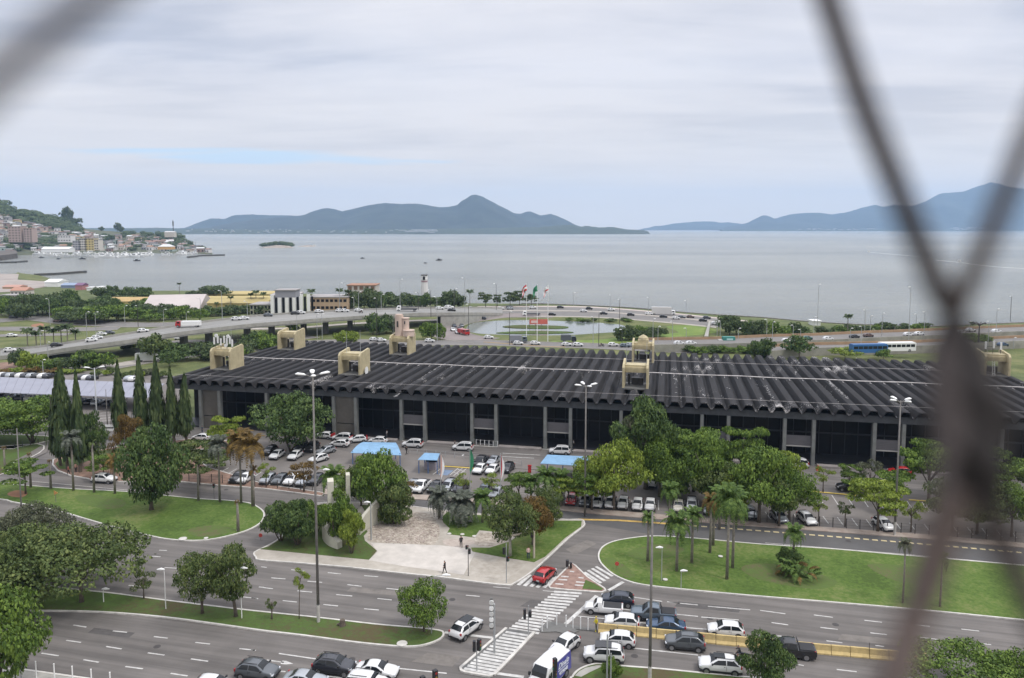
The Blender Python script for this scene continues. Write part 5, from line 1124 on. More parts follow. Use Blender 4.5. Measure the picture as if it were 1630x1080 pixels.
# near and middle trees: (x, base y, top y, crown width px, kind, leaf, label, options)
TREES = [
 (1075, 800, 738, 60, 'round', 'mid', 'rounded green tree squeezed between the parked rows behind the palms', dict(seed=3, low=.3)),
 (1128, 806, 690, 96, 'round', 'mid', 'tall full green tree directly behind the bushy palms', dict(seed=2, low=.25)),
 (1160, 822, 752, 70, 'round', 'lime', 'yellowish green tree right behind the tallest palm', dict(seed=4, low=.3)),
 (1232, 800, 712, 86, 'layer', 'lime', 'tiered light green tree behind the full green parking edge tree', dict(seed=5, low=.3)),
 (1240, 838, 762, 60, 'tall', 'olive', 'olive tree between silver cars at the parking edge', dict(seed=2, low=.35)),
 (1050, 790, 690, 84, 'tall', 'mid', 'green tree filling the gap right of the tallest dark tree', dict(seed=4, low=.2)),
 (905, 806, 752, 60, 'layer', 'lime', 'light green spreading tree over the red car', dict(seed=5, low=.4)),
 (940, 800, 728, 62, 'round', 'lime', 'light tree touching the left of the bright yellow green tree', dict(seed=3, low=.3)),
 (1420, 812, 748, 66, 'layer', 'mid', 'tiered green tree behind the lamp mast on the right', dict(seed=4, low=.35)),
 (1515, 846, 760, 90, 'round', 'olive', 'olive tree directly under the wire knot', dict(seed=5, low=.3)),
 (-30, 935, 842, 150, 'broad', 'olive', 'olive crown filling the left edge behind the spreading trees', dict(seed=4, low=.2)),
 (85, 930, 835, 170, 'broad', 'olive', 'broad olive tree between the two spreading trees, slightly behind', dict(seed=5, low=.2)),
 (241, 812, 677, 112, 'tall', 'dark', 'big dense dark green tree standing alone on the round lawn', dict(seed=1, low=.14)),
 (41, 787, 731, 72, 'layer', 'mid', 'small flat topped green tree at the left end of the round lawn', dict(seed=2, low=.45)),
 (130, 959, 825, 222, 'broad', 'olive', 'widest spreading olive green tree over the avenue median at left', dict(seed=3, low=.22)),
 (10, 962, 828, 170, 'broad', 'olive', 'spreading olive tree at the left edge beside the widest one', dict(seed=1, low=.2)),
 (48, 880, 796, 122, 'broad', 'grey', 'greyish brown tinged tree behind the two spreading olive trees', dict(seed=2, low=.2)),
 (2, 1110, 938, 148, 'tall', 'mid', 'fresh green tree in the bottom left corner', dict(seed=2, low=.2)),
 (-70, 980, 850, 150, 'broad', 'olive', 'spreading olive tree cut by the left edge', dict(seed=2, low=.2)),
 (322, 977, 879, 84, 'round', 'olive', 'dark olive tree with a thin straight trunk on the median', dict(seed=3, low=.3)),
 (376, 982, 867, 92, 'tall', 'olive', 'taller olive tree with a leaning trunk on the median', dict(seed=1, low=.32, lean=-.6)),
 (229, 953, 905, 42, 'sparse', 'olive', 'small thin leaved tree between the spreading tree and the lamp', dict(seed=2, low=.3)),
 (675, 1006, 926, 86, 'round', 'mid', 'neat round green tree at the right end of the median', dict(seed=2, low=.15)),
 (476, 986, 903, 34, 'sparse', 'lime', 'slender yellowish sapling on the median just left of the tall mast', dict(seed=1, low=.68, lean=.3, rad=.05)),
 (433, 986, 950, 20, 'sparse', 'olive', 'smaller bare thin sapling on the median, farther left of the tall mast', dict(seed=3, low=.5)),
 (447, 862, 797, 62, 'bush', 'dark', 'dark bushy tree with several stems at the left tip of the plaza', dict(seed=1, low=.16, multi=4)),
 (474, 868, 794, 66, 'bush', 'dark', 'second dark bushy tree with several stems near the tall mast', dict(seed=2, low=.16, multi=4)),
 (505, 846, 792, 46, 'bush', 'mid', 'green bushy tree right behind the tall mast on the plaza', dict(seed=3, low=.12, multi=3)),
 (535, 868, 782, 60, 'bush', 'mid', 'green bushy tree between the curved sculpture halves', dict(seed=0, low=.15, multi=3)),
 (560, 882, 812, 44, 'bush', 'lime', 'bright drooping willow like tree in front of the sculpture', dict(seed=1, low=.2, multi=2)),
 (604, 824, 712, 98, 'tall', 'mid', 'large dense drooping tree behind the white sculpture', dict(seed=3, low=.2)),
 (628, 834, 768, 66, 'bush', 'olive', 'dark bushy mass at the foot of the large drooping tree', dict(seed=1, low=.08, multi=3)),
 (575, 806, 738, 66, 'tall', 'olive', 'olive tree left of the large drooping tree over the parked cars', dict(seed=1, low=.2)),
 (548, 800, 745, 50, 'layer', 'lime', 'light green tree between two parked cars and the mast', dict(seed=2, low=.3)),
 (646, 802, 762, 46, 'sparse', 'rust', 'thin yellowish tree right of the large drooping tree', dict(seed=1, low=.4)),
 (812, 886, 782, 92, 'tall', 'olive', 'pale forked trunk tree with a loose olive crown on the plaza', dict(seed=0, low=.32, bark=BARKG)),
 (848, 868, 795, 72, 'round', 'rust', 'brownish green tree beside the signal mast on the plaza', dict(seed=2, low=.28)),
 (870, 836, 778, 62, 'round', 'olive', 'olive tree behind the brownish one at the tip of the plaza', dict(seed=3, low=.2)),
 (738, 792, 752, 34, 'sparse', 'lime', 'small yellow green tree beside the green flagpole', dict(seed=2, low=.5)),
 (782, 790, 752, 40, 'sparse', 'lime', 'small yellow green tree between the flagpoles', dict(seed=3, low=.5)),
 (826, 800, 752, 52, 'layer', 'mid', 'green tree over the parked cars right of the white flag', dict(seed=1, low=.4)),
 (942, 812, 742, 80, 'layer', 'mid', 'medium green tree left of the yellow green tree in the parked row', dict(seed=2, low=.3)),
 (977, 812, 703, 112, 'round', 'lime', 'bright yellow green round tree above the white parked cars', dict(seed=1, low=.24)),
 (1028, 778, 632, 112, 'tall', 'dark', 'tallest dark tree in front of the terminal next to the yellow green one', dict(seed=2, low=.18)),
 (1008, 776, 660, 60, 'sparse', 'grey', 'greyish loose tree against the left side of the tallest dark tree', dict(seed=1, low=.3)),
 (1104, 782, 672, 118, 'layer', 'mid', 'broad mid green tree right of the tallest dark tree', dict(seed=3, low=.22)),
 (1060, 776, 700, 70, 'round', 'mid', 'low mid green tree between the dark tree and the broad one', dict(seed=1, low=.2)),
 (1182, 778, 668, 84, 'layer', 'mid', 'upright green tree with tiered branches before the columns', dict(seed=0, low=.3)),
 (1150, 815, 735, 110, 'round', 'olive', 'olive tree over the parking row behind the tall palms', dict(seed=2, low=.25)),
 (1208, 832, 708, 120, 'tall', 'mid', 'full green tree at the parking edge right of the palms', dict(seed=3, low=.3)),
 (1256, 832, 742, 88, 'round', 'mid', 'round green tree with a thin trunk among the parked cars', dict(seed=0, low=.32)),
 (1303, 830, 785, 34, 'sparse', 'lime', 'small thin tree between two parked cars in the right row', dict(seed=2, low=.4)),
 (1310, 784, 742, 38, 'sparse', 'lime', 'small yellow green tree on the yellow kerb left', dict(seed=1, low=.45)),
 (1352, 786, 738, 44, 'layer', 'mid', 'small green tree on the yellow kerb right', dict(seed=2, low=.4)),
 (1345, 838, 795, 28, 'sparse', 'olive', 'thin sapling at the right parking fence', dict(seed=3, low=.5)),
 (1397, 846, 756, 104, 'layer', 'lime', 'flat yellow green tree with a dark trunk at the right parking fence', dict(seed=1, low=.38)),
 (1385, 786, 730, 56, 'sparse', 'grey', 'pale sparse tree behind the flat yellow green tree', dict(seed=3, low=.3)),
 (1450, 846, 792, 44, 'sparse', 'lime', 'small yellow green tree left of the dark wire knot', dict(seed=0, low=.4)),
 (1478, 800, 698, 110, 'layer', 'mid', 'tiered green tree half hidden by the wire knot', dict(seed=1, low=.3)),
 (1555, 850, 762, 110, 'round', 'olive', 'olive tree behind the lower wires', dict(seed=3, low=.3)),
 (1610, 854, 772, 84, 'round', 'mid', 'green tree at the right edge by the parking fence', dict(seed=2, low=.35)),
 (1600, 800, 712, 110, 'layer', 'mid', 'green tree before the terminal at the right edge', dict(seed=0, low=.3)),
 (1690, 850, 760, 110, 'round', 'mid', 'green tree just beyond the right edge', dict(seed=1, low=.3)),
 (1216, 1100, 1006, 88, 'tall', 'dark', 'dark green tree at the bottom beside the black pickup', dict(seed=0, low=.2)),
 (1528, 1110, 1022, 190, 'broad', 'mid', 'broad green tree cut by the bottom edge at right', dict(seed=3, low=.2)),
 (1615, 1120, 1042, 110, 'round', 'mid', 'green tree in the bottom right corner', dict(seed=1, low=.2)),
 (974, 1082, 1048, 34, 'bush', 'mid', 'small bush on the corner island by the lamp base', dict(seed=2, low=.1, multi=2)),
 (52, 706, 632, 112, 'round', 'mid', 'broad green tree with a forked trunk left of the tall conifers', dict(seed=1, low=.3, multi=4)),
 (-8, 704, 634, 120, 'round', 'mid', 'broad green tree at the left edge under the parking roof', dict(seed=2, low=.2)),
 (-90, 712, 640, 120, 'round', 'mid', 'broad green tree beyond the left edge', dict(seed=2, low=.2)),
 (148, 745, 650, 52, 'tall', 'dark', 'dark leafy tree right of the three tall conifers', dict(seed=3, low=.15)),
 (165, 762, 720, 52, 'layer', 'mid', 'small green tree behind the white car on the strip', dict(seed=1, low=.4)),
 (183, 745, 690, 22, 'sparse', 'rust', 'small rusty leaved tree beside the big lawn tree', dict(seed=1, low=.4)),
 (205, 722, 658, 44, 'round', 'rust', 'orange brown tree behind the big lawn tree', dict(seed=2, low=.3)),
 (317, 772, 700, 92, 'layer', 'olive', 'olive tree with a slender trunk over the planted strip', dict(seed=3, low=.42)),
 (366, 720, 655, 64, 'layer', 'lime', 'bright yellow green tree in front of the terminal corner', dict(seed=0, low=.25)),
 (463, 718, 629, 122, 'round', 'dark', 'large round dark tree in front of the left bays', dict(seed=1, low=.16, multi=3)),
 (484, 783, 730, 56, 'sparse', 'rust', 'thin yellowish tree among the slanted parked cars', dict(seed=1, low=.45)),
 (424, 775, 735, 34, 'sparse', 'lime', 'small lime tree with a white painted trunk by the palms', dict(seed=3, low=.45)),
 (345, 745, 715, 50, 'bush', 'olive', 'low olive shrub tree left of the rusty palms', dict(seed=2, low=.3)),
]
for i, (x, yb, yt, w, k, lf, lab, o) in enumerate(TREES): tree(x, yb, yt, w, k, lf, lab, **o)
# tall conifers
for (x, yb, yt, w, lab, lean) in ((97, 742, 603, 36, 'tall narrow dark conifer, leftmost of the three by the bend', -1.4), (108, 748, 586, 50, 'tallest and widest dark conifer, middle of the three by the bend', -.7), (128, 752, 598, 34, 'thin topped conifer, rightmost of the three by the bend', 0),
                                 (192, 702, 581, 32, 'dark conifer nearest the bend in the right hand row', 0), (226, 706, 573, 34, 'second dark conifer from the left of the right hand row', 0), (252, 706, 575, 36, 'third dark conifer of the right hand row', 0), (278, 707, 590, 30, 'fourth dark conifer leaning in the right hand row', -.8), (298, 706, 600, 34, 'conifer nearest the terminal corner in the right hand row', -1.2)):
    p = G(x, yb, .1); H = top_z(p, x, yt); sc_ = F / (p.y + 4); rw = w / sc_ / 2 * .86; t = thing('conifer', lab, 'conifer', p, 0, 'tall conifers')
    MB().tube([(0, 0, -.1), (lean * .5, 0, H * .3), (lean, 0, H * .8)], [.3, .24, .08], 7).build('trunk', BARK, t)
    c = obj('crown', crown_mesh('cone', int(x) % 3), t, (lean * .35, 0, H * .16), (0, lean * .03, x), (rw, rw, H * .84)); recolor(c, LM['pine'])
# palms
PALMS = [(1031, 893, 815, 30, 'palm', 'slim palm directly left of the tall dark mast', {}), (1077, 909, 815, 60, 'palm', 'drooping palm in front of the lawn group', {}), (1101, 896, 808, 44, 'palm', 'dark drooping palm between the lamp and the tall palms', {}), (1130, 880, 786, 40, 'rust', 'palm with a skirt of dry brown fronds', {}),
 (1157, 922, 772, 66, 'palm', 'tallest palm with a pale trunk on the right lawn', {}), (1166, 904, 782, 66, 'palm', 'tall palm just behind the tallest one', {}), (1065, 838, 768, 42, 'palm', 'palm at the edge of the inner road in front of parked cars', {}), (1135, 868, 792, 46, 'palm', 'low full palm behind the tall pair', {}),
 (1262, 905, 835, 44, 'palm', 'short plump palm rising from the clump on the right lawn', dict(nf=22)), (1437, 960, 858, 30, 'grey', 'thin palm seen through the lower wire', dict(rad=.1)), (1496, 966, 880, 34, 'palm', 'young thin palm with pale trunk right of the wire', dict(nf=11, rad=.1)),
 (868, 806, 744, 52, 'palm', 'palm at the left end of the right parking row', {}), (893, 806, 748, 46, 'palm', 'second palm of the right parking row', {}), (845, 806, 756, 36, 'palm', 'small palm by the white and green car', {}),
 (117, 781, 686, 44, 'palmg', 'silvery palm on the edge of the round lawn', {}), (350, 799, 694, 50, 'palmg', 'grey palm left of the rusty palms', {}), (384, 801, 684, 64, 'rust', 'tall rusty palm on the round lawn edge', {}), (402, 806, 692, 62, 'rust', 'second tall rusty palm at the lawn end', {}), (404, 806, 742, 24, 'rust', 'short dry palm crown under the tall rusty palms', dict(nf=10)),
 (183, 786, 722, 36, 'rust', 'rusty palm left of the big lawn tree', dict(nf=12)), (150, 784, 700, 20, 'olive', 'nearly bare palm behind the white car', dict(nf=6)), (316, 797, 735, 16, 'olive', 'nearly bare pale palm trunk right of the big lawn tree', dict(nf=5)),
 (699, 826, 776, 52, 'palmg', 'shaggy grey green palm left of the green flagpole', dict(nf=40)), (734, 834, 784, 66, 'palmg', 'wide shaggy silver palm right at the green flagpole', dict(nf=46)), (768, 832, 780, 46, 'palm', 'shaggy palm right of the silver one', dict(nf=34)),
 (530, 812, 742, 56, 'palm', 'full palm left of the large drooping tree', {}), (1145, 842, 775, 54, 'palm', 'bright bushy palm behind the tallest palm', {})]
for (x, yb, yt, w, lf, lab, o) in PALMS: palm(x, yb, yt, w, lf, lab, **o)
palm(81, 778, 733, 12, 'rust', 'bare palm trunk without fronds at the left of the lawn edge', cut=True); palm(379, 846, 798, 12, 'rust', 'headless palm trunk on the lawn tip', cut=True, rad=.2); palm(49, 776, 722, 12, 'rust', 'headless palm trunk behind the small flat topped tree', cut=True)
palm(8, 752, 712, 12, 'rust', 'headless palm trunk at the left edge', cut=True)
# clump under the plump palm: a ring of short fan leaves
t = thing('palm_clump', 'low clump of yellow green palm fronds on the right lawn', 'plant', G(1270, 918, .15))
for k in range(44):
    r_ = random.Random(k); a = r_.uniform(0, 6.28); q = r_.uniform(0, 2.0)
    o = obj('frond', FRM[k % 3], t, (q * math.cos(a), q * math.sin(a) * .8, .3 + r_.uniform(0, 2.4) * (1 - q / 3)), (0, -.2, a), (.55, .6, .5)); recolor(o, LM['rust' if k % 4 == 0 else 'palm'])
tree(1256, 912, 872, 40, 'bush', 'dark', 'dark shrub in the middle of the palm clump', 'shrub', seed=1, low=.05, multi=3, name='shrub')

# far trees
r_ = random.Random(17)
def far_group(n, xr, ybf, hr, wr, kinds, leaf, label, group, jitter=3, z0=.02, name='tree'):
    for i in range(n):
        x = xr[0] + (xr[1] - xr[0]) * (i + r_.uniform(.1, .9)) / n; yb = ybf(x) + r_.uniform(-jitter, jitter); h = r_.uniform(*hr)
        tree(x, yb, yb - h, r_.uniform(*wr), r_.choice(kinds), leaf if isinstance(leaf, str) else r_.choice(leaf), label, seed=i % 4, hi=False, low=.12, z0=z0, group=group, name=name)
A = interp
far_group(13, (32, 130), lambda x: 502 - (x - 32) * .02, (24, 42), (34, 52), ['round', 'broad'], ['far', 'dark'], 'dark dense tree in the large grove at the left', 'trees of the left grove', 5)
far_group(9, (150, 330), lambda x: 511 - (x - 150) * .01, (16, 26), (28, 44), ['round', 'broad'], ['far', 'mid'], 'green tree along the far side of the flyover', 'trees along the far side of the flyover', 3)
far_group(9, (96, 190), lambda x: 512, (22, 34), (40, 66), ['broad'], ['far', 'mid'], 'spreading umbrella tree on the near side of the left grove', 'umbrella trees by the left junction', 4)
far_group(12, (130, 250), lambda x: 503, (14, 26), (26, 42), ['round', 'broad'], ['far', 'dark'], 'dark tree in front of the yellow warehouses', 'trees before the warehouses', 5)
far_group(14, (235, 430), lambda x: 504 - (x - 235) * .02, (12, 20), (26, 38), ['round'], ['far', 'dark'], 'dark tree in the belt behind the flyover', 'trees behind the flyover', 3)
far_group(12, (155, 240), lambda x: 474, (10, 19), (16, 28), ['round', 'tall'], ['far', 'dark'], 'dark tree by the water left of the warehouses', 'shore trees at left', 3)
far_group(12, (150, 300), lambda x: 484, (7, 13), (22, 34), ['round', 'bush'], ['far', 'mid', 'dark'], 'green tree between the left grove and the warehouses', 'trees round the warehouses', 4)
far_group(7, (312, 428), lambda x: 490, (8, 15), (22, 30), ['round'], ['far', 'mid'], 'green tree before the long yellow sheds', 'trees before the yellow sheds', 3)
far_group(7, (0, 60), lambda x: 488, (10, 18), (26, 38), ['round'], ['far', 'dark'], 'dark tree behind the far left junction', 'trees behind the far left junction', 4)
far_group(8, (190, 300), lambda x: 556, (8, 14), (20, 32), ['bush'], ['mid', 'lime', 'olive'], 'green shrub under the flyover', 'shrubs under the flyover', 5, name='shrub')
far_group(5, (300, 340), lambda x: 472, (5, 10), (14, 26), ['round'], 'far', 'small dark shore tree left of the round clump', 'shore trees at left', 1)
tree(342, 473, 451, 52, 'broad', 'far', 'big round dark tree on the shore behind the warehouses', seed=1, hi=False, low=.05)
far_group(14, (598, 734), lambda x: 490, (18, 30), (26, 40), ['round', 'broad'], ['far', 'dark'], 'dark round tree in the clump behind the flyover end', 'round trees behind the flyover end', 2)
far_group(5, (560, 604), lambda x: 492, (22, 34), (26, 36), ['round'], 'far', 'dark tree beside the unfinished building', 'trees by the unfinished building', 2)
for (x, yb, yt, w, lab) in ((773, 490, 463, 26, 'round shore tree right of the palm by the dark post'), (792, 488, 467, 16, 'small umbrella tree on the shore'), (812, 488, 463, 26, 'left tree of the three beside the flags'), (827, 486, 461, 22, 'middle tree of the three beside the flags'), (846, 487, 466, 24, 'right tree of the three beside the flags')):
    tree(x, yb, yt, w, 'layer', 'far', lab, seed=int(x) % 4, hi=False, low=.25)
far_group(4, (590, 632), lambda x: 531, (26, 36), (30, 40), ['round'], ['far', 'dark'], 'dark tree under the flyover behind the roof', 'trees under the flyover', 2)
far_group(3, (675, 702), lambda x: 541, (26, 30), (22, 30), ['round'], ['mid'], 'small green tree beside the pink roof tower', 'trees beside the pink tower', 1)
far_group(2, (536, 570), lambda x: 548, (20, 24), (26, 34), ['round'], ['lime', 'mid'], 'green tree behind the left part of the roof', 'trees behind the roof', 1)
far_group(5, (400, 440), lambda x: 556, (16, 28), (28, 40), ['round'], ['mid', 'dark'], 'green tree behind the leftmost cream housings', 'trees behind the housings', 3)
tree(466, 538, 513, 26, 'round', 'mid', 'green tree seen above the second cream housing', seed=1, hi=False)
far_group(8, (258, 400), lambda x: 582 - (x - 258) * .1, (18, 34), (34, 54), ['round', 'broad'], ['mid', 'dark', 'far'], 'green tree at the left end of the terminal roof', 'trees at the left end of the terminal', 6)
tree(246, 575, 532, 52, 'round', 'olive', 'feathery olive tree in front of the flyover', seed=0, hi=False, low=.3)
far_group(10, (26, 170), lambda x: 588, (14, 30), (28, 42), ['round', 'bush'], ['mid', 'lime', 'far'], 'green shrubby tree behind the parking roof', 'shrub trees behind the parking roof', 4)
far_group(10, (0, 130), lambda x: 594, (6, 12), (18, 30), ['bush'], ['lime', 'rust'], 'low yellow green shrub behind the parking roof', 'shrubs behind the parking roof', 2, name='shrub')
far_group(9, (150, 262), lambda x: 598, (7, 14), (14, 26), ['bush'], ['lime', 'olive', 'grey'], 'low pale shrub behind the conifers', 'pale shrubs behind the conifers', 5, name='shrub')
far_group(5, (0, 40), lambda x: 506, (20, 34), (26, 40), ['round'], ['far', 'mid'], 'green tree at the far left by the junction', 'trees at the far left junction', 4)
far_group(8, (1152, 1216), lambda x: 532 + (x - 1152) * .1, (22, 34), (26, 36), ['round', 'broad'], ['dark', 'far'], 'dark tree right of the roundabout lawn', 'trees right of the roundabout', 3)
far_group(6, (1190, 1290), lambda x: 533, (12, 22), (24, 34), ['round'], ['dark', 'far', 'mid'], 'tree in the hedge belt before the sea', 'hedge trees before the sea', 1)
far_group(12, (1296, 1480), lambda x: 532 - (x - 1296) * .04, (8, 14), (20, 30), ['round', 'bush'], ['mid', 'far'], 'low hedge tree between the raised road and the sea', 'hedge trees at right', 1)
far_group(9, (980, 1055), lambda x: 538, (14, 25), (26, 36), ['round', 'broad'], ['mid', 'far'], 'green tree on the roundabout lawn', 'trees on the roundabout lawn', 5)
far_group(13, (1088, 1220), lambda x: 562, (8, 13), (20, 32), ['bush', 'round'], ['mid', 'dark'], 'low green hedge shrub behind the back edge of the roof', 'hedge behind the roof', 2, name='shrub')
far_group(4, (1195, 1225), lambda x: 570, (24, 36), (26, 36), ['round'], ['dark'], 'dark tree overlapping the raised road', 'dark trees overlapping the raised road', 2)
tree(1272, 570, 534, 54, 'round', 'dark', 'dark tree rising in front of the raised roads', seed=2, hi=False); tree(1345, 572, 551, 54, 'broad', 'lime', 'bright green tree left of the blue bus', seed=1, hi=False); tree(1406, 574, 555, 32, 'round', 'mid', 'green tree in front of the white bus', seed=3, hi=False)
tree(1552, 552, 528, 46, 'broad', 'mid', 'green tree right of the wire crossing on the raised road', seed=0, hi=False); tree(1548, 520, 512, 10, 'round', 'far', 'tiny tree at the right shore', seed=0, hi=False)
far_group(8, (905, 1010), lambda x: 512, (4, 6), (12, 20), ['bush'], ['mid', 'far'], 'low reed clump on the far bank of the pond', 'reeds on the pond bank', 1, name='shrub')
for (x, yb, yt, w, lab) in ((44, 551, 522, 24, None), (58, 553, 526, 26, None), (72, 549, 518, 26, None), (86, 551, 521, 26, None), (98, 549, 517, 26, None), (108, 551, 515, 28, None), (121, 549, 524, 22, None)): far_palm(x, yb, yt, w, 'drooping palm in the row on the left lawn beside the flyover', 'far', 'palms beside the flyover')
for (x, yb, yt, w, lab) in ((496, 494, 460, 18, 'palm left of the beige building'), (541, 494, 459, 18, 'palm behind the right half of the beige building'), (555, 494, 461, 18, 'palm at the right end of the beige building'), (408, 494, 462, 16, 'palm left of the office block'), (420, 494, 465, 14, 'second palm left of the office block'), (400, 494, 466, 14, 'third palm left of the office block'), (368, 496, 471, 14, 'palm before the yellow sheds'), (345, 496, 481, 10, 'small palm before the yellow sheds'), (748, 491, 461, 18, 'palm behind the dark post near the shore'), (1349, 532, 500, 20, 'lone palm against the sea above the raised road'), (507, 492, 474, 14, 'low palm in front of the beige building'), (1424, 532, 516, 10, 'small palm in the right hedge'), (286, 472, 450, 10, 'lone pointed tree like palm by the far shore')): far_palm(x, yb, yt, w, lab, 'far')
# headland trees
r_ = random.Random(23)
WOOD = MB()
def wood_tree(p, h, w):
    for k in range(230):
        d = Vector((r_.gauss(0, 1), r_.gauss(0, 1), r_.gauss(0, 1))).normalized(); rr = 1 + .25 * noise.noise(d * 2 + p * .1)
        leafq(WOOD, p + Vector((d.x * w / 2, d.y * w / 2, d.z * h * .45)) * rr + Vector((0, 0, h * .5)), (d + Vector((0, 0, .6))).normalized(), w * .085, r_)
def hill_tree(x, t_, h, w, leaf, label, kind='round', group='trees on the headland'):
    if group: wood_tree(hill_pt(x, t_), h, w); return
    p = hill_pt(x, t_); o = thing('tree', label, 'tree', (p.x, p.y, p.z - 1), 0, group); MB().tube([(0, 0, 0), (0, 0, h * .6)], [.5, .2], 5).build('trunk', BARK, o)
    c = obj('crown', crown_mesh(kind, int(x) % 4, False), o, (0, 0, h * .12), (0, 0, x), (w / 2, w / 2, h)); recolor(c, LM[leaf])
for i in range(130): x = r_.uniform(-60, 128); hill_tree(x, r_.uniform(.66, 1.0), r_.uniform(9, 15), r_.uniform(18, 30), 'far', 'dark tree in the wood along the crest of the hill')
for i in range(85): x = r_.uniform(-40, 330); hill_tree(x, r_.uniform(.08, .75), r_.uniform(5, 9), r_.uniform(9, 18), r_.choice(['far', 'dark']), 'dark tree among the houses on the hillside')
for i in range(34): x = r_.uniform(65, 118); hill_tree(x, r_.uniform(.1, .4), r_.uniform(7, 11), r_.uniform(14, 24), 'far', 'dark tree in the wood below the white block')
for i in range(40): x = r_.uniform(190, 300); hill_tree(x, r_.uniform(.3, .95), r_.uniform(6, 11), r_.uniform(12, 22), 'far', 'dark tree in the wood on the low ridge')
for i in range(16): x = r_.uniform(10, 60); hill_tree(x, r_.uniform(.06, .2), r_.uniform(6, 10), r_.uniform(12, 22), 'far', 'dark tree at the foot of the salmon blocks')
for (x, t_, h, w, lab) in ((110, 1.0, 38, 30, 'large tree with an open rounded crown on the crest of the hill'), (121, .95, 22, 34, 'dark mass of a tree on the crest right of the open one'), (189, 1.0, 20, 16, 'tall dark tree on the crest near the middle of the headland'), (195, .98, 12, 16, 'lower dark tree right beside the tall one on the crest'), (177, .35, 18, 18, 'round dark tree in a gap between houses'), (304, .5, 12, 11, 'dark tree near the tip of the headland'), (323, .4, 8, 9, 'last dark tree at the tip of the headland'), (164, .95, 10, 12, 'dark round tree on the crest left of the tall one')):
    hill_tree(x, t_, h, w, 'far', lab, 'round', None)
for i in range(20):
    x = 417 + i * 2.55; p = G(x, 393, 0); hh = interp([(415, 2), (425, 7), (440, 10), (455, 9), (468, 3)], x); wood_tree(Vector((p.x, p.y + r_.uniform(-10, 20), .5)), hh + 3, 16)
tag(WOOD.build('hillside_wood', LM['far']), 'far woods on the headland and the islet', 'wood', kind='stuff')
# ------------------------------------------------------------------ vehicles
def paint(n, c, rough=.28, metal=.0): return mat('car_' + n, c, rough, metal, coat=.6)
CP = dict(white=paint('white', (.62, .62, .61)), silver=paint('silver', (.36, .38, .4), .3, .4), grey=paint('grey', (.10, .11, .12), .3, .3), graphite=paint('graphite', (.03, .032, .04), .3, .2), navy=paint('navy', (.014, .02, .035), .3, .1),
          black=paint('black', (.009, .009, .011)), red=paint('red', (.36, .012, .014)), blue=paint('blue', (.035, .07, .13), .3, .3), steel=paint('steel', (.11, .14, .17), .3, .3), green=paint('green', (.03, .1, .08)), brown=paint('brown', (.1, .06, .05)), cream=paint('cream', (.5, .47, .4)))
CGL = mat('car_glass', (.012, .015, .018), .12, spec=.45); TYRE = mat('tyre', (.015, .015, .015), .85); RIM = mat('rim', (.28, .28, .29), .35, .7)
TRIM = mat('car_trim', (.018, .018, .02), .6); HL = mat('headlight', (.55, .57, .6), .15); TL = mat('tail_light', (.3, .01, .012), .3); PLATE = mat('plate', (.5, .5, .5), .6)
# side profile: (x from the front, belt z, half width, top z, half width at the top); i0..i3 = cowl, roof front, roof rear, tail belt
def spec(L, Wd, H, hood=.24, cowl=.25, rf=.42, rr=.86, tail=.96, hoodz=.62, belt=.63, boot=None, top=.76):
    h = Wd / 2; b = H * belt; S = []
    S += [(0, H * .40, h * .66, H * .46, h * .56), (.025, H * .47, h * .88, H * .55, h * .76), (.1, H * (hoodz - .03), h * .98, H * (hoodz + .02), h * .86), (cowl, b + .01, h, b + .06, h * .86)]
    S += [((cowl + rf) / 2, b, h, (b + H * .97) / 2 + .06, h * .8), (rf, b + .01, h, H * .965, h * top), ((rf + rr) / 2, b + .02, h, H, h * top), (rr, b + .03, h * .99, H * .965, h * top * .97)]
    if boot: S += [(boot, b + .04, h * .97, b + .08, h * .82), (tail, b + .02, h * .95, b + .05, h * .8), (1, H * .5, h * .86, H * .55, h * .7)]
    else: S += [(tail, b + .02, h * .96, b + .06, h * .8), (.985, H * .52, h * .94, H * .56, h * .8), (1, H * .42, h * .86, H * .46, h * .7)]
    return dict(L=L, W=Wd, H=H, S=S, cowl=cowl, rf=rf, rr=rr, tail=boot or tail, b=b, h=h, top=top)
KIND = dict(hatch=spec(3.95, 1.74, 1.52, cowl=.23, rf=.42, rr=.84, tail=.97, hoodz=.63), sedan=spec(4.4, 1.76, 1.47, cowl=.26, rf=.44, rr=.7, boot=.86, tail=.97), suv=spec(4.3, 1.82, 1.64, cowl=.24, rf=.42, rr=.82, tail=.97, hoodz=.63, belt=.63),
            boxy=spec(4.25, 1.82, 1.72, cowl=.25, rf=.36, rr=.92, tail=.98, hoodz=.64, belt=.62, top=.8), mpv=spec(4.25, 1.76, 1.8, cowl=.2, rf=.36, rr=.92, tail=.985, hoodz=.56, belt=.56, top=.82), van=spec(5.6, 2.05, 2.5, cowl=.14, rf=.27, rr=.975, tail=.99, hoodz=.5, belt=.5, top=.9))
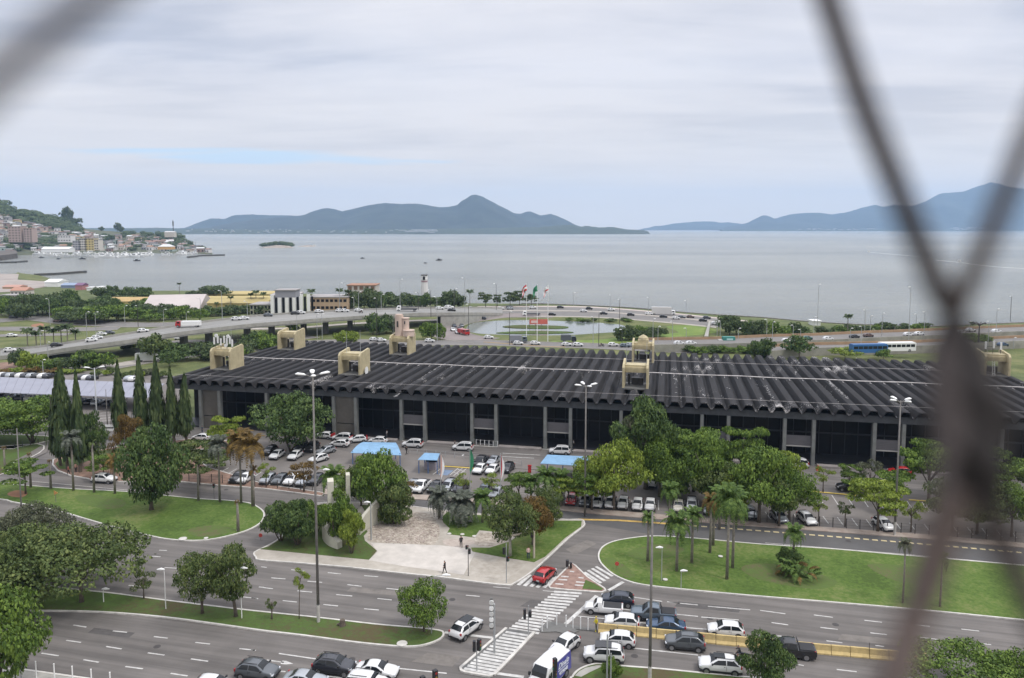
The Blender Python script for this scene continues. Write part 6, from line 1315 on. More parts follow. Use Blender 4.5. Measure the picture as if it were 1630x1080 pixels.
def loft(sp, zb=.24):
    L, H, h = sp['L'], sp['H'], sp['h']; vs = []; fs = []; m = 13
    for (fx, b, hw, zt, wt) in sp['S']:
        x = L / 2 - fx * L; z0 = zb + (.12 if fx < .03 or fx > .97 else 0)
        half = [(0, z0), (hw * .82, z0), (hw * .96, z0 + .12), (hw, (z0 + b) * .52), (hw * .97, b), (wt, zt - .05), (wt * .84, zt)]
        ring = [(-y, z) for y, z in reversed(half[1:])] + half[1:] 
        ring = [(0, z0)] + half[1:] + [(0, zt + .015)] + [(-y, z) for y, z in reversed(half[1:])]
        mm = len(ring); vs += [(x, y, z) for y, z in ring]
    n = len(sp['S'])
    for i in range(n - 1):
        for j in range(mm): fs.append((i * mm + j, (i + 1) * mm + j, (i + 1) * mm + (j + 1) % mm, i * mm + (j + 1) % mm)[::-1])
    fs.append(tuple(range(mm))[::-1]); fs.append(tuple((n - 1) * mm + j for j in range(mm)))
    return vs, fs
def shade_auto(me, a=40):
    me.polygons.foreach_set('use_smooth', [True] * len(me.polygons))
    bm = bmesh.new(); bm.from_mesh(me)
    for e in bm.edges:
        if len(e.link_faces) == 2 and e.calc_face_angle(0) > R(a): e.smooth = False
    bm.to_mesh(me); bm.free(); return me
def side_pt(sp, fx, t, out=.014):
    S = sp['S']
    for a, b in zip(S, S[1:]):
        if a[0] <= fx <= b[0]:
            k = (fx - a[0]) / (b[0] - a[0]); v = [a[i] + (b[i] - a[i]) * k for i in range(5)]; break
    z0, y0, z1, y1 = v[1], v[2] * .97, v[3] - .05, v[4]
    return Vector((sp['L'] / 2 - fx * sp['L'], y0 + (y1 - y0) * t + out, z0 + (z1 - z0) * t))
def quadmesh(name, qs, m):
    mb = MB()
    for q in qs: mb.add(q, [tuple(range(len(q)))])
    return mb.mesh(name, [m])
PROTO = {}
wheel_m = MB().cyl((0, -.1, 0), .335, .2, 16, axis='Y').mesh('wheel', [TYRE]); shade_auto(wheel_m)
rm = MB().cyl((0, -.108, 0), .225, .216, 12, axis='Y')
rim_m = rm.mesh('rim', [RIM]); arch_m = MB().cyl((0, -.01, 0), .39, .02, 18, axis='Y').mesh('wheel_arch', [TRIM])
def make_car(kind):
    pk = kind.startswith('pickup'); 
    if pk:
        dbl = kind == 'pickup4'; L = 5.2 if dbl else 4.45; Wd = 1.86 if dbl else 1.7; H = 1.76 if dbl else 1.55; h = Wd / 2; b = H * .6; rr = .62 if dbl else .46; rf = .38 if dbl else .33; cw = .25 if dbl else .22
        S = [(0, H * .42, h * .8, H * .48, h * .7), (.02, H * .48, h * .94, H * .54, h * .82), (.08, H * .56, h * .98, H * .61, h * .86), (cw, b, h, b + .03, h * .86), ((cw + rf) / 2, b, h, (b + H * .97) / 2 + .06, h * .8), (rf, b, h, H * .97, h * .77), ((rf + rr) / 2, b, h, H, h * .77), (rr, b, h, H * .96, h * .76), (rr + .018, b, h, b + .04, h * .93), (.97, b, h, b + .05, h * .93), (1, b - .03, h * .97, b + .0, h * .9)]
        sp = dict(L=L, W=Wd, H=H, S=S, cowl=cw, rf=rf, rr=rr, tail=rr + .01, b=b, h=h, top=.77)
    else: sp = KIND[kind]
    L, H, h, b = sp['L'], sp['H'], sp['h'], sp['b']; zb = .3 if kind in ('boxy', 'pickup4', 'suv') else .24
    t = obj('parked_car', None); t.empty_display_size = .3
    vs, fs = loft(sp, zb); me = MB().add(vs, fs).mesh('body', [CP['white']]); me = shade_auto(me, 38) if pk or kind == 'van' else soften(me); body = obj('body', me, t)
    MB().box((0, 0, zb + .05), (L * .97, Wd_(sp) * .985, .16)).build('underbody', TRIM, t)
    # glass
    cw, rf, rr, tl = sp['cowl'], sp['rf'], sp['rr'], sp['tail']; x = lambda f: L / 2 - f * L
    zc = b + .05; wt = h * sp['top']
    wn = Vector((H * .97 - zc, 0, (rf - cw) * L)).normalized() * .02
    A = [Vector((x(cw) - .06, s_ * h * .78, zc + .04)) + wn for s_ in (1, -1)]; B_ = [Vector((x(rf) + .03, s_ * wt * .84, H * .955)) + wn for s_ in (-1, 1)]
    # bulge follows the mid station
    Mx = x((cw + rf) / 2); mz = (b + H * .97) / 2 + .06; Mq = [Vector((Mx, s_ * h * .7, mz)) + wn * 1.3 for s_ in (1, -1)]
    obj('windscreen', quadmesh('windscreen', [[A[0], A[1], Mq[1], Mq[0]], [Mq[0], Mq[1], B_[0], B_[1]]], CGL), t)
    if kind != 'van' and not pk:
        wn2 = Vector((-(H * .96 - zc), 0, (tl - rr) * L)).normalized() * .03
        A = [Vector((x(rr) - .02, s_ * wt * .8, H * .95)) + wn2 for s_ in (1, -1)]; k = .80
        C_ = [Vector((x(rr + (tl - rr) * k), s_ * (wt * .84 + (h * .78 - wt * .84) * k), H * .965 + (b + .07 - H * .965) * k)) + wn2 for s_ in (-1, 1)]
        obj('rear_window', quadmesh('rear_window', [[A[0], A[1], C_[0], C_[1]]], CGL), t)
    elif pk:
        obj('rear_window', quadmesh('rear_window', [[Vector((x(rr) - .09, .5, b + .12)), Vector((x(rr) - .09, -.5, b + .12)), Vector((x(rr) - .02, -.5, H * .88)), Vector((x(rr) - .02, .5, H * .88))]], CGL), t)
    # side glass, front and rear door
    lo, hi_ = .1, .9; span = (rf + .01, rr - .005)
    mid_ = (cw + tl) / 2 + .02 if kind not in ('van',) else cw + .16
    fr = [side_pt(sp, cw + .045, .14), side_pt(sp, (cw + rf) / 2 + .03, .72), side_pt(sp, rf + .015, hi_), side_pt(sp, mid_ - .01, hi_), side_pt(sp, mid_ - .01, lo)]
    gs = [('side_window', fr)]
    if kind == 'van': fr = [side_pt(sp, cw + .03, .1), side_pt(sp, rf - .01, .62), side_pt(sp, mid_, .62), side_pt(sp, mid_, .08)]; gs = [('side_window', fr)]
    elif kind != 'pickup2':
        e = tl - .05 if not pk else rr - .01
        rr_ = [side_pt(sp, mid_ + .012, lo), side_pt(sp, mid_ + .012, hi_), side_pt(sp, rr - .015, hi_)] + ([side_pt(sp, min(e, rr + (tl - rr) * .3), .5)] if not pk else []) + [side_pt(sp, e, lo + .04)]
        gs.append(('side_window', rr_))
    for nm, q in gs:
        obj(nm, quadmesh(nm, [q[::-1]], CGL), t); obj(nm, quadmesh(nm, [[Vector((p.x, -p.y, p.z)) for p in q]], CGL), t)
    wr = 1.0 if kind not in ('van', 'pickup4', 'boxy') else 1.12
    xf, xr_ = x(.17 if kind != 'van' else .15), x(.815 if not pk else .8)
    for xx in (xf, xr_):
        for s_ in (1, -1):
            obj('wheel_arch', arch_m, t, (xx, s_ * (h + .002), .33 * wr), None, (wr, 1, wr)); w = obj('wheel', wheel_m, t, (xx, s_ * (h - .085), .32 * wr), None, (wr, 1, wr)); obj('rim', rim_m, w)
    hz = H * .44
    hlm = MB().box((0, 0, 0), (.2, .34, .13)).mesh('headlight', [HL]); tlm = MB().box((0, 0, 0), (.14, .2, .26)).mesh('tail_light', [TL])
    for s_ in (1, -1): obj('headlight', hlm, t, (x(.035), s_ * h * .72, hz + .04)); obj('tail_light', tlm, t, (x(.968), s_ * h * .84, b - .1))
    MB().box((x(.012), 0, zb + .2), (.14, h * 1.1, .2)).build('bumper', TRIM, t); MB().box((x(.99), 0, zb + .16), (.12, h * 1.3, .18)).build('bumper', TRIM, t)
    MB().box((x(1.0) - .03, 0, zb + .34), (.03, .4, .13)).build('number_plate', PLATE, t)
    for s_ in (1, -1): MB().box((x(cw + .06), s_ * (h + .08), b + .12), (.14, .2, .14)).build('mirror', TRIM if kind != 'van' else WHITE, t)
    # door seams
    sm = MB()
    for s_ in (1, -1): sm.box((x(mid_), s_ * (h * .985), (zb + b) / 2 + .1), (.02, .03, b - zb - .25)); sm.box((x(mid_ - .02) + .1, s_ * (h + .0), b - .1), (.14, .03, .03))
    sm.build('door_seam', TRIM, t)
    if kind in ('suv', 'boxy', 'mpv'):
        rl = MB()
        for s_ in (1, -1): rl.box((x((rf + rr) / 2), s_ * wt * .86, H + .03), (L * .4, .05, .05))
        rl.build('roof_rails', TRIM, t)
    if pk:
        q0, q1 = x(rr + .04), x(.965); MB().box(((q0 + q1) / 2, 0, b + .055), (q0 - q1, h * 1.62, .05)).build('cargo_cover', TRIM, t)
        if kind == 'pickup4': MB().tube([(q0 - .1, -h * .8, b), (q0 + .05, -h * .7, H * .98), (q0 + .05, h * .7, H * .98), (q0 - .1, h * .8, b)], .05, 6).build('roll_bar', TRIM, t)
    return t
def soften(me):
    o = bpy.data.objects.new('tmp', me); COL.objects.link(o); sb = o.modifiers.new('d', 'SUBSURF'); sb.levels = 1
    dg = bpy.context.evaluated_depsgraph_get(); out = bpy.data.meshes.new_from_object(o.evaluated_get(dg)); out.name = 'body'; bpy.data.objects.remove(o)
    out.polygons.foreach_set('use_smooth', [True] * len(out.polygons)); return out
def Wd_(sp): return sp['W']
def get_car(kind):
    if kind not in PROTO: PROTO[kind] = [make_car(kind), False]
    return copy_tree(PROTO[kind][0]), False
def setcol(t, c, roof=None):
    for ch in CH[t.name]:
        if ch.name.split('.')[0] == 'body': recolor(ch, CP[c])
def car(x, y, kind, col, hd, label, z=Z0, group=None, cat='car', scale=1.0, extra=None):
    t, new = get_car(kind)
    t.name = {'van': 'van', 'pickup2': 'pickup_truck', 'pickup4': 'pickup_truck', 'mpv': 'minivan'}.get(kind, 'parked_car' if group and 'parked' in group else 'car') if False else t.name
    p = G(x, y, z); t.location = p; t.rotation_euler = (0, 0, hd); t.scale = (scale,) * 3
    tag(t, label, cat, group); setcol(t, col); return t
HL_ = heading((1160, 944), (1059, 936))      # along the avenue towards the left
HR_ = HL_ + math.pi
HUP = heading((742, 1030), (800, 985))
HLB = heading((200, 940), (500, 985))
cA = lambda *a, **k: car(*a, **k)
Q = 'cars queuing at the crossing'
cA(983, 962, 'hatch', 'navy', HL_ + .0, 'dark navy hatchback, topmost of the queue beside the traffic island', group=Q)
c = cA(961, 975, 'pickup2', 'white', HL_, 'small white pickup first at the stop line', group=Q, cat='pickup')
cA(1040, 985, 'pickup4', 'steel', HL_, 'blue grey double cab pickup with a roll bar', group=Q, cat='pickup')
cA(990, 998, 'hatch', 'white', HL_, 'white hatchback against the barrier behind the small white pickup', group=Q)
cA(1060, 1004, 'sedan', 'blue', HL_, 'metallic blue car between the pickup and the yellow barrier', group=Q)
cA(983, 1026, 'hatch', 'white', HL_, 'older white hatchback directly below the yellow barrier', group=Q, scale=.97)
cA(1090, 1031, 'suv', 'grey', HL_, 'dark grey crossover below the middle of the yellow barrier', group=Q)
j = cA(961, 1051, 'boxy', 'white', HL_ + .03, 'white boxy off road car with a black roof', group=Q)
MB().box((0.05, 0, 1.735), (1.7, 1.36, .04)).build('black_roof', CP['black'], j)
cA(899, 1035, 'hatch', 'white', heading((930, 1012), (868, 1060)) , 'white hatchback turning beside the blue sided van', group=Q, scale=.98)
c = cA(1146, 1068, 'suv', 'white', HL_, 'white crossover with a dark sunroof, lowest of the lanes', group=Q)
MB().box((.1, 0, 1.655), (1.1, .9, .03)).build('sunroof', CGL, c)
cA(1155, 1011, 'hatch', 'white', HL_, 'white hatchback alone above the yellow barrier', group=Q)
cA(1256, 1043, 'pickup4', 'black', HL_, 'black pickup half hidden by the bottom tree', group=Q, cat='pickup')
cA(410, 1077, 'suv', 'grey', HR_ - .02, 'dark grey sloping roof crossover at the bottom left', group='cars at the bottom left lanes')
cA(486, 1092, 'sedan', 'silver', HR_, 'silver sedan cut by the bottom edge', group='cars at the bottom left lanes')
cA(532, 1069, 'suv', 'graphite', HR_, 'near black crossover left of the white sedan', group='cars at the bottom left lanes')
cA(600, 1076, 'sedan', 'white', HR_, 'white sedan waiting near the crossing at the bottom', group='cars at the bottom left lanes')
cA(584, 1098, 'boxy', 'white', HR_, 'white car with black roof bars cut by the bottom edge', group='cars at the bottom left lanes')
cA(340, 1101, 'hatch', 'white', HR_, 'white hatchback showing only its roof at the bottom edge', group='cars at the bottom left lanes')
c = cA(742, 1008, 'suv', 'white', HUP, 'white crossover with a dark roof panel crossing the stop line')
MB().box((.1, 0, 1.655), (1.5, 1.1, .03)).build('roof_panel', CGL, c)
cA(867, 922, 'hatch', 'red', heading((857, 936), (893, 902)), 'red hatchback driving over the small left zebra crossing')
cA(166, 768, 'suv', 'white', heading((119, 768), (197, 772)), 'white crossover on the road above the round lawn')
cA(321, 701, 'hatch', 'white', HL_, 'white car before the left corner of the terminal')
# cars parked in bays
PK = 'cars parked in front of the terminal'
down = heading((1040, 800), (1038, 815)); slant = heading((455, 760), (438, 772))
for x, y, k, c, h_, lab in [
 (427, 768, 'hatch', 'silver', slant, 'silver car at the left end of the slanted row'), (446, 769, 'hatch', 'grey', slant, 'grey car second in the slanted row'), (465, 770, 'suv', 'white', slant, 'white car third in the slanted row'), (484, 771, 'hatch', 'silver', slant, 'bluish silver car under the thin yellowish tree'), (504, 769, 'hatch', 'graphite', slant, 'dark car at the right end of the slanted row'),
 (552, 778, 'hatch', 'grey', slant, 'dark grey car behind the green trees and pillars'), (572, 780, 'hatch', 'blue', slant, 'blue car left of the large drooping tree'),
 (380, 766, 'suv', 'black', slant, 'black car behind the rusty palms'), (391, 767, 'hatch', 'white', slant, 'white car behind the rusty palms'),
 (656, 779, 'hatch', 'silver', down - .05, 'pale green silver car right of the large drooping tree'), (671, 780, 'pickup4', 'white', down - .05, 'white parked pickup with a black bed'), (693, 781, 'hatch', 'black', down - .05, 'black green car beside the parked pickup'), (714, 781, 'mpv', 'silver', down - .1, 'silver minivan left of the graphite car'), (733, 782, 'suv', 'graphite', down - .1, 'graphite crossover beside the minivan'), (771, 786, 'hatch', 'steel', down - .05, 'grey green car parked alone by the green flagpole'), (790, 790, 'hatch', 'silver', down - .05, 'silver car half hidden by the plaza tree'),
 (766, 740, 'pickup4', 'black', down - .1, 'black pickup in the upper pair of bays'), (786, 738, 'sedan', 'silver', down - .1, 'silver car right of the black parked pickup'), (764, 752, 'hatch', 'white', down - .1, 'white car just below the black parked pickup'), (784, 753, 'hatch', 'white', down - .1, 'white car below the silver one by the white flag'), (808, 750, 'hatch', 'black', down - .1, 'black car right of the white flag'),
 (441, 729, 'hatch', 'white', slant, 'white car under the left side of the large round tree'), (470, 730, 'hatch', 'white', slant, 'white car under the right side of the large round tree'), (507, 735, 'hatch', 'white', slant - .5, 'white car right of the tall mast in the car park'), (497, 717, 'suv', 'black', slant, 'black car in the shade of the large round tree'), (480, 716, 'hatch', 'graphite', slant, 'dark car deep in the shade of the large round tree'), (430, 722, 'hatch', 'black', slant, 'black car left under the large round tree'), (519, 722, 'hatch', 'silver', slant - .5, 'silver car peeping out right of the tall mast'),
 (866, 797, 'mpv', 'white', down, 'white van like car between the row palms'), (888, 799, 'hatch', 'navy', down, 'dark blue car left of the red one'), (910, 801, 'hatch', 'red', down, 'dark red car in the right row'), (932, 803, 'hatch', 'grey', down, 'grey car right of the red one'), (952, 805, 'hatch', 'white', down, 'white car left under the yellow green tree'), (972, 806, 'hatch', 'white', down, 'white car in the middle under the yellow green tree'), (992, 807, 'hatch', 'white', down, 'white car right under the yellow green tree'), (1015, 809, 'hatch', 'white', down, 'white grey car left of the tall tree gap'), (1035, 810, 'hatch', 'white', down, 'white car left of the roadside palm'), (1080, 812, 'hatch', 'cream', down, 'pale greenish car right of the roadside palm'), (1101, 812, 'mpv', 'white', down, 'white car with a big windscreen by the low tree'), (1128, 815, 'hatch', 'silver', down, 'silver car behind the bright bushy palm'),
 (1193, 822, 'hatch', 'silver', down + .25, 'silver car right of the tall palms'), (1240, 829, 'hatch', 'silver', down + .25, 'silver car under the full green tree'), (1284, 832, 'hatch', 'white', down + .3, 'white blue car under the thin trunk tree'), (1406, 841, 'hatch', 'white', down + .3, 'white car right of the dark trunk at the fence'),
 (1038, 773, 'hatch', 'white', down, 'white car in the shade under the tallest dark tree'), (1058, 776, 'hatch', 'white', down, 'white car half behind a palm in the shade'), (1352, 781, 'suv', 'black', HL_, 'black car in the shade behind the yellow kerb'), (1610, 792, 'hatch', 'white', HL_, 'white car behind trees at the right edge')]:
    cA(x, y, k, c, h_, lab, z=Z0 + .006, group=PK)
TX = 'cars waiting in front of the terminal'
def redpatch(t): MB().box((-1.95, 0, .95), (.25, 1.66, .5)).build('red_tail', CP['red'], t)
for x, y, k, c, h_, lab in [(517, 698, 'hatch', 'white', HL_ - .1, 'white taxi at the left end partly behind the large tree'), (545, 702, 'mpv', 'white', HL_, 'white minivan with a red tail in front of the blank wall'), (541, 711, 'hatch', 'white', HL_, 'white hatchback just below the red tailed minivan'), (569, 704, 'hatch', 'white', HL_ + .4, 'white taxi with a dark bonnet left of the blue canopy'), (602, 706, 'hatch', 'white', HL_, 'white car behind the large blue canopy'), (657, 712, 'mpv', 'white', HL_, 'white minivan right of the large blue canopy'), (737, 717, 'mpv', 'white', HL_, 'white minivan over the white line before the wide bays'), (891, 723, 'mpv', 'white', HL_, 'white van behind the flat blue canopy'), (1268, 744, 'mpv', 'white', HL_, 'white minivan before the right hand columns'), (1432, 756, 'hatch', 'red', HL_, 'red car behind branches by the right columns')]:
    t = cA(x, y, k, c, h_, lab, group=TX)
    if lab.startswith(('white minivan', 'white taxi')): redpatch(t)

# delivery van with a blue rear half and white lettering
VB = mat('van_blue', (.06, .06, .26), .4); vh = heading((906, 1040), (858, 1085))
v = thing('delivery_van', 'white delivery van with a blue side panel and white script lettering', 'van', G(873, 1087, Z0), vh)
vs, fs = loft(KIND['van'], .3); me = MB().add(vs, fs).mesh('body', [CP['white']]); shade_auto(me, 38); obj('body', me, v)
spv = KIND['van']; x_ = lambda f: spv['L'] / 2 - f * spv['L']
obj('windscreen', quadmesh('windscreen', [[(x_(.15), .8, 1.34), (x_(.15), -.8, 1.34), (x_(.2) + .05, -.82, 1.95), (x_(.2) + .05, .82, 1.95)], [(x_(.2) + .05, .82, 1.95), (x_(.2) + .05, -.82, 1.95), (x_(.262) + .03, -.7, 2.42), (x_(.262) + .03, .7, 2.42)]], CGL), v)
for s_ in (1, -1):
    q = [side_pt(spv, .19, .1), side_pt(spv, .255, .62), side_pt(spv, .34, .62), side_pt(spv, .34, .08)]; q = [Vector((p.x, p.y * s_, p.z)) for p in q]
    obj('side_window', quadmesh('side_window', [q[::-1] if s_ > 0 else q], CGL), v)
    MB().box((x_(.2), s_ * 1.15, 1.45), (.14, .22, .35)).build('mirror', TRIM, v)
    for xx in (x_(.15), x_(.82)): obj('wheel_arch', arch_m, v, (xx, s_ * 1.03, .38), None, (1.15, 1, 1.15)); w = obj('wheel', wheel_m, v, (xx, s_ * .95, .37), None, (1.15, 1, 1.15)); obj('rim', rim_m, w)
    pts = [side_pt(spv, .42, -.0, .02)]; zl, zh = .55, 2.36
    yl = lambda z: (spv['h'] * .97 + .03) if z < 1.3 else spv['h'] * .97 + (spv['h'] * .9 - spv['h'] * .97) * (z - 1.3) / 1.15 + .03
    q = [(x_(.47), s_ * (spv['h'] + .012), zl), (x_(.44), s_ * (spv['h'] + .006), 1.25), (x_(.415), s_ * yl(zh), zh), (x_(.985), s_ * yl(zh), zh), (x_(.99), s_ * (spv['h'] + .0), 1.25), (x_(.985), s_ * (spv['h'] + .012), zl)]
    obj('blue_panel', quadmesh('blue_panel', [q if s_ < 0 else q[::-1]], VB), v)
MB().box((x_(1) - .0, 0, 1.4), (.05, 1.8, 1.8)).build('rear_panel', VB, v)
for s_ in (.78, -.78): MB().box((x_(.02), s_, .9), (.2, .32, .22)).build('headlight', HL, v); MB().box((x_(1) - .03, s_ * 1.12, 1.1), (.06, .16, .5)).build('tail_light', TL, v)
MB().box((x_(.01), 0, .5), (.16, 1.7, .3)).build('bumper', TRIM, v)
def lettering(txt, size, parent, loc, rot, m, name='lettering', shear=0, bold=0):
    cu = bpy.data.curves.new('lettering', 'FONT'); cu.body = txt; cu.size = size; cu.extrude = .004; cu.shear = shear; cu.offset = bold; cu.align_x = 'CENTER'
    to = bpy.data.objects.new('tmp', cu); COL.objects.link(to); dg = bpy.context.evaluated_depsgraph_get(); me = bpy.data.meshes.new_from_object(to.evaluated_get(dg)); bpy.data.objects.remove(to)
    me.materials.clear(); me.materials.append(m); return obj(name, me, parent, loc, rot)
LW = mat('lettering_white', (.7, .72, .78), .6)
for s_ in (1, -1):
    rz = R(180) if s_ > 0 else 0
    xx = x_(.70); lettering('Dinalo', .78, v, (xx, s_ * 1.075, 1.62), (R(90), 0, rz), LW, shear=.35, bold=.012)
    MB().box((xx, s_ * 1.06, 1.42), (2.0, .012, .07)).build('underline', LW, v)
    lettering('VITRINE', .46, v, (xx, s_ * 1.075, .92), (R(90), 0, rz), LW, bold=.02)

# far traffic: one mesh per car, painted by face
def small_car(kind='car'):
    key = 'sm' + kind
    if key not in CR:
        mb = MB(); sp = KIND['hatch' if kind == 'car' else 'suv']; vs, fs = loft(sp); mb.add(vs, fs, 0)
        for q in ([side_pt(sp, sp['cowl'] + .04, .1, .02), side_pt(sp, sp['rf'] + .01, .9, .02), side_pt(sp, sp['rr'] - .01, .9, .02), side_pt(sp, sp['tail'] - .05, .1, .02)],): mb.add(q[::-1], [(0, 1, 2, 3)], 1); mb.add([Vector((p.x, -p.y, p.z)) for p in q], [(0, 1, 2, 3)], 1)
        L, H, h, b = sp['L'], sp['H'], sp['h'], sp['b']; x = lambda f: L / 2 - f * L
        mb.add([(x(sp['cowl']) - .02, .68, b + .1), (x(sp['cowl']) - .02, -.68, b + .1), (x(sp['rf']) + .06, -.52, H * .98), (x(sp['rf']) + .06, .52, H * .98)], [(0, 1, 2, 3)], 1)
        for xx in (x(.17), x(.815)):
            for s_ in (1, -1): mb.cyl((xx, s_ * h - .1, .32), .33, .22, 10, 2, axis='Y')
        CR[key] = shade_auto(mb.mesh('car', [CP['white'], CGL, TYRE]), 38)
    return CR[key]
def fcar(x, y, col, hd, label, z=.05, kind='car', s=1.0, group='far traffic'):
    o = obj('distant_car', small_car(kind), None, G(x, y, z), (0, 0, hd), (s, s, s)); recolor(o, CP[col]); return tag(o, label, 'car', group)
def Zf(x): return interp([(a, z) for a, b, c, z in fl], x)
FC = [(16, 560, 'white', 'white car at the ground end of the flyover'), (90, 552, 'black', 'black car low on the flyover'), (146, 544, 'white', 'white car beside the black post on the flyover'), (155, 540, 'white', 'white car just ahead of another near the black post'), (228, 529, 'white', 'white car on the flyover before the umbrella tree'), (376, 510, 'white', 'left of two white cars together on the flyover'), (389, 509, 'white', 'right of two white cars together on the flyover'), (427, 504, 'grey', 'grey car on the flyover before the office block'), (470, 501, 'black', 'black car on the flyover below the office block'), (479, 500, 'white', 'white car touching the black one on the flyover'), (508, 498, 'white', 'white car on the flyover before the beige building'), (541, 497, 'white', 'white car under the tall lamp on the flyover'), (549, 497, 'white', 'white car right of the tall lamp on the flyover'), (571, 496, 'white', 'white car near the motorcycle on the flyover'), (700, 493, 'white', 'white car left of the white van at the flyover end'), (719, 496, 'black', 'black car at the flyover end')]
hf = lambda x: heading((x - 30, interp([(a, (b + c) / 2) for a, b, c, z in fl], x - 30)), (x + 30, interp([(a, (b + c) / 2) for a, b, c, z in fl], x + 30)))
for x, y, c, lab in FC: fcar(x, y, c, R(20 if x < 300 else 8), lab, Zf(x) + .02)
fcar(715, 492, 'white', R(5), 'white minivan at the flyover end', Zf(715), 'suv', 1.15)
for x, y, c, lab in [(764, 493, 'white', 'white car on the coast road behind the dark post'), (797, 493, 'white', 'white car on the coast road left of the three trees'), (812, 493, 'silver', 'silver car below the shore trees'), (750, 492.5, 'silver', 'silver car where flyover and coast road meet'), (733, 498, 'silver', 'silver car on the near lane by the flyover end'), (738, 495, 'grey', 'grey car by the flyover end'), (848, 491.5, 'white', 'white car behind the flags'), (892, 491, 'black', 'black car right of the flags on the far lane'), (929, 497, 'white', 'white car with red lights above the pond'), (938, 493, 'black', 'black car near the sea wall'), (879, 502.5, 'black', 'black car just above the pond lawn'), (961, 501, 'black', 'black car above the pond reeds'), (973, 495, 'white', 'white car at the pale post by the sea'), (1004, 503, 'black', 'black car right of the reeds'), (1033, 501.5, 'white', 'white pickup before the big truck'), (1056, 506, 'black', 'black car below the big truck'), (1076, 508.5, 'white', 'white car right of the big truck'), (1099, 506.5, 'brown', 'brown car on the far lane before the hedge'), (1119, 512, 'black', 'black car touching another above the ramp wall'), (1125, 508, 'graphite', 'dark car at the top of the ramp wall'), (1139, 517, 'white', 'white car right of the ramp wall'), (811, 491, 'black', 'dark car at the left of the flags'), (1085, 507, 'grey', 'grey car behind the white one')]:
    fcar(x, y, c, R(-8 if x > 850 else 2), lab)
for x, y, c, lab in [(719, 515.5, 'red', 'red minivan at the head of the queue'), (723, 521, 'navy', 'dark car second in the queue'), (731, 526, 'graphite', 'dark car before the red truck'), (721, 527, 'white', 'white car on the left of the ring road queue'), (728, 531, 'white', 'white car lowest in the ring road queue'), (735, 521, 'grey', 'grey car on the outer lane of the queue'), (744, 513, 'silver', 'silver car entering the ring road'), (768, 509, 'graphite', 'dark car at the top of the ring road')]:
    fcar(x, y, c, heading((719, 515), (730, 528)) if x < 742 else R(170), lab)
for x, y, c, lab in [(607, 544, 'white', 'white car behind the pink tower on the left'), (684, 545, 'white', 'white car right of the pink tower'), (778, 539.5, 'white', 'white car on the back road by the pond'), (825, 549, 'white', 'white car behind the roof left of the flagpoles'), (852, 549, 'white', 'white car behind the roof right of the flagpoles'), (902, 551, 'white', 'white car before the dark lorry behind the roof'), (920, 551.5, 'white', 'white car right of the dark lorry behind the roof'), (976, 551.5, 'white', 'white pickup like car behind the roof'), (1004, 552, 'silver', 'silver car left of the cream housing behind the roof'), (995, 553, 'steel', 'blue grey car behind the roof'), (549, 543, 'white', 'white car behind the roof among trees'), (560, 544, 'white', 'second white car behind the roof among trees'), (596, 543, 'white', 'white car behind the left pink tower tree')]:
    fcar(x, y, c, R(-3), lab)
zr = 2.25
for x, y, c, lab in [(1081, 549.3, 'white', 'left of two white cars on the raised road'), (1100, 549.3, 'white', 'right of two white cars on the raised road'), (1253, 545, 'white', 'white car on the raised road behind a tree'), (1285, 541, 'green', 'dark green car on the raised road'), (1318, 542, 'white', 'white pickup on the raised road'), (1360, 538.5, 'graphite', 'dark grey car on the raised road below the lone palm'), (1382, 536.5, 'brown', 'dark red car on the raised road'), (1446, 535, 'white', 'white car on the raised road left of the wire'), (1463, 534, 'white', 'second white car on the raised road left of the wire'), (1530, 531.5, 'white', 'white car on the raised road just right of the wire'), (1545, 528, 'white', 'white car behind another right of the wire'), (1586, 530, 'white', 'white hatchback on the raised road at right'), (1535, 552.5, 'brown', 'dark car on the nearer raised road'), (1596, 551.5, 'blue', 'dark blue pickup on the nearer raised road')]:
    fcar(x, y, c, R(10), lab, zr)
for x, y, c, lab in [(19, 536.5, 'white', 'white car on the left lawn road'), (22, 507, 'graphite', 'dark car on the road at the far left'), (98, 512, 'silver', 'pale car under the umbrella tree'), (92, 513, 'brown', 'yellowish car beside the umbrella tree'), (286, 541, 'white', 'white car seen under the flyover'), (175, 532, 'grey', 'grey car beyond the flyover'), (162, 534, 'white', 'white car beyond the flyover')]:
    fcar(x, y, c, R(8), lab)
for i, x in enumerate((5, 12, 19, 27, 35, 43, 52, 62, 70, 78)): fcar(x, 600.5 + i * .15, ['white', 'graphite', 'silver', 'black'][i % 4], R(80), 'car parked beyond the parking roof at the left', group='cars beyond the parking roof')
for i, x in enumerate((133, 140, 147, 207, 214)): fcar(x, 604 + i * .6, ['black', 'white', 'graphite', 'silver', 'white'][i], R(80), 'car parked behind the conifers beyond the parking roof', group='cars behind the conifers')
for i, x in enumerate((8, 22, 36, 50, 64, 78, 92, 106, 120, 132, 145, 156, 176, 190)): fcar(x, 634 + i * .95, ['black', 'silver', 'graphite', 'white', 'navy'][i % 5], R(85), 'car in the shade under the parking roof', group='cars under the parking roof', z=.03)

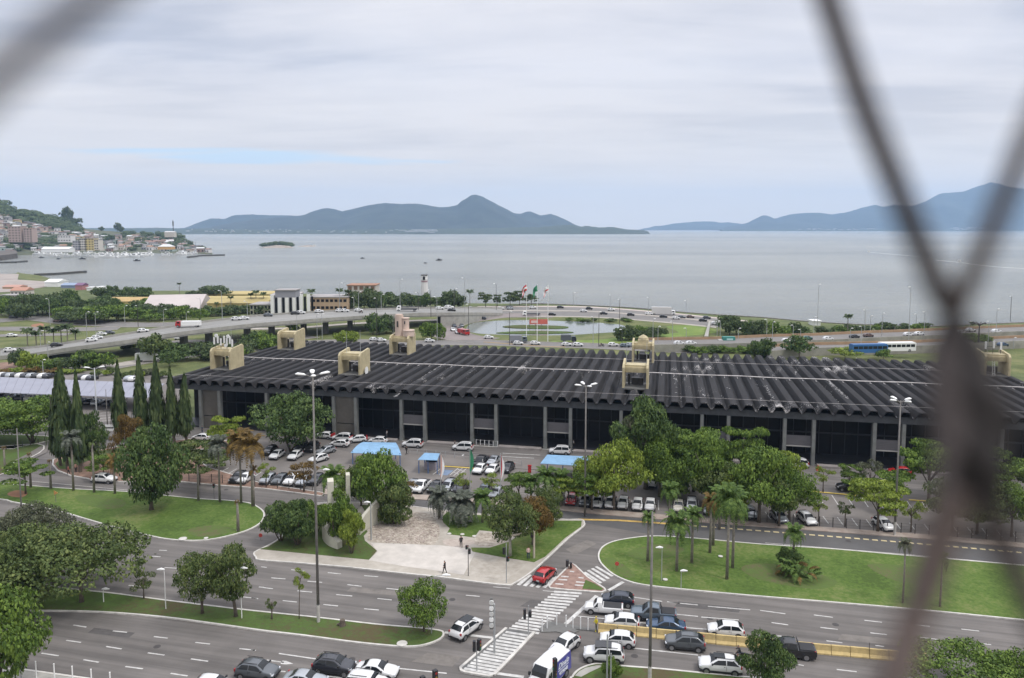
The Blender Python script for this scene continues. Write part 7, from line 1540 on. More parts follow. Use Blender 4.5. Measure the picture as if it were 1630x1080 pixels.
# lorries, buses
def box_truck(x, y, z, hd, cab, boxm, L, H, label, lowbed=False):
    t = thing('truck', label, 'truck', G(x, y, z), hd); bl = L - 2.1
    mb = MB(); mb.add([(L / 2, -1.1, .5), (L / 2, 1.1, .5), (L / 2, 1.1, 1.5), (L / 2, -1.1, 1.5), (L / 2 - .35, 1.05, 2.4), (L / 2 - .35, -1.05, 2.4), (L / 2 - 1.9, 1.05, 2.4), (L / 2 - 1.9, -1.05, 2.4), (L / 2 - 1.9, 1.1, .5), (L / 2 - 1.9, -1.1, .5)],
        [(0, 1, 2, 3), (3, 2, 4, 5), (5, 4, 6, 7), (7, 6, 8, 9), (1, 8, 6, 4, 2), (0, 3, 5, 7, 9), (0, 9, 8, 1)]).build('cab', cab, t)
    obj('windscreen', quadmesh('windscreen', [[(L / 2 - .02, .95, 1.58), (L / 2 - .02, -.95, 1.58), (L / 2 - .31, -.95, 2.3), (L / 2 - .31, .95, 2.3)]], CGL), t)
    MB().box((L / 2 - 1.1, 0, 1.85), (.9, 2.24, .6)).build('side_window', CGL, t)
    if lowbed: MB().box((-1.0, 0, 1.0), (bl, 2.3, .5)).build('flatbed', TRIM, t)
    else: MB().box((-1.05, 0, .75 + H / 2), (bl, 2.4, H)).build('cargo_box', boxm, t)
    for xx in (L / 2 - .9, -L / 2 + 1.3):
        for s_ in (1, -1): w = obj('wheel', wheel_m, t, (xx, s_ * 1.0, .45), None, (1.4, 1.3, 1.4)); obj('rim', rim_m, w)
    return t
box_truck(1155, 550.5, .05, R(182), CP['white'], mat('truck_green', (.03, .2, .17), .5), 6.6, 2.7, 'white lorry with a teal green box behind the roof')
t = [o for o in COL.objects if o.get('label', '').startswith('white lorry with a teal')][0]
MB().box((-1.2, 1.215, 2.6), (2.4, .02, .6)).box((-1.3, 1.215, 1.5), (2.9, .02, .45)).build('white_print', mat('print_pale', (.4, .6, .58), .6), t)
box_truck(1056, 501.5, .05, R(-8), WHITE, mat('truck_pale', (.5, .49, .47), .6), 12, 3.3, 'big pale box truck by the sea wall')
box_truck(846, 503, .05, R(180), WHITE, WHITE, 9, 1, 'white cab flatbed truck left of the red billboard', True)
box_truck(648, 495.5, 6.4, R(180), WHITE, WHITE, 9.5, 1, 'white cab flatbed truck on the flyover', True)
box_truck(300, 521, 7.02, R(185), CP['red'], WHITE, 9, 1.6, 'low white trailer truck with a red cab on the flyover')
box_truck(738, 533, .05, heading((719, 515), (730, 528)) + .4, CP['red'], CP['red'], 6.5, 1.6, 'bright red truck in the ring road queue')
box_truck(905, 545, .05, R(0), CP['navy'], mat('truck_dark', (.08, .09, .1), .6), 6, 2.2, 'dark lorry behind the roof above a white car')
box_truck(825, 545.5, .05, R(0), CP['steel'], mat('truck_grey', (.2, .21, .23), .6), 7, 2.2, 'grey lorry behind the roof near the flagpoles')
box_truck(237, 576, .05, R(12), WHITE, mat('truck_pale2', (.4, .42, .38), .6), 8, 2.2, 'pale truck on the low road left of the terminal')
def bus(x, y, z, hd, m, label, roofm=None):
    t = thing('bus', label, 'bus', G(x, y, z), hd); L = 12.5
    MB().box((0, 0, 1.75), (L, 2.5, 2.7)).build('body', m, t); MB().box((0, 0, 3.2), (L - .4, 2.3, .25)).build('roof', roofm or m, t)
    wm = MB().box((0, 0, 0), (1.5, 2.54, .95)).mesh('window', [CGL])
    for k in range(7): obj('window', wm, t, (-5.1 + k * 1.7, 0, 2.2))
    MB().box((L / 2, 0, 2.0), (.06, 2.2, 1.5)).build('windscreen', CGL, t)
    for xx in (4.0, -3.6):
        for s_ in (1, -1): w = obj('wheel', wheel_m, t, (xx, s_ * 1.12, .5), None, (1.5, 1.3, 1.5)); obj('rim', rim_m, w)
bus(1382, 563, 2.25, R(5), mat('bus_blue', (.03, .12, .3), .4), 'bright blue bus on the nearer raised road'); bus(1427, 560, 2.25, R(5), WHITE, 'white bus right behind the blue one')

# motorcycles with riders
def motorbike(x, y, z, hd, label, body=CP['black'], rider=None):
    t = thing('motorcycle', label, 'motorcycle', G(x, y, z), hd)
    MB().tube([(-.75, 0, .75), (-.3, 0, .8), (.1, 0, .85), (.45, 0, .9)], [.1, .15, .17, .08], 8).build('body', body, t); MB().tube([(.45, 0, .95), (.62, 0, .6), (.72, 0, .33)], .04, 6).build('fork', DSTEEL, t)
    MB().tube([(.4, -.35, 1.05), (.45, 0, 1.0), (.4, .35, 1.05)], .025, 6).build('handlebar', DSTEEL, t); MB().box((-.1, 0, .45), (.5, .25, .35)).build('engine', DSTEEL, t)
    for xx in (.72, -.62): w = obj('wheel', wheel_m, t, (xx, 0, .31), None, (.95, .5, .95)); obj('rim', rim_m, w)
    return t
# ------------------------------------------------------------------ people
def skin_figure(name, pts, edges, radii, mats):
    me = bpy.data.meshes.new(name); me.from_pydata([tuple(p) for p in pts], edges, []); o = bpy.data.objects.new('tmp', me); COL.objects.link(o)
    md = o.modifiers.new('s', 'SKIN'); sv = me.skin_vertices[0].data
    for i, r_ in enumerate(radii): sv[i].radius = (r_, r_) if not isinstance(r_, tuple) else r_
    sv[0].use_root = True
    sb = o.modifiers.new('d', 'SUBSURF'); sb.levels = 1
    dg = bpy.context.evaluated_depsgraph_get(); out = bpy.data.meshes.new_from_object(o.evaluated_get(dg)); bpy.data.objects.remove(o)
    out.materials.clear()
    for m in mats: out.materials.append(m)
    zs = [0] * len(out.polygons)
    for p in out.polygons:
        z, x_, y_ = p.center.z, p.center.x, p.center.y
        if z > 1.62 or (z > 1.55 and x_ < -.05): k = 3
        elif z > 1.46: k = 0
        elif z > .93: k = 1 if abs(y_) < .27 or z > 1.12 else 0
        elif z > .1: k = 2 if abs(y_) < .22 else 0
        else: k = 3
        p.material_index = k; p.use_smooth = True
    return out
SKIN = mat('skin', (.3, .17, .11), .7); HAIR = mat('hair', (.02, .015, .012), .8)
def figure(pose):
    s = .22 if pose == 'walk' else .05
    pts = [(0, 0, .98), (0, 0, 1.2), (0, 0, 1.42), (0.01, 0, 1.53), (.03, 0, 1.62), (.02, 0, 1.72), (0, .1, .92), (s * .6, .11, .5), (s, .11, .08), (s + .14, .12, .04), (0, -.1, .92), (-s * .3, -.11, .5), (-s, -.11, .08), (-s + .13, -.12, .04),
           (0, .19, 1.4), (-s * .5 - .02, .25, 1.13), (s * .3 + .05, .27, .9), (s * .3 + .08, .27, .8), (0, -.19, 1.4), (s * .5, -.25, 1.13), (s * .8 + .12, -.25, .93), (s * .8 + .17, -.25, .84)]
    ed = [(0, 1), (1, 2), (2, 3), (3, 4), (4, 5), (0, 6), (6, 7), (7, 8), (8, 9), (0, 10), (10, 11), (11, 12), (12, 13), (2, 14), (14, 15), (15, 16), (16, 17), (2, 18), (18, 19), (19, 20), (20, 21)]
    rd = [.15, .14, .16, .06, .095, .09, .1, .07, .05, .045, .1, .07, .05, .045, .065, .05, .038, .035, .065, .05, .038, .035]
    return skin_figure('person', pts, ed, rd, [SKIN, mat('shirt', (.5, .5, .5), .8), mat('trousers', (.03, .04, .07), .8), HAIR])
FIG = {k: figure(k) for k in ('walk', 'stand')}
def cloth(n, c): return mat('cloth_' + n, c, .85)
def person(x, y, z, rz, pose, shirt, trou, label, hat=None):
    t = obj('person', FIG[pose], None, G(x, y, z), (0, 0, rz)); recolor(t, shirt, 1); recolor(t, trou, 2)
    if hat: recolor(t, hat, 3)
    return tag(t, label, 'person')
BK, NV, WT = cloth('black', (.02, .02, .022)), cloth('navy', (.03, .045, .08)), cloth('white', (.6, .58, .55))
person(949, 1005, .12, R(200), 'stand', cloth('yellow', (.6, .5, .02)), cloth('olive', (.06, .07, .05)), 'worker in a yellow shirt and cap beside the start of the barrier', hat=cloth('cap', (.6, .48, .04)))
person(708, 913, .16, R(160), 'walk', BK, BK, 'person in black walking by the kerb of the plaza'); person(734, 872, .16, R(100), 'walk', BK, BK, 'person in black crossing the plaza below the lawn')
person(841, 890, .19, R(90), 'stand', cloth('pinkwhite', (.55, .4, .36)), NV, 'person in a pale top and blue trousers standing on the plaza lawn')
person(800, 850, .17, R(60), 'stand', cloth('tan', (.4, .28, .2)), BK, 'person in brown clothes beside the pale forked tree')
person(647, 724, Z0, R(40), 'walk', BK, BK, 'person in black right of the large blue canopy'); person(616, 697, .05, R(200), 'stand', WT, cloth('grey', (.2, .2, .22)), 'person in white at the shaded bay of the terminal')
person(913, 713, Z0, R(0), 'stand', WT, BK, 'person in white by the column above the flat canopy'); person(724, 714, .1, R(0), 'stand', BK, BK, 'person in dark clothes between the waiting minivans'); person(750, 705, .4, R(90), 'walk', BK, NV, 'dark dressed person walking by the left wide bay')
person(909, 705, .1, R(180), 'walk', BK, BK, 'dark dressed person next to the column')
person(121, 752, .17, R(90), 'stand', cloth('peach', (.5, .3, .22)), BK, 'person in a peach top standing under the conifers'); person(109, 756, .17, R(30), 'walk', cloth('redbrown', (.3, .1, .07)), BK, 'person in red brown under the conifers')
person(322, 690, .05, R(0), 'stand', NV, NV, 'person in blue at the left corner of the terminal')
mbk = motorbike(1180, 1052, Z0, HL_, 'dark motorcycle beside the barrier next to the bottom tree'); 
sit = skin_figure('person', [(0, 0, .9), (.12, 0, 1.12), (.22, 0, 1.35), (.26, 0, 1.46), (.3, 0, 1.55), (.3, 0, 1.66), (.05, .13, .88), (.42, .2, .78), (.25, .2, .38), (.38, .2, .33), (.05, -.13, .88), (.42, -.2, .78), (.25, -.2, .38), (.38, -.2, .33), (.22, .18, 1.32), (.4, .3, 1.1), (.62, .32, 1.08), (.22, -.18, 1.32), (.4, -.3, 1.1), (.62, -.32, 1.08)],
    [(0, 1), (1, 2), (2, 3), (3, 4), (4, 5), (0, 6), (6, 7), (7, 8), (8, 9), (0, 10), (10, 11), (11, 12), (12, 13), (2, 14), (14, 15), (15, 16), (2, 17), (17, 18), (18, 19)], [.15, .14, .15, .06, .12, .11, .1, .08, .05, .045, .1, .08, .05, .045, .065, .05, .035, .065, .05, .035], [SKIN, BK, NV, cloth('helmet', (.03, .03, .03))])
tag(obj('person', sit, None, G(1180, 1052, Z0) + Vector((-.05, 0, 0)) @ Matrix.Identity(3), (0, 0, HL_)), 'motorcyclist in dark clothes and a dark helmet by the barrier', 'person')
motorbike(574, 499, 6.75, R(8), 'tiny motorcycle on the flyover'); tag(obj('person', sit, None, G(574, 499, 6.75), (0, 0, R(8))), 'rider on the tiny motorcycle on the flyover', 'person')
motorbike(958, 552, .05, R(180), 'motorcycle behind the roof among cars'); tag(obj('person', sit, None, G(958, 552, .05), (0, 0, R(180))), 'rider in dark clothes behind the roof', 'person')

def drop(o):
    for c in list(CH.get(o.name, [])): drop(c)
    bpy.data.objects.remove(o)
for k_ in PROTO: drop(PROTO[k_][0])   # the moulds themselves are not part of the place
# ------------------------------------------------------------------ street furniture
def mast(x, yb, yt, label, heads=3, m=RUST, r=.17, hm=WHITE, pale=True, z0=.15, cat='lamp mast', arm=1.0, head=.4):
    p = G(x, yb, z0); H = top_z(p, x, yt) - z0; t = thing('lamp_mast', label, cat, p)
    MB().tube([(0, 0, 0), (0, 0, H)], [r, r * .55], 10).build('mast', m, t, smooth=True)
    if pale: MB().cyl((0, 0, 0), r + .015, 2.0, 10).build('painted_foot', mat('foot_white', (.42, .4, .37), .8, var=.2), t)
    if heads:
        am = MB(); 
        for k in range(heads):
            a = k * 6.283 / heads + .3; am.tube([(0, 0, H - .3), (math.cos(a) * arm, math.sin(a) * arm, H + .15)], .05, 5)
            o = MB().tube([(0, 0, 0), (.25, 0, .16), (.85, 0, .2), (1.1, 0, .08)], [.12, head * .6, head * .75, .15], 10).build('lamp_head', hm, t, (math.cos(a) * arm * .75, math.sin(a) * arm * .75, H), (0, -.12, a), smooth=True); o.scale = (1, 1, .5)
        am.build('arms', m, t)
    return t
mast(507, 990, 597, 'very tall lamp mast with white lamp heads rising from the median', 4)
mast(1034, 1092, 815, 'tall dark mast without visible lamps on the corner island', 0)
mast(931, 822, 614, 'tall lamp mast with pale heads left of the yellow green tree', 4, z0=.1, pale=False)
mast(1424, 852, 638, 'tall lamp mast with pale heads before the right bays', 4, z0=.1)
mast(157, 725, 586, 'tall lamp mast with pale heads among the left conifers', 2, m=STEEL, z0=.1, pale=False)
mast(37, 860, 682, 'dark lamp post rising through the grey left tree', 0, r=.12, pale=False)
mast(132, 742, 640, 'grey post right of the three conifers', 0, m=STEEL, r=.09, pale=False)
mast(171, 677, 620, 'dark post with a small white sign in the left car park', 0, r=.11, pale=False, z0=.05)
sg = thing('low_sign', 'small white framed sign with a dark bar by the left car park', 'sign', G(174, 689, .05)); MB().box((0, 0, 1.1), (2.6, .1, 1.3)).build('board', WHITE, sg); MB().box((0, -.06, 1.1), (2.0, .03, .3)).build('dark_bar', DSTEEL, sg)
# slimmer lamps: (x, yb, yt, head to left/right, label)
def lamp(x, yb, yt, label, side=1, z0=.1, r=.06, m=STEEL, arm=1.0, group=None):
    p = G(x, yb, z0); H = top_z(p, x, yt) - z0; t = thing('street_lamp', label, 'street lamp', p, 0, group)
    MB().tube([(0, 0, 0), (0, 0, H - .5), (side * arm * .4, 0, H - .08), (side * arm, 0, H)], [r, r * .7, r * .5, r * .5], 7).build('pole', m, t)
    MB().tube([(side * (arm - .15), 0, H), (side * (arm + .25), 0, H + .05), (side * (arm + .75), 0, H + .0)], [.08, .17, .06], 8).build('lamp_head', WHITE, t); return t
lamp(264, 970, 907, 'thin white lamp post on the median beside the olive tree', -1, arm=.1, m=WHITE); lamp(385, 985, 905, 'thin white lamp post under the leaning tree on the median', 1, arm=.1, m=WHITE); lamp(165, 959, 938, 'short thin white post under the spreading tree', 1, arm=.02, m=WHITE)
lamp(687, 1009, 916, 'curved thin lamp behind the round tree on the median', 1, arm=1.4); lamp(34, 1086, 988, 'thin lamp with a double pale head in the bottom left corner', -1, arm=.3); lamp(1053, 925, 872, 'short pale lamp post with a square head on the right lawn', -1, arm=.05)
lamp(504, 880, 748, 'pale lamp with a white head left of the white pillars', 1, arm=1.3); lamp(591, 860, 800, 'leaning pale post above the curved sculpture', -1, arm=.2, r=.12); lamp(1084, 938, 909, 'thin pale stick at the edge of the right lawn', 1, arm=.02)
r_ = random.Random(31)
for (x, yb, yt, lab) in [(80, 520, 476, 'lamp above the left grove'), (139, 548, 497, 'lamp with a double head left on the flyover'), (153, 536, 497, 'lamp beside the umbrella trees'), (65, 556, 527, 'lamp among the drooping palms'), (120, 549, 530, 'short lamp right of the drooping palms'), (199, 518, 487, 'lamp right of the left grove'), (220, 521, 487, 'dark post before the umbrella trees'), (261, 522, 493, 'lamp before the grey gabled warehouse'), (297, 516, 497, 'short lamp before the yellow walls'), (320, 513, 475, 'lamp right of the grey gabled warehouse'), (354, 511, 463, 'tall lamp before the round shore tree'), (394, 505, 480, 'lamp left of the office block'), (541, 497, 451, 'tall lamp before the beige building'), (571, 496, 465, 'lamp right of the beige building'), (607, 495, 469, 'lamp left of the flyover clump'), (637, 494, 445, 'tallest lamp over the flyover'), (666, 494, 466, 'lamp before the dark round clump'), (686, 505, 462, 'dark lamp before the dark round clump'), (696, 545, 473, 'double headed lamp by the pink tower'), (740, 500, 443, 'tall thin lamp at the flyover end'), (723, 494, 460, 'dark lamp in front of the clump'), (790, 497, 452, 'dark lamp left of the shore trees'), (600, 545, 475, 'long dark post above the roof'), (746, 532, 485, 'black post in the ring road'), (505, 540, 500, 'thin post left of the flyover pier'), (513, 540, 500, 'thin post by the flyover pier'), (564, 520, 474, 'thin post right of the beige building'), (811, 550, 496, 'dark post behind the roof at the pond'), (953, 552, 497, 'tall dark post behind the roof'), (986, 520, 477, 'tall dark post in the pond reeds'), (990, 552, 525, 'dark post behind the roof near reeds'), (944, 549, 505, 'pale post over the pond lawn'), (913, 487, 466, 'white pole at the sea, first from the left'), (972, 492, 470, 'white pole at the sea, second from the left'), (1032, 497, 474, 'white pole at the sea, third from the left'), (1092, 501, 479, 'white pole at the sea, fourth from the left'), (1039, 552, 508, 'pale post on the roundabout lawn left'), (1047, 556, 520, 'pale post beside the roundabout trees'), (1070, 552, 512, 'thick pale post right of the roundabout trees'), (1092, 549, 523, 'thin pale post on the bright lawn'), (1141, 546, 513, 'left pale post by the teal lorry'), (1146, 545, 511, 'right pale post by the teal lorry'), (1175, 548, 523, 'pale post right of the teal lorry'), (1220, 543, 509, 'left post of a pair before the hedge'), (1229, 551, 513, 'right post of a pair before the hedge'), (1262, 545, 518, 'post before the hedge belt'), (1274, 546, 525, 'short post before the hedge belt'), (1295, 539, 505, 'post before the kiosk'), (1353, 552, 523, 'post below the lone palm'), (1370, 560, 520, 'post left of the blue bus'), (1376, 532, 494, 'tall white post right of the lone palm'), (1385, 532, 503, 'white post right of the lone palm'), (1403, 546, 499, 'white post above the white bus'), (1446, 548, 457, 'tallest thin mast left of the wire'), (1470, 552, 497, 'white post close to the wire'), (1458, 520, 500, 'thin white post at the shore by the wire'), (1541, 550, 512, 'short pole right of the wire'), (1572, 560, 512, 'white post left of the white hatchback'), (1585, 536, 492, 'tall white post by the white hatchback'), (1613, 556, 538, 'short post on the right cream housing'), (1608, 512, 472, 'thin dark mast at the right shore'), (1301, 520, 453, 'faint tall thin mast before the kiosk'), (68, 590, 575, 'short pale post behind the parking roof'), (69, 600, 573, 'white post on the parking roof'), (77, 575, 545, 'pale post before the flyover start'), (675, 490, 478, 'short post left of the clump')]:
    dark = 'dark' in lab or 'black' in lab
    z = 0.05 if not (60 < x < 760 and 490 < yb < 512) else Zf(x)
    lamp(x, yb, yt, lab, 1 if int(x) % 2 else -1, z, .13, DSTEEL if dark else STEEL, .3 if 'pole' in lab or 'mast' in lab or 'post' in lab else .8, None)
m_ = thing('crown_lamp', 'short mast with a dark umbrella shaped lamp crown right of the wire', 'lamp mast', G(1557, 556, .1)); H = top_z(m_.location, 1557, 516)
MB().tube([(0, 0, 0), (0, 0, H)], [.25, .2], 8).build('mast', DSTEEL, m_); cb = MB()
for k in range(8): a = k * .785; cb.tube([(0, 0, H - .8), (1.2 * math.cos(a), 1.2 * math.sin(a), H + .1), (2.2 * math.cos(a), 2.2 * math.sin(a), H + .35)], [.1, .12, .25], 5)
cb.build('lamp_crown', DSTEEL, m_)
# traffic signals
LENS = [mat('lens_red', (.25, .02, .015), .3), mat('lens_amber', (.25, .14, .01), .3), mat('lens_green', (.01, .15, .07), .3)]
def signal_head(t, loc, rz, n=3, s=1.0):
    h = MB().box((0, 0, 0), (.32 * s, .3 * s, .36 * n * s)).build('signal_head', BLACK, t, loc, (0, 0, rz))
    for k in range(n): MB().cyl((0, -.17 * s, (n / 2 - .5 - k) * .34 * s), .1 * s, .03, 10, axis='Y').build('lens', LENS[k if n == 3 else 2 * k], h)
def signal(x, yb, yt, label, heads, r=.06, m=RUST, z0=.15, arm=None):
    p = G(x, yb, z0); H = top_z(p, x, yt) - z0; t = thing('traffic_light', label, 'traffic light', p)
    MB().tube([(0, 0, 0), (0, 0, H)], [r, r * .85], 8).build('pole', m, t)
    if arm: q = [Vector((0, 0, H)), Vector((arm[0] * .5, arm[1] * .5, H + arm[2] * .6)), Vector((arm[0], arm[1], H + arm[2]))]; MB().tube(q, [r, r * .8, r * .6], 7).build('arm', m, t)
    for (dx, dy, fz, rz, n, s) in heads: signal_head(t, (dx, dy, H * fz), rz, n, s)
    return t
signal(745.5, 917, 868, 'pedestrian signal post near the walking person on the plaza', [(.15, 0, .8, R(-70), 2, .9), (-.22, 0, .93, R(60), 2, .7)])
signal(806, 928, 866, 'signal post at the plaza corner by the left small zebra', [(-.3, 0, .82, R(150), 3, .8), (.18, 0, .62, R(60), 2, .9)], m=STEEL)
signal(850, 889, 846, 'pale signal mast on the plaza lawn with an arm to the left', [(-.3, -.1, .95, R(190), 3, 1.1)], r=.16, m=mat('pale_post', (.4, .36, .28), .8), arm=(-4.8, -1.4, -.3))
signal(841, 1012, 964, 'signal post with a dark double head on the crossing refuge', [(-.4, 0, .72, R(-90), 3, 1.0), (.2, 0, .72, R(90), 2, 1.0)], m=STEEL)
signal(787, 1040, 962, 'grey signal post with a column of pale lamps on the striped refuge', [], r=.11, m=STEEL, arm=(-.5, .4, -.6))
sp_ = [o for o in COL.objects if o.get('label', '').startswith('grey signal post with a column')][0]
for k in range(5): MB().cyl((-.3, -.2, 0), .24, .3, 10, axis='Y').build('lamp', mat('pale_lamp', (.5, .5, .48), .4) if k % 2 == 0 else WHITE, sp_, (0, 0, 5.6 - k * .62))
MB().box((-.32, .15, 4.3), (.3, .25, 3.4)).build('backing', CONCD, sp_)
signal(759, 1068, 1022, 'signal post with two black heads at the bottom of the striped refuge', [(-.25, 0, .86, R(-90), 3, 1.0), (.25, 0, .9, R(60), 3, 1.1)], m=STEEL)
signal(693, 1110, 1078, 'low black signal head at the bottom edge left of the refuge', [(0, 0, 1.0, R(40), 3, 1.3), (-1.2, 0, .8, R(40), 2, 1.3)])
signal(883, 1125, 1052, 'dark signal head standing in front of the blue sided van', [(0, 0, .92, R(-60), 3, 1.1), (0, .1, .7, R(60), 3, 1.0)], m=STEEL)
signal(966, 1092, 1010, 'slim grey signal post on the corner island before the boxy car', [], r=.09, m=STEEL); signal(972, 1095, 1040, 'second slim grey post close to the bush on the corner island', [], r=.07, m=STEEL)
signal(903, 905, 895, 'low dark signal at the tip of the brick island', [(0, 0, .8, R(180), 2, 1.2), (.45, 0, .5, R(90), 2, 1.0)], m=WHITE, z0=.12)
signal(341, 795, 771, 'short pole with a dark plate beside the round lawn', [(0, 0, .9, R(0), 2, .9)], z0=.1)
sg = thing('road_sign', 'back of a small triangular sign on the round lawn', 'sign', G(89, 800, .15)); MB().tube([(0, 0, 0), (0, 0, 1.6)], .04, 6).build('post', RUST, sg); MB().cyl((0, -.03, 1.6), .45, .04, 3, axis='Y').build('plate', mat('sign_ochre', (.4, .2, .06), .7), sg)
for x, y, lab in ((415, 861, 'small round red edged sign at the left tip of the plaza'), (982, 907, 'small red sign at the left end of the right lawn')):
    sg = thing('road_sign', lab, 'sign', G(x, y, .15)); MB().tube([(0, 0, 0), (0, 0, .7)], .03, 6).build('post', RUST, sg); MB().cyl((0, -.03, .8), .28, .04, 14, axis='Y').build('plate', mat('sign_red', (.4, .05, .04), .6), sg)
for x, y, lab, m in ((843, 752, 'red equipment cabinet left of the flat blue canopy', CP['red']), (545, 992, None, BARK)):
    if lab: t = thing('cabinet', lab, 'cabinet', G(x, y, .12)); MB().box((0, 0, .6), (.6, .5, 1.2)).box((0, 0, 1.25), (.7, .6, .1)).build('case', m, t)
t = thing('traffic_cone', 'tall orange traffic cone behind the right hand white minivan', 'cone', G(1302, 749, .05)); MB().tube([(0, 0, 0), (0, 0, 1.0)], [.28, .06], 10).box((0, 0, .03), (.6, .6, .06)).build('cone', mat('orange', (.5, .1, .03), .7), t)
t = thing('tree_stump', 'dark tree stump on the median right of the tall mast', 'stump', G(545, 996, .15)); MB().tube([(0, 0, 0), (0, 0, .7)], [.4, .28], 9).tube([(0, 0, .3), (-.6, 0, .1)], .12, 5).build('stump', BARK, t)
for x, y, lab in ((640, 1025, 'pale concrete lid on the lower kerb of the median'), (291, 858, 'pale concrete lid at the kerb of the round lawn'), (328, 857, 'second small lid at the kerb of the round lawn'), (715, 850, 'round pale lid on the plaza lawn, left'), (736, 851, 'round pale lid on the plaza lawn, middle'), (755, 854, 'round pale lid on the plaza lawn, right'), (1147, 886, 'pale lid on the right lawn behind the tall palms'), (1059, 923, 'small round white light on the right lawn')):
    t = obj('inspection_lid', MB().cyl((0, 0, 0), .45, .06, 12).mesh('inspection_lid', [KERB]), None, G(x, y, .19)); tag(t, lab, 'lid'); t.scale = (1.3, 1.3, 1) if 'concrete' in lab else (.7, .7, 1)
# white bollards
bm_ = MB().cyl((0, 0, 0), .06, 1.0, 8).cyl((0, 0, 1.0), .07, .05, 8).mesh('bollard', [WHITE])
for i, (x, y) in enumerate([(863, 1005), (871, 1000), (886, 995), (901, 998), (912, 1000), (924, 1001.5), (936, 1003)]): tag(obj('bollard', bm_, None, G(x, y, .12), None, (1, 1, 1.3)), 'thin white bollard on the refuge tip before the yellow barrier', 'bollard', 'white bollards on the refuge tip')
for i, (x, y) in enumerate([(58, 1080), (87, 1084), (116, 1088), (146, 1093), (176, 1098)]): tag(obj('bollard', bm_, None, G(x, y, .15), None, (1, 1, 1.7)), 'thin white post on the lower pavement at the bottom left', 'bollard', 'white posts on the lower pavement')
# yellow concrete barrier, one block after another
BY = mat('barrier_yellow', (.5, .38, .17), .85, var=.2, vscale=1.5, bump=.2)
prof = [(-.3, 0), (-.3, .12), (-.14, .35), (-.09, .85), (.09, .85), (.14, .35), (.3, .12), (.3, 0)]
def barrier(x0, y0, x1, y1, n, label):
    P0, P1 = G(x0, y0, Z0), G(x1, y1, Z0); L = (P1 - P0).length / n; a = math.atan2(P1.y - P0.y, P1.x - P0.x); t = thing('road_barrier', label, 'barrier', P0, a)
    mb = MB(); m = len(prof); vs = [(x, y * 1.15, z * 1.15) for x in (.03, L - .03) for y, z in prof]; mb.add(vs, [(i, i + 1, m + i + 1, m + i) for i in range(m - 1)] + [tuple(range(m))[::-1], tuple(range(m, 2 * m))]); me = mb.mesh('barrier_block', [BY])
    for k in range(n): obj('barrier_block', me, t, (k * L, (k % 3 - 1) * .02, 0))
    for k in range(2, n, 4): MB().tube([(k * L, 0, .9), (k * L, 0, 1.6)], .03, 5).build('marker_rod', DSTEEL, t, (0, 0, 0))
barrier(952, 1005.5, 1204, 1030, 8, 'yellow concrete road barrier, left stretch beside the worker'); barrier(1204, 1030, 1476, 1055, 9, 'yellow concrete road barrier, right stretch behind the black pickup')
# fence of dark posts along the car park
def fence(pts, n, label, h=1.5, wires=(.5, 1.0, 1.4), m=DSTEEL, z0=.15):
    P = [G(a, b, z0) for a, b in pts]; c = P[0].copy(); t = thing('wire_fence', label, 'fence', c); pm = MB().box((0, 0, h / 2), (.1, .1, h)).mesh('post', [m]); L = [0]
    for a, b in zip(P, P[1:]): L.append(L[-1] + (b - a).length)
    for k in range(n):
        d = L[-1] * k / (n - 1)
        for i in range(len(P) - 1):
            if d <= L[i + 1] + 1e-6: q = P[i].lerp(P[i + 1], (d - L[i]) / (L[i + 1] - L[i])); break
        obj('post', pm, t, q - c)
    mb = MB()
    for z in wires: mb.tube([p - c + Vector((0, 0, z)) for p in P], .012, 4)
    mb.build('wires', m, t)
fence([(1180, 828), (1307, 838), (1420, 847), (1560, 858), (1760, 874)], 27, 'dark post and wire fence along the right car park')
fence([(690, 781), (760, 791), (890, 803), (960, 811), (1060, 818), (1180, 828)], 24, 'dark post and wire fence along the middle car park')
fence([(283, 765), (340, 768), (420, 776), (516, 783)], 14, 'dark post and wire fence behind the rusty palms')
fence([(650, 722), (700, 727), (760, 733), (830, 742)], 13, 'low grey railing between the bays and the waiting road', 1.1, (.5, 1.05), STEEL, .1)
fence([(758, 708), (792, 711)], 6, 'short pale railing before the third wide bay', 1.1, (.3, 1.05), WHITE, .1)
fence([(10, 716), (60, 706), (82, 700)], 7, 'thin fence at the verge under the left grove', 1.0, (.5, .95))
# white pillars and the curved sculpture on the plaza
WP = mat('monument_white', (.48, .46, .38), .8, var=.12, vscale=.5, bump=.2)
for x, yb, yt, w, lab in ((528, 862, 768, 1.0, 'taller white square pillar of the plaza monument'), (555, 830, 758, .7, 'shorter white pillar nearer the parked cars'), (594, 828, 788, .45, 'slender leaning white pillar above the sculpture')):
    p = G(x, yb, .19); H = top_z(p, x, yt); t = thing('white_pillar', lab, 'pillar', p, .3); MB().add([(-w / 2, -w / 2, 0), (w / 2, -w / 2, 0), (w / 2, w / 2, 0), (-w / 2, w / 2, 0), (-w * .42, -w * .42, H), (w * .42, -w * .42, H), (w * .42, w * .42, H + .3), (-w * .42, w * .42, H + .3)], [(0, 1, 5, 4), (1, 2, 6, 5), (2, 3, 7, 6), (3, 0, 4, 7), (4, 5, 6, 7)]).build('shaft', WP, t)
def curved_wall(pts, h0, h1, th, label, mid=None):
    P = spline([G(a, b, .19) for a, b in pts], 5); c = P[0].copy(); t = thing('curved_sculpture', label, 'sculpture', c); n = len(P)
    hs = [.19 + (h0 + (h1 - h0) * i / (n - 1)) * (1 if mid is None else (.45 + .55 * math.sin(math.pi * min(1, .15 + i / (n - 1) * .85)))) for i in range(n)]
    MB().ribbon([p - c for p in P], th, 0, hs).build('shell', WP, t, smooth=False); return t
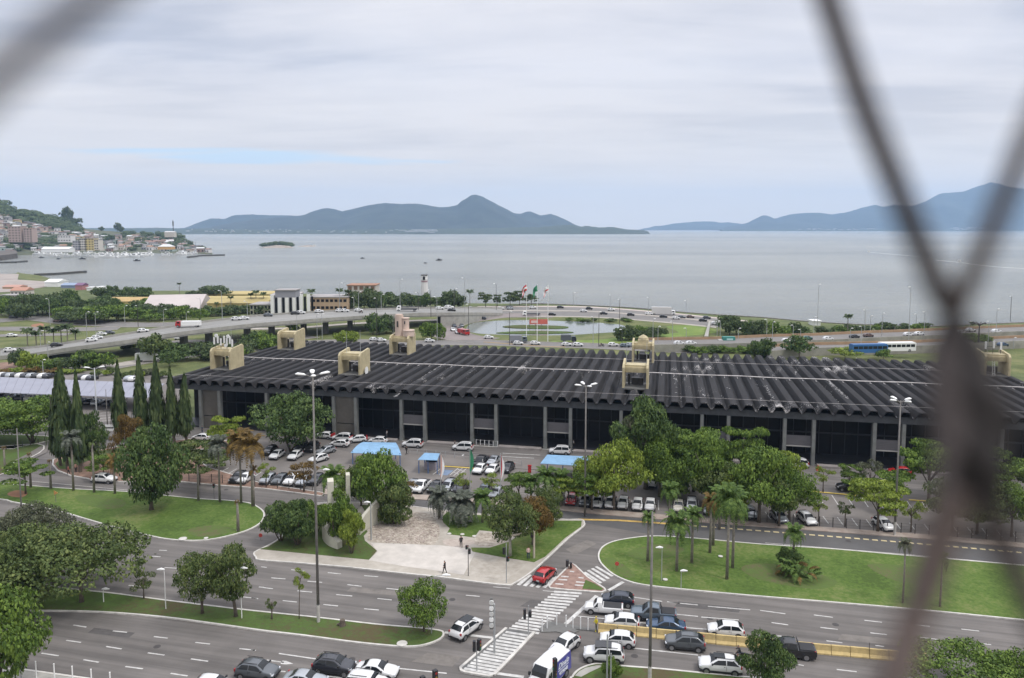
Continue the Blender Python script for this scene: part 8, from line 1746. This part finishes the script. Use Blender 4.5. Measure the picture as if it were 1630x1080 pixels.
curved_wall([(519, 848), (518, 856), (522, 863), (530, 869), (541, 873)], 2.4, 1.6, .9, 'curved white concrete shell lying on the plaza lawn', 1)
curved_wall([(571, 852), (577, 846), (590, 838), (603, 832)], 1.2, 3.6, .5, 'tall curved white wall of the monument behind the willow', None)

# ------------------------------------------------------------------ the safety net right before the lens
def net_pt(x, y, d): r0 = ray(x, y); return Vector((0, 0, CAMZ)) + r0 * (d / r0.y)
NETM = mat('net_cord', (.06, .048, .046), .9, var=.35, vscale=400, bump=.5, bscale=900); NETL = mat('net_cord_worn', (.095, .072, .064), .9, var=.25, vscale=400)
NETD = mat('net_knot_cord', (.02, .017, .017), .95, var=.3, vscale=400)
nt_ = thing('safety_net', 'blurred brown safety net of twisted cords right in front of the lens', 'net', net_pt(1520, 490, .12)); NB = Vector(nt_.location)
def cord(name, pts, r, m=NETM, n=8):
    P = spline([net_pt(*p) for p in pts], n); MB().tube([p - NB for p in P], r, 8).build(name, m, nt_, smooth=True)
cord('cord', [(1160, -420, .13), (1250, -200, .13), (1318, 0, .125), (1372, 160, .122), (1420, 280, .12), (1464, 390, .12), (1506, 488, .12)], .0021)
cord('cord', [(1800, -100, .095), (1700, 90, .1), (1640, 215, .105), (1600, 310, .11), (1560, 410, .115), (1524, 488, .12)], .0016, NETL)
def twist(name, x0, y0, x1, y1, d0, d1, amp, r, ph, m, turns=1.6):
    P = []
    for i in range(41):
        s_ = i / 40; a = ph + s_ * turns * 6.283; env = .05 + .95 * math.sin(math.pi * min(1, s_ * .95)) ** 1.3
        c = net_pt(x0 + (x1 - x0) * s_, y0 + (y1 - y0) * s_, d0 + (d1 - d0) * s_); P.append(c + Vector((math.cos(a), math.sin(a), 0)) * amp * env - NB)
    MB().tube(P, [r * (.38 + .72 * math.sin(math.pi * i / 40) ** 1.2) for i in range(41)], 8).build(name, m, nt_, smooth=True)
twist('twisted_cord', 1515, 486, 1560, 815, .12, .11, .0020, .0042, 0.4, NETD); twist('twisted_cord', 1515, 486, 1566, 815, .12, .108, .0022, .0038, 3.5, NETD)
twist('twisted_cord', 1508, 500, 1500, 800, .12, .1, .0008, .0016, 1.0, NETM, 1.2)
cord('cord', [(1520, 780, .11), (1500, 850, .11), (1470, 940, .11), (1440, 1030, .108), (1400, 1150, .105), (1330, 1380, .1)], .0026, NETL)
cord('cord', [(1572, 800, .11), (1598, 870, .11), (1630, 940, .108), (1675, 1030, .105), (1750, 1180, .1)], .0021)
cord('cord', [(-330, 420, .06), (-200, 300, .06), (-60, 170, .062), (40, 85, .065), (130, 15, .068), (230, -70, .07), (420, -250, .08), (640, -440, .09)], .0014, NETM)
cord('cord', [(640, -440, .09), (900, -470, .11), (1160, -420, .13)], .0012); cord('cord', [(640, -440, .09), (560, -800, .09)], .0012); cord('cord', [(1160, -420, .13), (1200, -800, .13)], .0012)
cord('cord', [(-330, 420, .06), (-345, 800, .06), (-330, 1180, .06)], .0016); cord('cord', [(-330, 1180, .06), (-60, 1420, .062), (300, 1700, .065)], .0011); cord('cord', [(1330, 1380, .07), (900, 1800, .07)], .0011)

# ------------------------------------------------------------------ air
hz = MB().box((0, 7100, 370), (27400, 14900, 746))
hz.v = [(x, max(-350, y), max(z, -4.2)) for x, y, z in hz.v]
hm_ = bpy.data.materials.new('haze'); hm_.use_nodes = True; nt = hm_.node_tree; nt.nodes.clear(); o_ = nt.nodes.new('ShaderNodeOutputMaterial'); pv = nt.nodes.new('ShaderNodeVolumePrincipled')
pv.inputs['Color'].default_value = (.46, .67, .96, 1); pv.inputs['Density'].default_value = 6.8e-5; pv.inputs['Anisotropy'].default_value = 0.0
nt.links.new(pv.outputs[0], o_.inputs['Volume']); tag(hz.build('haze', hm_), kind='stuff')

# ------------------------------------------------------------------ labels: look-alikes are told apart by their order in the view
by = {}
for o in COL.objects:
    if o.parent is None and o.get('label'): by.setdefault(o['label'], []).append(o)
ORD = ['first', 'second', 'third', 'fourth', 'fifth', 'sixth', 'seventh', 'eighth', 'ninth', 'tenth', 'eleventh', 'twelfth', 'thirteenth', 'fourteenth', 'fifteenth', 'sixteenth', 'seventeenth', 'eighteenth', 'nineteenth', 'twentieth']
def ordn(i):
    if i < 20: return ORD[i]
    n = i + 1; return '%d%s' % (n, 'th' if 10 < n % 100 < 14 else {1: 'st', 2: 'nd', 3: 'rd'}.get(n % 10, 'th'))
for lab, os_ in by.items():
    if len(os_) < 2: continue
    os_.sort(key=lambda o: proj_x(o.location))
    for i, o in enumerate(os_):
        o['label'] = lab + ', ' + (ordn(i) + ' from the left' if len(os_) > 2 else ('left one' if i == 0 else 'right one'))
        if not o.get('group'): o['group'] = 'alike ' + (o.get('category') or 'thing') + 's'
for o in list(COL.objects):
    if o.name.startswith(('parked_car',)) and not o.get('label'): print('UNUSED', o.name)
for t in COL.objects:   # vehicles take the name of what they are
    if t.name.startswith('parked_car'):
        c = t.get('category'); t.name = 'pickup_truck' if c == 'pickup' else ('car' if 'queuing' in (t.get('group') or '') or 'lanes' in (t.get('group') or '') or not t.get('group') else 'parked_car')
